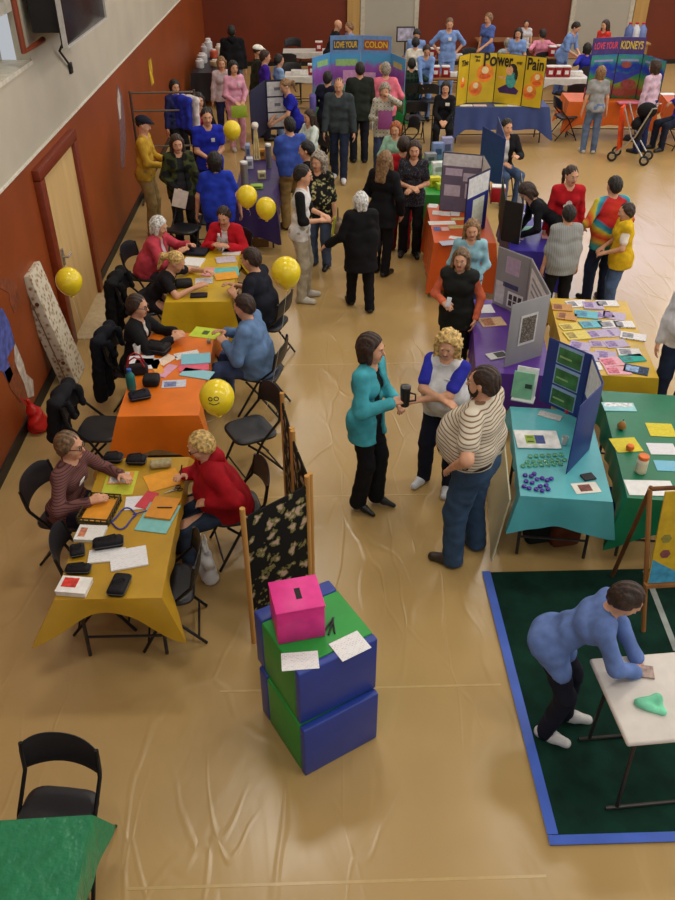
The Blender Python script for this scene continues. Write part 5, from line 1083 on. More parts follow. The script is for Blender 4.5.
for x, z, c_ in ((0.12, 0.5, (150, 140, 60)), (0.14, 0.33, (130, 70, 70)), (0.36, 0.34, (190, 60, 60)), (0.62, 0.4, (196, 206, 216)), (0.38, 0.16, (206, 216, 222))): poly(pn, [(x + 0.065 * math.cos(R(60 * k)), z + 0.05 * math.sin(R(60 * k))) for k in range(6)], c_, y=0.009)

# ------------------------------------------------ teal table
tl = (96, 186, 192)
table('folding table under the aqua cloth, beside the man in the striped polo', 1.965, 5.415, 0.68, 1.26, -8, cloth_label='aqua plastic tablecloth on the table with the purple discs', cc=(84, 172, 182), drops=(0.28, 0.22, 0.1, 0.1), corner=0.32, flare=0.32)
a_ = R(-8); tag(MB().box((0, 0, 0.33), (0.012, 1.16, 0.66), mat((206, 202, 168), 0.4, 0.02, 3.0, name='cream_plastic')).build('table_skirt', None, (1.965 - 0.475 * math.cos(a_), 5.415 - 0.475 * math.sin(a_), 0.0), (0, R(6), a_)), 'pale cream plastic skirt hanging to the floor on the aisle side of the aqua table', 'table skirt')
z1 = zt_of((566.7, 474.5), (579.7, 406.6), TZ); nv = mat((30, 54, 128), 0.5, 0.05, 3.0, name='blue_board')
T, pn = board('royal blue folding display board with three green posters on the aqua table', [(549.3, 337), (592.7, 355), (603.6, 383), (579.7, 406.6)], TZ, z1, [nv], [nv])
gp = mat((58, 112, 62), 0.5, 0.25, 9.0, name='printed_poster'); wp = (206, 212, 206)
for z in (0.05, 0.37, 0.69): rect(pn[0], 0.26, z, 0.84, z + 0.29, (150, 176, 214), y=0.0085, name='poster_mount'); rect(pn[0], 0.285, z + 0.015, 0.815, z + 0.245, gp, y=0.0105); rect(pn[0], 0.33, z + 0.1, 0.6, z + 0.125, (150, 180, 120), y=0.0125, name='caption')
rect(pn[1], 0.08, 0.45, 0.92, 0.97, (226, 228, 232), y=0.0085); rect(pn[2], 0.1, 0.1, 0.85, 0.45, (206, 212, 216), y=0.0085)
p = at(523, 399, TZ); T = thing('leaflet_holder', 'green leaflets standing in a holder on the aqua table beside the blue board', 'leaflet holder', (p.x, p.y, TZ + 0.001), R(-22))
MB().box((0, 0.03, 0.15), (0.19, 0.012, 0.28), mat((236, 238, 238), 0.5, name='paper')).build('leaflet', T, None, (R(-12), 0, 0)); MB().box((-0.02, -0.01, 0.13), (0.18, 0.02, 0.24), mat((128, 190, 152), 0.5, name='paper')).build('leaflet', T, None, (R(-12), 0, 0)); MB().box((0.03, -0.023, 0.13), (0.06, 0.002, 0.04), mat((40, 70, 56), 0.5, name='printed_ink')).build('printed_panel', T, None, (R(-12), 0, 0)); MB().box((0, 0, 0.005), (0.2, 0.12, 0.01), plastic((206, 214, 214))).build('holder_base', T)
p = at(537, 440, TZ); T = thing('tote_bag', 'folded white cloth bag with a green and blue square logo on the aqua table', 'bag', (p.x, p.y, TZ + 0.001), R(-4)); MB().box((0, 0, 0.006), (0.36, 0.26, 0.012), cloth((228, 230, 228)), bev=0.005).build('bag_body', T)
for x, c_ in ((-0.06, (146, 176, 50)), (0.02, (60, 78, 140))): MB().box((x, -0.01, 0.0125), (0.078, 0.12, 0.002), mat(c_, 0.6, name='printed_ink')).build('logo_square', T)
MB().box((-0.06, 0.02, 0.0143), (0.05, 0.012, 0.001), mat((40, 54, 30), 0.6, name='printed_ink')).build('logo_bar', T); MB().box((-0.06, -0.045, 0.0143), (0.05, 0.014, 0.001), mat((40, 54, 30), 0.6, name='printed_ink')).build('logo_bar', T)
gl = mat((150, 222, 186), 0.08, 0.03, trans=0.6, name='green_glass'); vio = mat((74, 48, 150), 0.2, 0.1, name='violet_plastic')
k = 0
proto = None
for r_, (x0, y0, n_) in enumerate(((530, 457, 6), (527, 462.5, 7), (523, 466.5, 7))):
    for j in range(n_):
        p = at(x0 + j * 6.2, y0 - j * 0.35, TZ)
        if proto is None: proto = MB().lathe([(0.014, 0), (0.02, 0.004), (0.021, 0.012), (0.014, 0.016), (0.01, 0.008)], gl, n=14).build('glass_disc', None); o = proto
        else: o = proto.copy(); COL.objects.link(o)
        o.location = (p.x, p.y, TZ + 0.0008); tag(o, 'small pale green glass disc in the rows on the aqua table', 'glass disc', 'pale green glass discs')
proto = None
for x, y in ((525, 476), (531, 477), (526, 482), (532, 483.5), (524, 487), (529, 489), (536, 490), (540, 487), (537, 480), (542, 479), (547, 481), (546, 486), (548, 490), (542, 491.5), (534, 474.5), (551, 479.5)):
    p = at(x, y, TZ)
    if proto is None: proto = MB().lathe([(0.01, 0), (0.018, 0.003), (0.02, 0.009), (0.018, 0.015), (0.008, 0.018)], vio, n=16).build('purple_disc', None); o = proto
    else: o = proto.copy(); COL.objects.link(o)
    o.location = (p.x, p.y, TZ + 0.0008); tag(o, 'glossy purple plastic disc in the cluster near the corner of the aqua table', 'disc', 'purple discs')
p = at(564, 444, TZ); tag(MB().lathe([(0.022, 0), (0.03, 0.07), (0.027, 0.07), (0.02, 0.005)], mat((222, 226, 226), 0.2, trans=0.3, name='cup_plastic'), n=16).build('cup', None, (p.x, p.y, TZ + 0.001)), 'small clear white cup at the foot of the blue board', 'cup')
sheet('white photo card with a brown picture at the near edge of the aqua table', 586, 488, 0.2, 0.13, 6, (222, 218, 206), lines=False, name='photo_card', cat='card', inset=(0.22, 0.18, 0.7, 0.8), icol=(112, 60, 50))
sheet('small black card pad above the photo card on the aqua table', 588, 477.5, 0.1, 0.08, 14, (26, 26, 28), th=0.012, lines=False, name='card_pad', cat='card')
sheet('black and white pamphlet at the foot of the green posters', 550, 416, 0.2, 0.09, -32, (196, 196, 196), th=0.006, name='pamphlet', cat='pamphlet', txt=(40, 40, 44))
p = at(567, 413, TZ); tag(MB().lathe([(0.02, 0), (0.024, 0.02), (0.02, 0.035)], mat((196, 44, 70), 0.4, name='red_plastic'), n=14).build('round_badge', None, (p.x, p.y, TZ + 0.001)), 'small red round badge at the foot of the blue board', 'badge')
for l_, x, y, c_ in (('dark tote bag on the floor under the aqua table', 541, 549, (26, 30, 28)), ('orange and black bag on the floor under the aqua table', 566, 552, (96, 50, 30))):
    p = at(x, y); T = thing('floor_bag', l_, 'bag', (p.x, p.y + 0.12, 0), R(10)); MB().box((0, 0, 0.12), (0.26, 0.16, 0.24), cloth(c_), bev=0.05, seg=3).build('bag_body', T); MB().tube([(-0.07, 0, 0.22), (-0.04, 0, 0.31), (0.04, 0, 0.31), (0.07, 0, 0.22)], 0.01, cloth(c_), 6).build('handle', T)

# ------------------------------------------------ green table at the side
table('folding table under the deep green cloth, right of the aqua one', 2.845, 5.5, 0.76, 1.56, -9, cloth_label='deep green plastic tablecloth with the orange-capped jar on it', cc=(14, 112, 78), drops=(0.34, 0.2, 0.1, 0.22), corner=0.44, flare=0.4)
sheet('turquoise and white brochure at the far end of the green table', 619, 407, 0.28, 0.14, -4, (150, 206, 214), lines=False, th=0.003, inset=(0.05, 0.5, 0.95, 0.95), icol=(214, 224, 224), name='brochure', cat='brochure')
for l_, x, y, r_ in (('yellow printed sheet beside the pear on the green table', 626, 445, 4), ('yellow printed sheet at the outer side of the green table', 661, 430, -6)): sheet(l_, x, y, 0.22, 0.2, r_, (222, 206, 70), txt=(150, 140, 60))
sheet('white printed sheet between the two yellow sheets and the blue one', 662, 449, 0.22, 0.16, -4, (226, 226, 230), group=None)
sheet('pale blue printed sheet below the white one on the green table', 668, 466, 0.2, 0.14, -6, (120, 190, 220))
sheet('large blank white sheet at the near end of the green table', 650, 488, 0.36, 0.19, -4, (232, 232, 232), lines=False)
p = at(621, 429, TZ); T = thing('pear', 'brown pear lying on the deep green tablecloth', 'pear', (p.x, p.y, TZ)); MB().lathe([(0.012, 0.002), (0.034, 0.014), (0.038, 0.034), (0.03, 0.055), (0.018, 0.072), (0.006, 0.08)], mat((150, 104, 40), 0.45, 0.15, 30.0, name='pear_skin'), n=18).build('fruit', T); MB().tube([(0, 0, 0.078), (0.006, 0, 0.1)], 0.003, mat((70, 46, 26), 0.7, name='stem'), 6).build('stem', T)
p = at(640, 472, TZ); T = thing('jar', 'white labelled jar with an orange screw cap on the green table', 'jar', (p.x, p.y, TZ + 0.001)); MB().lathe([(0.04, 0), (0.044, 0.006), (0.044, 0.12), (0.036, 0.132)], mat((222, 214, 190), 0.35, name='jar_plastic'), n=22).build('jar_body', T); MB().lathe([(0.0445, 0.02), (0.0445, 0.1)], pattern('print', (214, 206, 176), (120, 130, 90), scale=70.0), n=22).build('label', T); MB().lathe([(0.041, 0.13), (0.042, 0.155), (0.038, 0.16)], mat((222, 110, 28), 0.4, name='orange_plastic'), n=22).build('cap', T)
p = at(648, 453, TZ); tag(MB().lathe([(0.012, 0.001), (0.03, 0.014), (0.034, 0.032), (0.028, 0.052), (0.008, 0.06)], mat((226, 110, 34), 0.5, 0.08, 40.0, name='orange_peel'), n=18).build('orange_fruit', None, (p.x - 0.14, p.y + 0.04, TZ)), 'small orange beside the jar on the green table', 'orange')
p = at(640, 545); T = thing('plastic_tub', 'blue plastic tub on the floor under the green table', 'tub', (p.x, p.y + 0.35, 0), R(-9)); b = MB(); tb = plastic((30, 60, 130)); b.box((0, 0, 0.01), (0.4, 0.3, 0.02), tb)
for x in (-0.2, 0.2): b.box((x, 0, 0.1), (0.012, 0.3, 0.2), tb)
for y in (-0.15, 0.15): b.box((0, y, 0.1), (0.4, 0.012, 0.2), tb)
b.build('tub_body', T); r2 = MB(); r2.tube([(-0.206, -0.156, 0.2), (0.206, -0.156, 0.2), (0.206, 0.156, 0.2), (-0.206, 0.156, 0.2)], 0.01, tb, 6, True); r2.build('rim', T)
person('edge', 'standing person in a greyish white top and dark jeans beside the gold table', 705, 268, 250, h=1.62, hair='short', hc='brown', top=(206, 206, 210), tk='long', bot=(30, 42, 66), fat=1.15)

# ------------------------------------------------ purple and yellow tables
table('folding table under the purple cloth, behind the grey boards', 1.97, 7.45, 0.70, 1.6, -7.6, cloth_label='purple plastic tablecloth on the table with the grey display board', cc=(84, 46, 138), drops=(0.4, 0.2, 0.1, 0.3), corner=0.46, flare=0.12)
gy = mat((150, 148, 152), 0.6, 0.04, 3.0, name='grey_board'); zg = zt_of((505, 368), (512, 305), TZ)
T, pn = board('light grey folding display board with pinned photos on the purple table', [(499, 246), (532, 258.5), (551, 294), (512, 305)], TZ, zg, [gy], [gy])
rect(pn[0], 0.3, 0.62, 0.72, 0.9, (186, 164, 190), y=0.0085); rect(pn[0], 0.28, 0.38, 0.74, 0.46, (64, 66, 110), y=0.0085, name='title_strip'); rect(pn[0], 0.06, 0.06, 0.34, 0.44, (206, 202, 206), y=0.0085); rect(pn[0], 0.45, 0.06, 0.92, 0.33, (228, 226, 226), y=0.0085)
for x in (0.5, 0.64, 0.78):
    for z in (0.09, 0.2): rect(pn[0], x, z, x + 0.1, z + 0.09, (66, 62, 66), y=0.0105, name='photo')
rect(pn[1], 0.1, 0.12, 0.9, 0.9, (224, 222, 222), y=0.0085)
for z in (0.55, 0.66, 0.76): rect(pn[1], 0.2, z, 0.8, z + 0.045, (150, 150, 160), y=0.0105, name='caption')
rect(pn[2], 0.28, 0.3, 0.72, 0.78, (206, 204, 204), y=0.0085, front=False); rect(pn[2], 0.32, 0.34, 0.68, 0.74, pattern('speckle', (86, 78, 72), (178, 168, 156), scale=40.0), y=0.0105, front=False, name='photo')
sheet('white picture card at the far end of the purple table', 484, 309, 0.2, 0.2, 4, (226, 224, 230), name='picture_card', cat='card')
sheet('tan picture sheets fanned on the purple table', 492, 322, 0.26, 0.2, 8, (206, 176, 140), th=0.004, name='picture_sheet', cat='picture', txt=(120, 70, 40), inset=(0.1, 0.1, 0.55, 0.9), icol=(150, 96, 62))
sheet('black and white booklet near the edge of the purple table', 497, 356, 0.2, 0.12, 18, (200, 200, 196), th=0.01, name='booklet', cat='booklet', inset=(0.4, 0.1, 0.95, 0.9), icol=(40, 42, 44))
table('folding table under the gold cloth crowded with brochures', 2.9, 7.42, 0.82, 1.66, -7.6, cloth_label='gold plastic tablecloth on the table crowded with brochures', cc=(198, 162, 34), drops=(0.34, 0.2, 0.1, 0.2), corner=0.4, flare=0.12)
rnd = random.Random(3); YI = [('tan photo brochure', (196, 150, 100), (120, 70, 44)), ('lilac brochure', (190, 178, 206), (130, 110, 160)), ('light blue brochure', (120, 188, 206), (70, 130, 160)), ('white leaflet', (230, 228, 230), (130, 130, 140)), ('pink leaflet', (226, 176, 190), (190, 100, 120)), ('teal brochure', (60, 170, 160), (40, 120, 120)), ('pale yellow leaflet', (222, 206, 120), (150, 130, 60)), ('navy picture brochure', (46, 52, 70), (120, 150, 190))]
spots = [(562, 308, 0), (577, 304, 3), (593, 306, 1), (607, 304, 3), (567, 317, 0), (586, 315, 2), (601, 315, 1), (614, 316, 1), (570, 327, 6), (592, 325, 2), (610, 325, 3), (624, 325, 3), (577, 336, 6), (598, 334, 1), (613, 333, 1), (580, 346, 1), (602, 344, 1), (616, 344, 1), (633, 337, 3), (586, 356, 1), (606, 355, 1), (629, 353, 3), (632, 359, 5), (612, 362, 4), (636, 370, 7), (590, 366, 3), (618, 371, 4)]
for x, y, k in spots:
    nm, c_, t_ = YI[k]; sheet(nm + ' on the gold tablecloth', x, y, rnd.uniform(0.2, 0.25), rnd.uniform(0.13, 0.18), rnd.uniform(-25, 10), c_, th=rnd.choice([0.003, 0.006, 0.012]), name='brochure', cat='brochure', group='%ss on the gold table' % nm, txt=t_, inset=(0.08, 0.15, rnd.uniform(0.4, 0.6), 0.85), icol=t_)
# ------------------------------------------------ orange table with project boards
table('folding table under the burnt orange cloth holding the purple-grey board', 1.96, 10.66, 0.78, 1.42, -3, cloth_label='burnt orange tablecloth hanging nearly to the floor beside the aisle', cc=(206, 86, 28), drops=(0.62, 0.3, 0.1, 0.62), corner=0.66, flare=0.14)
pg = mat((108, 98, 122), 0.6, 0.04, name='grey_board'); za = zt_of((440, 210), (443, 151.6), TZ); wht = mat((216, 214, 216), 0.55, name='white_card'); nb = mat((34, 38, 122), 0.6, name='blue_board')
T, pn = board('purple-grey folding display board with a white banner and blue wing on the burnt orange table', [(443, 151.6), (484, 155), (491, 167.5), (468, 178)], TZ, za, [pg, wht, nb], [mat((30, 30, 44), 0.6, name='dark_board')])
rect(pn[0], 0.03, 0.78, 0.97, 0.98, (214, 212, 216), y=0.0085, name='title_strip'); rect(pn[0], 0.1, 0.62, 0.52, 0.74, (196, 182, 206), y=0.0085); rect(pn[0], 0.1, 0.27, 0.5, 0.46, (200, 190, 208), y=0.0085); rect(pn[0], 0.62, 0.25, 0.95, 0.5, (190, 180, 200), y=0.0085); rect(pn[0], 0.55, 0.54, 0.9, 0.68, (196, 186, 206), y=0.0085)
rect(pn[2], 0.06, 0.66, 0.96, 0.97, (222, 222, 222), y=0.0085, name='title_strip'); rect(pn[2], 0.2, 0.1, 0.7, 0.6, (206, 214, 200), y=0.0085); rect(pn[2], 0.5, 0.05, 0.9, 0.3, (170, 206, 180), y=0.0105)
rect(pn[2], 0.06, 0.66, 0.96, 0.97, (222, 222, 222), y=0.0085, front=False, name='title_strip'); rect(pn[2], 0.2, 0.1, 0.7, 0.6, (206, 214, 200), y=0.0085, front=False); rect(pn[2], 0.5, 0.05, 0.9, 0.3, (170, 206, 180), y=0.0105, front=False)
rect(pn[2], 0.02, 0.02, 0.98, 0.98, nb, y=0.0075, front=False, name='backing', t=0.0015)
for k, (x, y) in enumerate(((437, 213), (446, 214), (455, 214), (433, 206))): sheet('small white card in the row along the burnt orange table', x, y, 0.13, 0.16, -12, (228, 226, 226), group='white cards on the burnt orange table', th=0.004, name='card', cat='card')
sheet('long white paper strip across the burnt orange table', 442, 223, 0.36, 0.14, 2, (230, 228, 226)); sheet('cream picture card with black marks, farther of the two', 459, 219, 0.22, 0.1, 4, (206, 190, 130), txt=(60, 50, 40), name='picture_card', cat='card'); sheet('cream picture card with black marks, nearer of the two', 457, 227, 0.22, 0.12, 4, (206, 190, 130), txt=(60, 50, 40), name='picture_card', cat='card')
sheet('blue leaflet near the aisle side of the burnt orange table', 437, 229, 0.09, 0.14, 0, (70, 100, 170)); sheet('pinkish leaflet beside the blue one', 445, 229, 0.1, 0.14, 0, (216, 180, 176)); sheet('white slip lying slanted on the burnt orange table', 457, 238, 0.2, 0.1, -20, (226, 222, 222)); sheet('grey-blue brochure at the near edge of the burnt orange table', 450, 243, 0.26, 0.14, 12, (170, 176, 196), th=0.006)
# ------------------------------------------------ small green table with yellow goods
table('folding table under the bright green cloth behind the burnt orange one', 1.95, 12.75, 0.75, 1.9, -3, cloth_label='bright green tablecloth on the table with yellow bags', cc=(40, 150, 60), drops=(0.4, 0.2, 0.1, 0.4), corner=0.5, flare=0.2)
for l_, x, y, c_, hgt_ in (('white paper bag on the bright green table', 437, 175, (222, 224, 226), 0.2), ('yellow bag at the aisle side of the bright green table', 434, 186, (206, 200, 40), 0.14), ('grey gift box on the bright green table', 430, 163, (140, 140, 150), 0.16), ('lime packet in front of the yellow bag', 442, 189, (160, 190, 50), 0.09), ('blue and white carton at the far end of the bright green table', 437, 159, (120, 140, 190), 0.26), ('tall pale violet carton beside the blue and white one', 446, 156, (150, 150, 190), 0.3)):
    p = at(x, y, TZ); T = thing('gift_bag', l_, 'bag', (p.x, p.y, TZ + 0.001), R(8)); MB().box((0, 0, hgt_ / 2), (0.18, 0.12, hgt_), mat(c_, 0.5, 0.1, name='paper_bag'), bev=0.006).build('bag_body', T); MB().box((0, -0.061, hgt_ * 0.5), (0.1, 0.002, hgt_ * 0.35), mat(tuple(max(0, v - 60) for v in c_), 0.5, name='printed_ink')).build('printed_panel', T)
# ------------------------------------------------ violet table with the blue and black boards
table('folding table under the violet cloth between the black board and the red-shirted person', 2.88, 10.5, 0.62, 1.75, -9, cloth_label='violet tablecloth below the black display board', cc=(54, 44, 142), drops=(0.45, 0.2, 0.1, 0.5), corner=0.5, flare=0.15)
zb_ = zt_of((482, 170), (482, 129), TZ); bb = mat((34, 62, 128), 0.55, 0.05, name='blue_board'); bk_ = mat((20, 21, 24), 0.55, name='black_board')
T, pn = board('plain blue display board seen from behind, farthest on the violet table', [(483, 126), (506, 139), (498, 116)], TZ, zt_of((482, 174), (482, 127), TZ), [bb, wht], [bb, bb])
rect(pn[0], 0.05, 0.05, 0.95, 0.95, (206, 210, 216), y=0.0085, front=False)
T, pn = board('black folding display board with white sheets on the violet table', [(503, 178), (506, 200), (524, 204), (521, 172)], TZ, zt_of((509, 238), (506, 198), TZ), [bk_, bk_, wht], [bk_, bk_, bk_])
rect(pn[0], 0.1, 0.2, 0.9, 0.9, (216, 216, 220), y=0.0085, front=False); rect(pn[2], 0.1, 0.3, 0.9, 0.85, (222, 222, 226), y=0.0085, front=False)
bottle('clear drink bottle in front of the black board', 516, 233, 0.033, 0.2, (214, 220, 226), (230, 230, 236), trans=0.6)
for l_, x, y, w_, l2, r_, c_ in (('white sheet at the middle of the violet table', 534, 214, 0.26, 0.2, 20, (230, 230, 232)), ('white sheet with dark lines beside the black board', 541, 220, 0.2, 0.16, -10, (226, 226, 230)), ('pale green folder standing out beside the bottle', 529, 230, 0.2, 0.26, 8, (140, 196, 178)), ('pink leaflet at the outer edge of the violet table', 546, 236, 0.12, 0.2, -6, (226, 150, 160)), ('orange and pink leaflet near the leaning person', 538, 206, 0.24, 0.1, 8, (220, 140, 120)), ('yellow card beyond the white sheets', 531, 203, 0.12, 0.1, 0, (200, 190, 90)), ('white card at the near edge of the violet table', 514, 241, 0.14, 0.1, 10, (230, 228, 234)), ('lilac card at the near edge of the violet table', 519, 238, 0.12, 0.12, -20, (196, 180, 214))):
    sheet(l_, x, y, w_, l2, r_, c_)
p = at(495, 203, TZ); T = thing('red_box', 'red and white carton at the back of the violet table', 'box', (p.x + 0.05, p.y + 0.1, TZ + 0.001), R(-9)); MB().box((0, 0, 0.1), (0.2, 0.16, 0.2), mat((186, 34, 40), 0.5, name='carton_red'), bev=0.004).build('carton', T); MB().box((0, 0, 0.206), (0.19, 0.15, 0.012), mat((226, 224, 222), 0.5, name='carton_lid')).build('lid', T)
# people around those tables
person('suit', 'seated person in a black suit jacket behind the blue board', 508, 119, 285, h=1.74, sit=True, female=False, hair='short', hc='dark', top=(24, 24, 28), tk='jacket', inner=(206, 206, 206), bot=(70, 90, 124), L=(0.34, 0.1, 0.8), Rr=(0.3, -0.14, 0.7)); seat_for('suit', 'black folding chair under the person in the black suit jacket')
person('bending', 'brown-haired person in black bending low over the violet table', 528, 183, 184, h=1.62, lean=52, hair='bob', hc='brown', top=(22, 22, 26), tk='long', bot=(26, 26, 30), L=(0.5, 0.1, 0.82), Rr=(0.48, -0.1, 0.82), hp=50)
person('lightblue', 'smiling sandy-haired person in a light blue top in front of the burnt orange cloth', 473, 220, 262, h=1.5, hair='long', hc='sandy', top=(142, 186, 200), tk='long', bot=(50, 56, 80), L=(0.2, 0.08, 1.0), Rr=(0.2, -0.08, 1.0))
i = person('darkvest', 'standing person with long dark hair, dark vest and orange sleeves holding a phone', 462, 249, 250, h=1.52, hair='long', hc='mouse', top=(34, 36, 34), inner=(206, 104, 74), tk='vest', bot=(26, 26, 30), hem=0.18, L=(0.1, 0.24, 0.9), Rr=(0.24, -0.12, 1.12), hp=4)
tag(MB().box((0, 0, 0), (0.05, 0.012, 0.1), mat((206, 208, 212), 0.3, name='phone_shell'), bev=0.005).build('phone', None, (i['R'].x, i['R'].y - 0.02, i['R'].z + 0.05), (R(-20), R(15), 0)), 'pale phone in the hand of the person with orange sleeves', 'phone')
i = person('redshirt', 'standing person in a red printed shirt facing the rainbow-shirted person across the grey blouse', 573, 166, 268, h=1.62, hair='pony', hc='brown', top=(178, 26, 36), tk='long', bot=(60, 50, 60), hem=0.18, fat=1.12, hy=18)
pm_ = mat((222, 206, 206), 0.6, name='white_print'); a = i['face']
for dx, dz, r_ in ((0, 0.02, 0.04), (0.04, -0.02, 0.022), (-0.045, -0.01, 0.024)):
    MB().lathe([(r_, 0), (r_, 0.004)], pm_, n=12, M=Matrix.Rotation(R(90), 4, 'Y')).build('shirt_print', i['T'], (0.152, dx, 1.16 + dz))
person('greyback', 'standing dark-haired person in a pale grey blouse and black trousers seen from behind', 570, 205, 97, h=1.46, hair='short', hc='dark', top=pattern('stripes', (158, 160, 158), (138, 140, 140), scale=14.0, ax='Y'), tk='elbow', bot=(22, 22, 26), hem=0.16, fat=1.2)
person('tiedye', 'standing person in a rainbow tie-dye shirt and dark jeans seen from behind', 616, 176, 104, h=1.62, hair='short', hc='dark', top=pattern('tiedye'), tk='elbow', bot=(30, 38, 58), hem=0.16, fat=1.15, female=False, L=(0.15, 0.28, 1.0), Rr=(0.1, -0.26, 0.9))
person('yellowvest', 'standing person in a bright yellow vest over a white tee, with blue jeans', 628, 203, 172, h=1.42, hair='short', hc='brown', top=(222, 182, 34), inner=(226, 216, 206), tk='vest', bot=(76, 98, 134), hem=0.14, fat=1.06, loose=-0.001, L=(0.24, 0.1, 1.0), Rr=(0.24, -0.1, 1.02), hp=10)
# ================================================================= far displays
yl = mat((206, 176, 34), 0.55, 0.06, 3.0, name='yellow_board'); ink = mat((28, 24, 22), 0.6, name='printed_ink'); orp = mat((226, 130, 40), 0.55, 0.15, 6.0, name='printed_card'); crm = mat((232, 214, 170), 0.55, name='printed_card')
table('folding table under the navy cloth in front of the yellow panels', 3.78, 17.42, 1.86, 0.76, 0, cloth_label='navy blue tablecloth hanging in points below the yellow panels', cc=(52, 72, 132), drops=(0.42, 0.3, 0.2, 0.3), corner=0.62, flare=0.3)
T, pn = board('tall yellow four-panel display board with orange spots on the navy table', [(459, 56), (470, 53), (498, 52.5), (527, 55.5), (547.5, 57.5)], TZ, zt_of((498, 102.5), (498, 52.5), TZ), [yl], [bk_], thick=0.02)
for k in (1, 2, 3): rect(pn[k], -0.012, 0.0, 0.022, 1.0, (24, 22, 22), y=0.014, name='edge_strip')
for k, s_, sz, x, z, ft in ((1, 'Po', 0.34, 0.74, 0.86, 0.46), (2, 'wer', 0.32, 0.3, 0.86, 0.54), (2, 'over', 0.09, 0.8, 0.85, 0.2), (3, 'Pain', 0.3, 0.5, 0.84, 0.8), (0, 'The', 0.15, 0.55, 0.83, 0.6), (1, 'Have', 0.07, 0.28, 0.93, 0.2), (1, 'the', 0.07, 0.3, 0.86, 0.14)):
    text(s_, sz, ink, pn[k][0], (pn[k][1] * x, -0.022, pn[k][2] * z), fit=pn[k][1] * ft)
for k, x, z, r_ in ((1, 0.6, 0.6, 0.17), (1, 0.3, 0.3, 0.14), (3, 0.65, 0.55, 0.13), (3, 0.35, 0.3, 0.14), (0, 0.5, 0.45, 0.1)):
    blobp(pn[k], x, z, r_, r_, orp, y=0.0125); blobp(pn[k], x, z + 0.06, r_ * 0.4, r_ * 0.4, crm, y=0.0145); blobp(pn[k], x, z - 0.06, r_ * 0.7, r_ * 0.3, (214, 96, 40), y=0.0145)
# a plain seated figure on the third panel
poly(pn[2], [(0.12, 0.3), (0.2, 0.22), (0.8, 0.22), (0.86, 0.3), (0.62, 0.4), (0.4, 0.4)], (60, 34, 92), y=0.0125); blobp(pn[2], 0.56, 0.5, 0.11, 0.15, (70, 158, 156), y=0.0135); blobp(pn[2], 0.48, 0.68, 0.07, 0.09, (222, 170, 130), y=0.0145); blobp(pn[2], 0.58, 0.72, 0.09, 0.09, (40, 30, 34), y=0.0135); blobp(pn[2], 0.72, 0.6, 0.035, 0.1, (40, 30, 34), y=0.0135); poly(pn[2], [(0.1, 0.5), (0.44, 0.5), (0.44, 0.55), (0.1, 0.54)], (222, 170, 130), y=0.0125)
for k, (x, y, h_, w_) in enumerate(((469, 101, 0.24, 0.1), (497, 101, 0.33, 0.12), (508, 102, 0.24, 0.1), (515, 102, 0.27, 0.15), (522, 102, 0.26, 0.11))):
    p = at(x, y, TZ); T = thing('brochure_box', ('narrow white leaflet box at the end of the navy table', 'tallest white leaflet box, in front of the fold of the yellow board', 'pale leaflet box, first of the three below the seated picture figure', 'wide white leaflet box, middle of the three below the picture figure', 'white leaflet box, last of the three below the picture figure')[k], 'leaflet box', (p.x, p.y + 0.05, TZ + 0.001), 0); MB().box((0, 0, h_ / 2), (w_, 0.08, h_), mat((206, 208, 206), 0.5, name='card_box'), bev=0.004).build('box_body', T); MB().box((0, -0.041, h_ * 0.6), (w_ * 0.6, 0.002, h_ * 0.3), mat((150, 160, 170), 0.5, name='printed_ink')).build('label', T)
for x, c_ in ((466, (230, 226, 220)), (480, (226, 206, 206)), (501, (216, 206, 110)), (514, (232, 228, 222)), (533, (232, 230, 226))): sheet('%s at the front edge of the navy table' % {466: 'white sheet', 480: 'pinkish sheet', 501: 'yellow sheet', 514: 'second white sheet', 533: 'last white sheet'}[x], x, 105.5, 0.26, 0.16, 0, c_, lines=False)
# kidneys table
table('folding table under the orange cloth in front of the rainbow landscape panels by the stroller', 6.12, 17.8, 1.75, 0.8, -4, cloth_label='orange tablecloth below the kidney display board', cc=(222, 104, 28), drops=(0.45, 0.3, 0.2, 0.3), corner=0.6, flare=0.25)
bd = mat((44, 40, 100), 0.6, name='board_edge')
ls = pattern('landscape', (60, 110, 60), (150, 70, 60), (120, 150, 60), (60, 140, 90), (40, 60, 170), (70, 150, 130), (60, 110, 190), (80, 70, 160), scale=0.75)
T, pn = board('tall colourful three-panel display board about kidneys on the orange table', [(591, 55), (618, 53.5), (644, 54), (667, 61)], TZ, zt_of((618, 98.5), (618, 53.5), TZ), [ls], [bd], thick=0.02)
for k in range(3): rect(pn[k], -0.01, 0.0, 0.035, 1.0, (34, 22, 60), y=0.013, name='edge_strip')
poly(pn[1], [(0.0, 0.32), (0.45, 0.42), (1.0, 0.6), (1.0, 0.72), (0.5, 0.56), (0.0, 0.62)], (46, 60, 166), y=0.0125); poly(pn[0], [(0.3, 0.62), (1.0, 0.4), (1.0, 0.56), (0.6, 0.72)], (46, 60, 166), y=0.0125)
for k, x, z, rx in ((1, 0.4, 0.76, 0.1), (1, 0.6, 0.34, 0.15), (1, 0.3, 0.14, 0.12), (0, 0.4, 0.45, 0.12), (0, 0.5, 0.2, 0.14), (2, 0.5, 0.45, 0.1)): blobp(pn[k], x, z, rx, rx * 0.6, (150, 72, 66), y=0.0145)
for k in (0, 1, 2): rect(pn[k], 0.15, 0.84, 0.85, 0.885, (150, 150, 206), y=0.0125, name='caption')
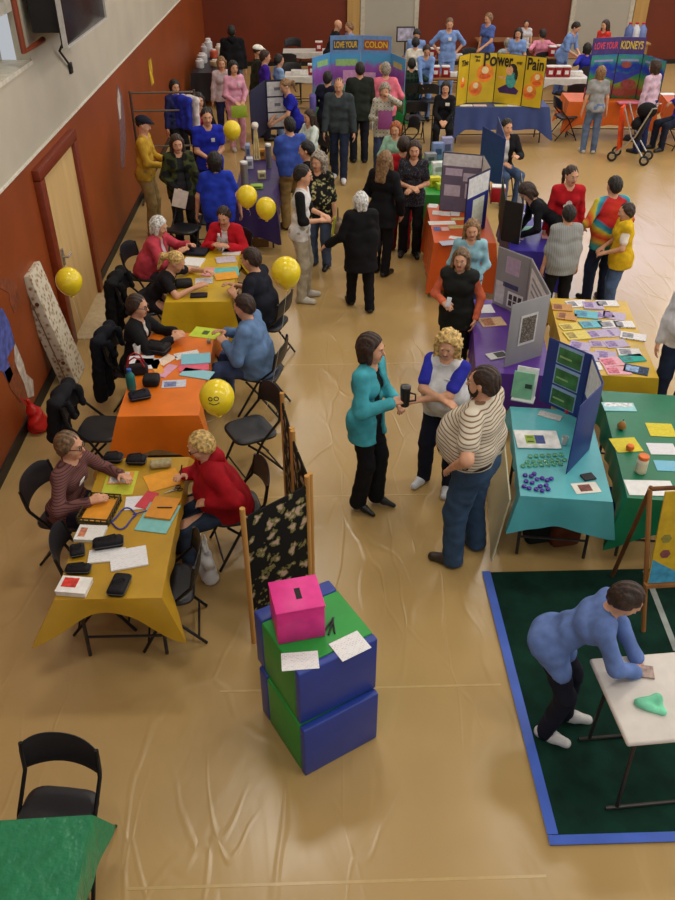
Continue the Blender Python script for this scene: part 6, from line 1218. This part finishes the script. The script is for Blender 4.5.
for k, s_, c_, x in ((0, 'LOVE YOUR', (226, 70, 90), 0.5), (1, 'KIDNEYS', (222, 190, 50), 0.48)):
    o, L_, H_ = pn[k]; hd_ = MB().box((L_ / 2, 0, H_ + 0.15), (L_ - 0.01, 0.02, 0.3), mat((70, 52, 120), 0.6, 0.1, name='header_card')).build('header', o); text(s_, 0.2 if k else 0.165, mat(c_, 0.5, name='printed_ink'), hd_, (L_ * x, -0.013, H_ + 0.15), fit=L_ * 0.86)
for x, y, c_, l_ in ((582, 100, (206, 60, 60), 'red and white tin at the end of the kidney table'), (630, 103, (230, 130, 160), 'pink card pile on the orange kidney table')):
    p = at(x, y, TZ)
    if x == 582: tag(MB().lathe([(0.05, 0), (0.05, 0.2), (0.045, 0.21)], mat(c_, 0.4, 0.3, 8.0, name='printed_tin'), n=18).build('tin', None, (p.x + 0.1, p.y + 0.1, TZ + 0.001)), l_, 'tin')
    else: sheet(l_, x, y, 0.5, 0.2, 4, c_, th=0.02, lines=False)
p = at(560, 118); T = thing('striped_bag', 'white shopping bag with red marks on the floor beside the kidney table', 'bag', (p.x + 0.62, p.y - 0.35, 0), R(6)); MB().box((0, 0, 0.3), (0.2, 0.16, 0.6), mat((216, 208, 206), 0.5, name='paper_bag'), bev=0.03, seg=3).build('bag_body', T)
for z in (0.18, 0.42): MB().box((0, -0.0805, z), (0.14, 0.004, 0.09), mat((190, 40, 40), 0.5, name='printed_ink')).build('printed_panel', T)
p = at(566, 116, 0.45); chair(p.x, p.y, 8, 'empty black folding chair between the navy table and the kidney table')
person('greytee', 'standing fair-haired person in a grey tee and blue jeans looking at the kidney display', 602, 66, 86, h=1.58, hair='bob', hc='sandy', top=(150, 152, 154), tk='tee', bot=(98, 118, 150), shoe=(200, 196, 196), hem=0.1)
person('lilacshirt', 'standing person in a lilac shirt and navy trousers at the end of the kidney display', 656, 60, 128, h=1.68, hair='bob', hc='brown', top=(206, 176, 196), tk='long', bot=(34, 44, 84), hem=0.08, female=False)
# pushchair
p = at(629, 161); T = thing('stroller', 'folding baby stroller with an orange panel and dark seat beside the kidney table', 'stroller', (p.x, p.y, 0), R(-30)); sm = metal((190, 188, 184)); tyre = mat((22, 22, 24), 0.6, name='tyre_rubber'); oc = cloth((214, 74, 28)); dkc = cloth((36, 34, 40))
MB().box((-0.02, 0, 0.42), (0.3, 0.3, 0.06), dkc, bev=0.02).build('seat', T); MB().box((0.14, 0, 0.66), (0.06, 0.3, 0.5), dkc, rot=(0, R(14), 0), bev=0.025, seg=3).build('backrest', T)
V, Q = polygonize([EL((0.14, 0, 0.94), (0.18, 0.17, 0.14)), RC((0.02, -0.1, 0.7), (0.02, 0.1, 0.7), 0.1, k=0.06)], 0.015, []); mesh_obj('hood', V, Q, [cloth((24, 22, 26))], T)
MB().box((-0.26, -0.02, 0.58), (0.05, 0.3, 0.8), oc, rot=(0, R(-6), 0), bev=0.02).build('side_panel', T)
for y in (-0.2, 0.2):
    MB().tube([(-0.3, y, 0.1), (0.05, y, 0.5), (0.26, y, 1.02), (0.34, y, 1.04)], 0.014, sm, 8).build('frame_tube', T); MB().tube([(0.3, y, 0.1), (-0.02, y, 0.5), (-0.24, y, 1.0)], 0.014, sm, 8).build('frame_tube', T)
    for x in (-0.3, 0.3): w_ = MB(); w_.tube([(x + 0.075 * math.cos(t), y, 0.096 + 0.075 * math.sin(t)) for t in np.linspace(0, 2 * PI, 17)[:-1]], 0.02, tyre, 8, True); w_.tube([(x, y - 0.03, 0.096), (x, y + 0.03, 0.096)], 0.04, sm, 10); w_.build('wheel', T)
# far right corner
table('folding table under the orange cloth at the far side wall end', 7.95, 17.6, 1.4, 0.76, -10, cloth_label='orange tablecloth at the far side, before the violet-shirted person', cc=(216, 100, 30), drops=(0.4, 0.2, 0.2, 0.3), corner=0.55, flare=0.3)
person('farviolet', 'seated person in a violet top at the far side orange table', 686, 80, 200, h=1.64, sit=True, hair='short', hc='dark', top=(62, 52, 160), tk='long', bot=(30, 34, 50)); seat_for('farviolet', 'black folding chair under the person in violet at the far side')
sheet('white sheet on the far side orange table', 668, 94, 0.3, 0.2, 0, (226, 226, 226), lines=False)
# colon display
table('folding table under the green cloth in front of the purple hills panels', 1.02, 18.75, 1.9, 0.76, 0, cloth_label='emerald green tablecloth below the purple hills display', cc=(26, 140, 70), drops=(0.55, 0.4, 0.2, 0.4), corner=0.62, flare=0.2)
lc = pattern('landscape', (60, 130, 70), (130, 150, 80), (86, 160, 140), (104, 130, 160), (130, 74, 160), (150, 90, 180), (80, 160, 210), (90, 150, 210), scale=0.78)
T, pn = board('tall pale blue display board with purple hills about the colon', [(312, 57.5), (330, 52.5), (361, 52), (391.5, 53), (406, 59)], TZ, zt_of((361, 106), (361, 52), TZ), [lc], [mat((110, 150, 190), 0.6, name='board_edge')], thick=0.02)
for k, s_ in ((1, 'LOVE YOUR'), (2, 'COLON')):
    o, L_, H_ = pn[k]; hd_ = MB().box((L_ / 2, 0, H_ + 0.14), (L_ - 0.005, 0.02, 0.3), mat((104, 140, 190), 0.6, 0.06, name='header_card')).build('header', o); MB().box((L_ / 2, -0.012, H_ + 0.13), (L_ * 0.8, 0.004, 0.17), mat((60, 70, 90) if k == 1 else (150, 80, 60), 0.6, 0.1, name='printed_card')).build('title_strip', hd_); text(s_, 0.15, mat((226, 184, 40), 0.5, name='printed_ink'), hd_, (L_ * 0.5, -0.0155, H_ + 0.13), fit=L_ * 0.74)
for k, x0, z0, x1, z1_, c_ in ((1, 0.18, 0.76, 0.88, 0.88, (150, 190, 120)), (1, 0.42, 0.42, 0.88, 0.68, (206, 150, 200)), (2, 0.1, 0.52, 0.5, 0.64, (206, 160, 200)), (0, 0.25, 0.8, 0.85, 0.9, (150, 196, 130)), (3, 0.2, 0.78, 0.8, 0.88, (190, 180, 120)), (1, 0.1, 0.12, 0.5, 0.34, (120, 180, 160)), (2, 0.3, 0.16, 0.8, 0.4, (140, 180, 110))): rect(pn[k], x0, z0, x1, z1_, c_, y=0.0125)
blobp(pn[2], 0.78, 0.72, 0.1, 0.1, (222, 170, 90), y=0.0125)
p = at(403, 140, 0.45); chair(p.x, p.y, 200, 'black folding chair beside the emerald green tablecloth')
person('blackdress', 'seated person in a black dress with a white name badge beside the navy table', 446, 82, 262, h=1.62, sit=True, hair='bob', hc='black', top=(24, 24, 28), tk='long', bot=(22, 22, 26), L=(0.32, 0.06, 0.62), Rr=(0.32, -0.06, 0.62), badge=(0.06, 0.03, 0.08, 0.06)); seat_for('blackdress', 'black folding chair under the person in the black dress')
# booth against the wall side
table('folding table under the dark violet cloth at the white-panelled booth', -0.82, 12.7, 0.62, 2.3, -1, cloth_label='dark violet tablecloth at the white-panelled booth', cc=(52, 38, 96), drops=(0.5, 0.3, 0.2, 0.5), corner=0.6, flare=0.12)
nvb = mat((22, 24, 58), 0.6, name='navy_board'); T, pn = board('navy folding display board with white printed panels at the booth', [(249, 92), (265, 80), (289, 79)], TZ, zt_of((266, 130), (265, 80), TZ), [mat((150, 160, 190), 0.6, name='pale_board'), nvb], [nvb, nvb])
for z in (0.06, 0.37, 0.68): rect(pn[1], 0.06, z, 0.96, z + 0.28, (206, 204, 206), y=0.0085); rect(pn[1], 0.35, z + 0.11, 0.6, z + 0.17, (120, 120, 140), y=0.0105, name='caption')
rect(pn[0], 0.0, 0.0, 1.0, 1.0, nvb, y=0.0075, name='backing', t=0.0015)
p = at(257, 160, TZ); T = thing('ribbon_stand', 'tall stand with cream ribbons and a white rosette on the dark violet table', 'ribbon stand', (p.x, p.y, TZ + 0.001)); cr = cloth((206, 186, 130))
MB().lathe([(0.07, 0), (0.07, 0.012), (0.012, 0.02), (0.01, 0.5)], metal((150, 146, 140)), n=16).build('stand', T); V, Q = polygonize([EL((0, 0, 0.53), (0.055, 0.055, 0.06)), EL((0.02, -0.03, 0.55), (0.04, 0.03, 0.04))], 0.01, [], wrinkle(2, 0.01)); mesh_obj('rosette', V, Q, [cloth((226, 216, 206))], T)
for dx in (-0.025, 0.0, 0.03): MB().tube([(dx * 0.5, -0.02, 0.5), (dx, -0.04, 0.3), (dx * 1.6, -0.07, 0.03)], 0.014, cr, 6).build('ribbon', T)
for l_, x, y, h_, r_, c_ in (('tall silver can with a white lid, nearest on the dark violet table', 271, 168, 0.34, 0.045, (150, 150, 156)), ('white-topped tall can at the aisle corner of the dark violet table', 247, 184, 0.3, 0.055, (196, 194, 186))):
    p = at(x, y, TZ); T = thing('tall_can', l_, 'can', (p.x - 0.03, p.y, TZ + 0.001)); MB().lathe([(r_, 0), (r_, h_)], metal(c_), n=18).build('can_body', T); MB().lathe([(r_ * 1.05, h_), (r_ * 1.05, h_ + 0.03), (r_ * 0.9, h_ + 0.035)], mat((228, 228, 228), 0.4, name='lid'), n=18).build('lid', T)
for l_, x, y, w_, d_, h_, c_ in (('blue and white carton standing on the dark violet table', 250, 158, 0.08, 0.16, 0.22, (150, 160, 196)), ('pale carton beside the blue and white one on the dark violet table', 252, 168, 0.1, 0.14, 0.16, (196, 196, 206)), ('orange and yellow packet behind the silver can', 264, 159, 0.1, 0.08, 0.16, (206, 140, 50)), ('white packet at the outer edge of the dark violet table', 270, 160, 0.08, 0.12, 0.22, (206, 206, 206)), ('lime box at the near end of the dark violet table', 259, 188, 0.18, 0.12, 0.05, (150, 186, 70)), ('cream box under the ribbon stand', 264, 178, 0.12, 0.12, 0.1, (206, 196, 150))):
    p = at(x, y, TZ); T = thing('carton', l_, 'box', (p.x - 0.03, p.y, TZ + 0.001), R(6)); MB().box((0, 0, h_ / 2), (w_, d_, h_), mat(c_, 0.5, 0.1, name='carton'), bev=0.004).build('carton_body', T); MB().box((0, -d_ / 2 - 0.001, h_ * 0.55), (w_ * 0.6, 0.002, h_ * 0.4), mat(tuple(int(v * 0.6) for v in c_), 0.5, name='printed_ink')).build('label', T)

# ================================================================= far rows of blood-test tables
whc = mat((206, 202, 196), 0.5, 0.04, name='white_table_paper')
def far_table(l_, x0, x1, py, lc_=None, cc=None):
    a, b_ = at(x0, py, 0.74), at(x1, py, 0.74)
    return table(l_, (a.x + b_.x) / 2, a.y + 0.3, b_.x - a.x, 0.62, 0, cloth_label=lc_, cc=cc, drops=(0.12, 0.1, 0.1, 0.1), corner=0.2, flare=0.2, top=pattern('wood', (120, 80, 50), (150, 104, 66), scale=4.0, ax='X'))
far_table('white-covered folding table in the back row, behind the two empty chairs', 283, 340, 53, 'white paper cover on the back-row table by the empty chairs', whc)
far_table('white-covered folding table in the front row, before the two empty chairs', 285, 345, 77, 'white paper cover on the front-row table before the empty chairs', whc)
far_table('brown folding table in the back row under the hands-on-hips person in scrubs', 404, 470, 60); far_table('brown folding table in the front row behind the person in the black dress', 408, 472, 79)
far_table('brown folding table in the back row near the red-shirted person', 548, 596, 58); far_table('brown folding table in the front row behind the empty chair', 543, 590, 79, 'white paper cover on the front-row table near the kidney board', whc)
far_table('brown folding table along the back wall behind the middle scrubs', 478, 545, 41)
redm = mat((150, 22, 32), 0.35, name='red_plastic'); whm = mat((226, 222, 216), 0.4, name='white_plastic')
SP = [('by the empty chairs in the back row', [(319, 50)]), ('on the front-row table behind the purple hills display', [(312, 74), (323, 74), (331, 74)]), ('on the back-row table before the hands-on-hips person', [(432, 57), (441, 57), (448, 58)]), ('on the front-row table behind the black dress', [(436, 76), (446, 76)]), ('on the front-row table beside the yellow panels', [(551, 76), (559, 76), (567, 76)]), ('on the back-row table near the bending scrubs', [(553, 55), (561, 54)])]
proto = None
for wh_, lst in SP:
    for x, y in lst:
        p = at(x, y + 2, TZ)
        if proto is None:
            T = thing('sharps_container', '', 'container'); MB().box((0, 0, 0.1), (0.17, 0.15, 0.2), redm, bev=0.01).build('container_body', T); MB().box((0, 0, 0.215), (0.185, 0.165, 0.03), whm, bev=0.008).build('lid', T); MB().box((0, -0.0765, 0.1), (0.09, 0.002, 0.08), whm).build('label', T); proto = T
        else: T = copy_tree(proto)
        T.location = (p.x, p.y + 0.15, TZ + 0.001); tag(T, 'red sharps container with white lid ' + wh_, 'container', 'red sharps containers ' + wh_)
for l_, x, y, w_ in (('white glove box on the front-row table beside the sharps containers', 455, 76, 0.2), ('white supply box in the back row before the scrubs', 457, 57.5, 0.3), ('white supply tray on the front row by the kidney board', 576, 75, 0.34), ('white paper roll on the table before the empty chairs', 300, 74, 0.4)):
    p = at(x, y + 2, TZ); T = thing('supply_box', l_, 'box', (p.x, p.y + 0.15, TZ + 0.001)); MB().box((0, 0, 0.05), (w_, 0.16, 0.1), whm, bev=0.006).build('box_body', T); MB().box((0, 0, 0.101), (w_ * 0.5, 0.05, 0.003), mat((150, 160, 180), 0.5, name='printed_ink')).build('label', T)
for x, y, f_, l_ in ((293, 55, 270, 'empty dark chair in the back row behind the white-covered table'), (292, 82, 268, 'empty dark chair before the front-row white-covered table'), (572, 100, 96, 'empty dark chair facing the front row by the kidney board'), (470, 66, 270, 'empty dark chair behind the yellow panels in the back row'), (414, 118, 95, 'dark chair behind the plaid green person'), (427, 100, 90, 'dark empty chair beside the purple hills display'), (288, 68, 90, 'dark empty chair between the two white-covered tables')):
    p = at(x, y, 0.45); chair(p.x, p.y, f_, l_)
SCR = (122, 152, 208)
person('handsonhips', 'standing person in light blue scrubs with hands on hips in the far row', 450, 18, 268, h=1.76, female=False, hair='short', hc='mouse', top=SCR, tk='elbow', bot=SCR, L=(0.02, 0.2, 1.0), Rr=(0.02, -0.2, 1.0), lp=(-0.3, 1, 0.1), rp=(-0.3, -1, 0.1), fat=1.12, hem=0.14, badge=(0.02, 0.02, 0.07, 0.07), hp=16)
person('midscrubs', 'standing sandy-haired person in blue scrubs reaching sideways at the far row', 489, 13, 215, h=1.72, hair='short', hc='sandy', top=(84, 108, 176), tk='tee', bot=(70, 90, 150), L=(0.3, 0.12, 0.98), hem=0.14, hp=16)
person('seatscrubs', 'dark-haired person in light blue scrubs behind the grey-haired patient', 519, 28, 250, h=1.6, hair='long', hc='dark', top=SCR, tk='tee', bot=SCR, hem=0.14, hp=14)
person('greypatient', 'seated grey-haired person in a grey top behind the yellow panels', 508, 38, 90, h=1.62, sit=True, hair='short', hc='grey', top=(160, 170, 174), tk='long', bot=(50, 54, 66)); seat_for('greypatient', 'chair under the grey-haired patient')
person('wallperson', 'dark-haired person near the back wall behind the middle scrubs', 527, 20, 260, h=1.3, hair='short', hc='black', top=(206, 206, 212), tk='tee', bot=(40, 40, 50))
person('pinkpatient', 'seated dark-haired person in a pink shirt behind the last yellow panel', 543, 29, 100, h=1.7, sit=True, hair='short', hc='dark', top=(214, 136, 160), tk='long', bot=(50, 54, 66), female=False); seat_for('pinkpatient', 'chair under the person in the pink shirt')
person('bendscrubs', 'bending person in light blue scrubs before the grey door near the kidney board', 577, 22, 318, h=1.68, female=False, lean=26, hair='short', hc='dark', top=SCR, tk='elbow', bot=(90, 110, 170), L=(0.4, 0.1, 0.95), Rr=(0.4, -0.1, 0.95), hp=34, hem=0.14)
person('bluepatient', 'seated dark-haired person in a royal blue top before the bending scrubs', 588, 43, 96, h=1.64, sit=True, hair='bob', hc='black', top=(42, 46, 160), tk='long', bot=(36, 40, 70)); seat_for('bluepatient', 'chair under the dark-haired person in royal blue')
person('redfar', 'standing brown-haired person in a red top before the grey door', 606, 20, 210, h=1.6, hair='long', hc='brown', top=(206, 56, 46), tk='long', bot=(40, 40, 54))
person('bowscrubs', 'bowed person in light blue scrubs behind the white-shirted patient', 417, 29, 262, h=1.62, lean=18, hair='short', hc='dark', top=SCR, tk='elbow', bot=SCR, hp=40, fat=1.15, hem=0.14)
person('whitepatient', 'dark-haired person in a cream shirt facing the bowed person in scrubs', 416, 37, 80, h=1.58, hair='short', hc='black', top=(222, 214, 200), tk='tee', bot=(50, 54, 66))
person('greenplaid', 'seated dark-haired person in a dark green plaid shirt in the front row', 412, 58, 92, h=1.64, sit=True, hair='short', hc='black', top=pattern('plaid', (36, 56, 46), (24, 30, 40), (50, 78, 56), scale=4.0), tk='long', bot=(34, 36, 46)); seat_for('greenplaid', 'chair under the person in dark green plaid')
person('armscrubs', 'person in light blue scrubs reaching to the front row beside the dark green plaid', 427, 45, 268, h=1.56, lean=16, hair='short', hc='brown', top=SCR, tk='long', bot=SCR, L=(0.4, 0.1, 0.9), Rr=(0.4, -0.1, 0.9), hp=30)
person('darkback', 'person in a dark jacket leaning behind the purple hills display', 338, 20, 10, h=1.66, female=False, lean=20, hair='bald', top=(30, 30, 36), tk='jacket', bot=(30, 32, 44), hp=20)
person('backscrubs', 'fair-haired person in light blue scrubs behind the purple hills display', 349, 22, 200, h=1.62, hair='short', hc='sandy', top=SCR, tk='tee', bot=SCR, hp=20)
# frame on a stand, back wall goods
p = at(402, 66); T = thing('picture_stand', 'framed notice on a dark stand before the grey door', 'notice stand', (p.x, min(p.y, 24.6), 0)); MB().box((0, 0, 0.9), (0.5, 0.03, 0.38), mat((50, 44, 52), 0.5, name='frame'), bev=0.004).build('frame', T); MB().box((0, -0.017, 0.9), (0.43, 0.004, 0.31), mat((170, 170, 196), 0.5, 0.2, 9.0, name='notice_print')).build('notice', T); MB().tube([(0, 0.02, 0.75), (0, 0.02, 0.03)], 0.025, mat((60, 44, 34), 0.5, name='stand_wood'), 8).build('pole', T); MB().lathe([(0.2, 0), (0.2, 0.025), (0.03, 0.04)], mat((60, 44, 34), 0.5, name='stand_wood'), n=18).build('base', T)
table('folding table under the black cloth in the far wall corner', -2.3, 21.6, 0.9, 2.2, 0, cloth_label='black tablecloth on the goods table in the far wall corner', cc=(30, 30, 40), drops=(0.6, 0.6, 0.2, 0.2), corner=0.62, flare=0.08)
for l_, x, y, r_, h_, c_ in (('tall clear jug on the far corner table', 212, 52, 0.1, 0.42, (206, 206, 210)), ('white tub on the far corner table', 200, 63, 0.12, 0.22, (214, 212, 214)), ('second white tub beside the jug', 206, 57, 0.11, 0.3, (206, 204, 210)), ('orange canister on the far corner table', 214, 58, 0.09, 0.2, (206, 90, 60)), ('cream canister on the far corner table', 222, 52, 0.09, 0.3, (206, 190, 170)), ('white jar at the near end of the far corner table', 197, 68, 0.1, 0.2, (216, 214, 214)), ('tan bowl stack on the far corner table', 216, 66, 0.14, 0.14, (206, 180, 140))):
    p = at(x, y, TZ); T = thing('canister', l_, 'container', (max(p.x, -2.6), min(p.y, 22.4), TZ + 0.001)); m_ = mat(c_, 0.35, name='container_plastic'); MB().lathe([(r_ * 0.85, 0), (r_, 0.03), (r_, h_ * 0.8), (r_ * 0.6, h_ * 0.9)], m_, n=18).build('container_body', T); MB().lathe([(r_ * 0.65, h_ * 0.88), (r_ * 0.65, h_), (r_ * 0.5, h_ * 1.02)], mat((226, 224, 222), 0.4, name='lid'), n=16).build('lid', T)
p = at(575, 62); tb_ = thing('water_cartons', '', 'box')
bpy.data.objects.remove(tb_)
for k, (x, c_, l_) in enumerate(((628, (90, 110, 170), 'blue-labelled water jug, first of three behind the kidney header'), (634.5, (206, 210, 220), 'white water jug, middle of three behind the kidney header'), (641, (110, 130, 190), 'pale blue water jug, last of three behind the kidney header'))):
    p = at(x, 38.5, 1.0); T = thing('water_jug', l_, 'jug', (p.x, p.y, 0.92)); MB().lathe([(0.1, 0), (0.11, 0.02), (0.11, 0.3), (0.05, 0.38), (0.04, 0.42)], mat(c_, 0.3, name='jug_plastic'), n=16).build('jug_body', T); MB().lathe([(0.045, 0.41), (0.045, 0.45)], mat((190, 40, 60), 0.4, name='cap'), n=12).build('cap', T)
q0, q1 = at(624, 38.5, 1.0), at(645, 38.5, 1.0)
T = thing('serving_cart', 'plain wooden counter carrying the water jugs by the back wall', 'counter', ((q0.x + q1.x) / 2, q0.y, 0)); wd = pattern('wood', (150, 112, 66), (176, 134, 84), scale=4.0); MB().box((0, 0, 0.9), (q1.x - q0.x + 0.2, 0.5, 0.04), wd).build('countertop', T); MB().box((0, 0.02, 0.44), (q1.x - q0.x + 0.1, 0.44, 0.88), wd).build('cabinet_body', T)
try: print('PEOPLE', len(PEOPLE), {k: tuple(round(v, 2) for v in i['root'][:2]) for k, i in PEOPLE.items()})
except Exception: pass
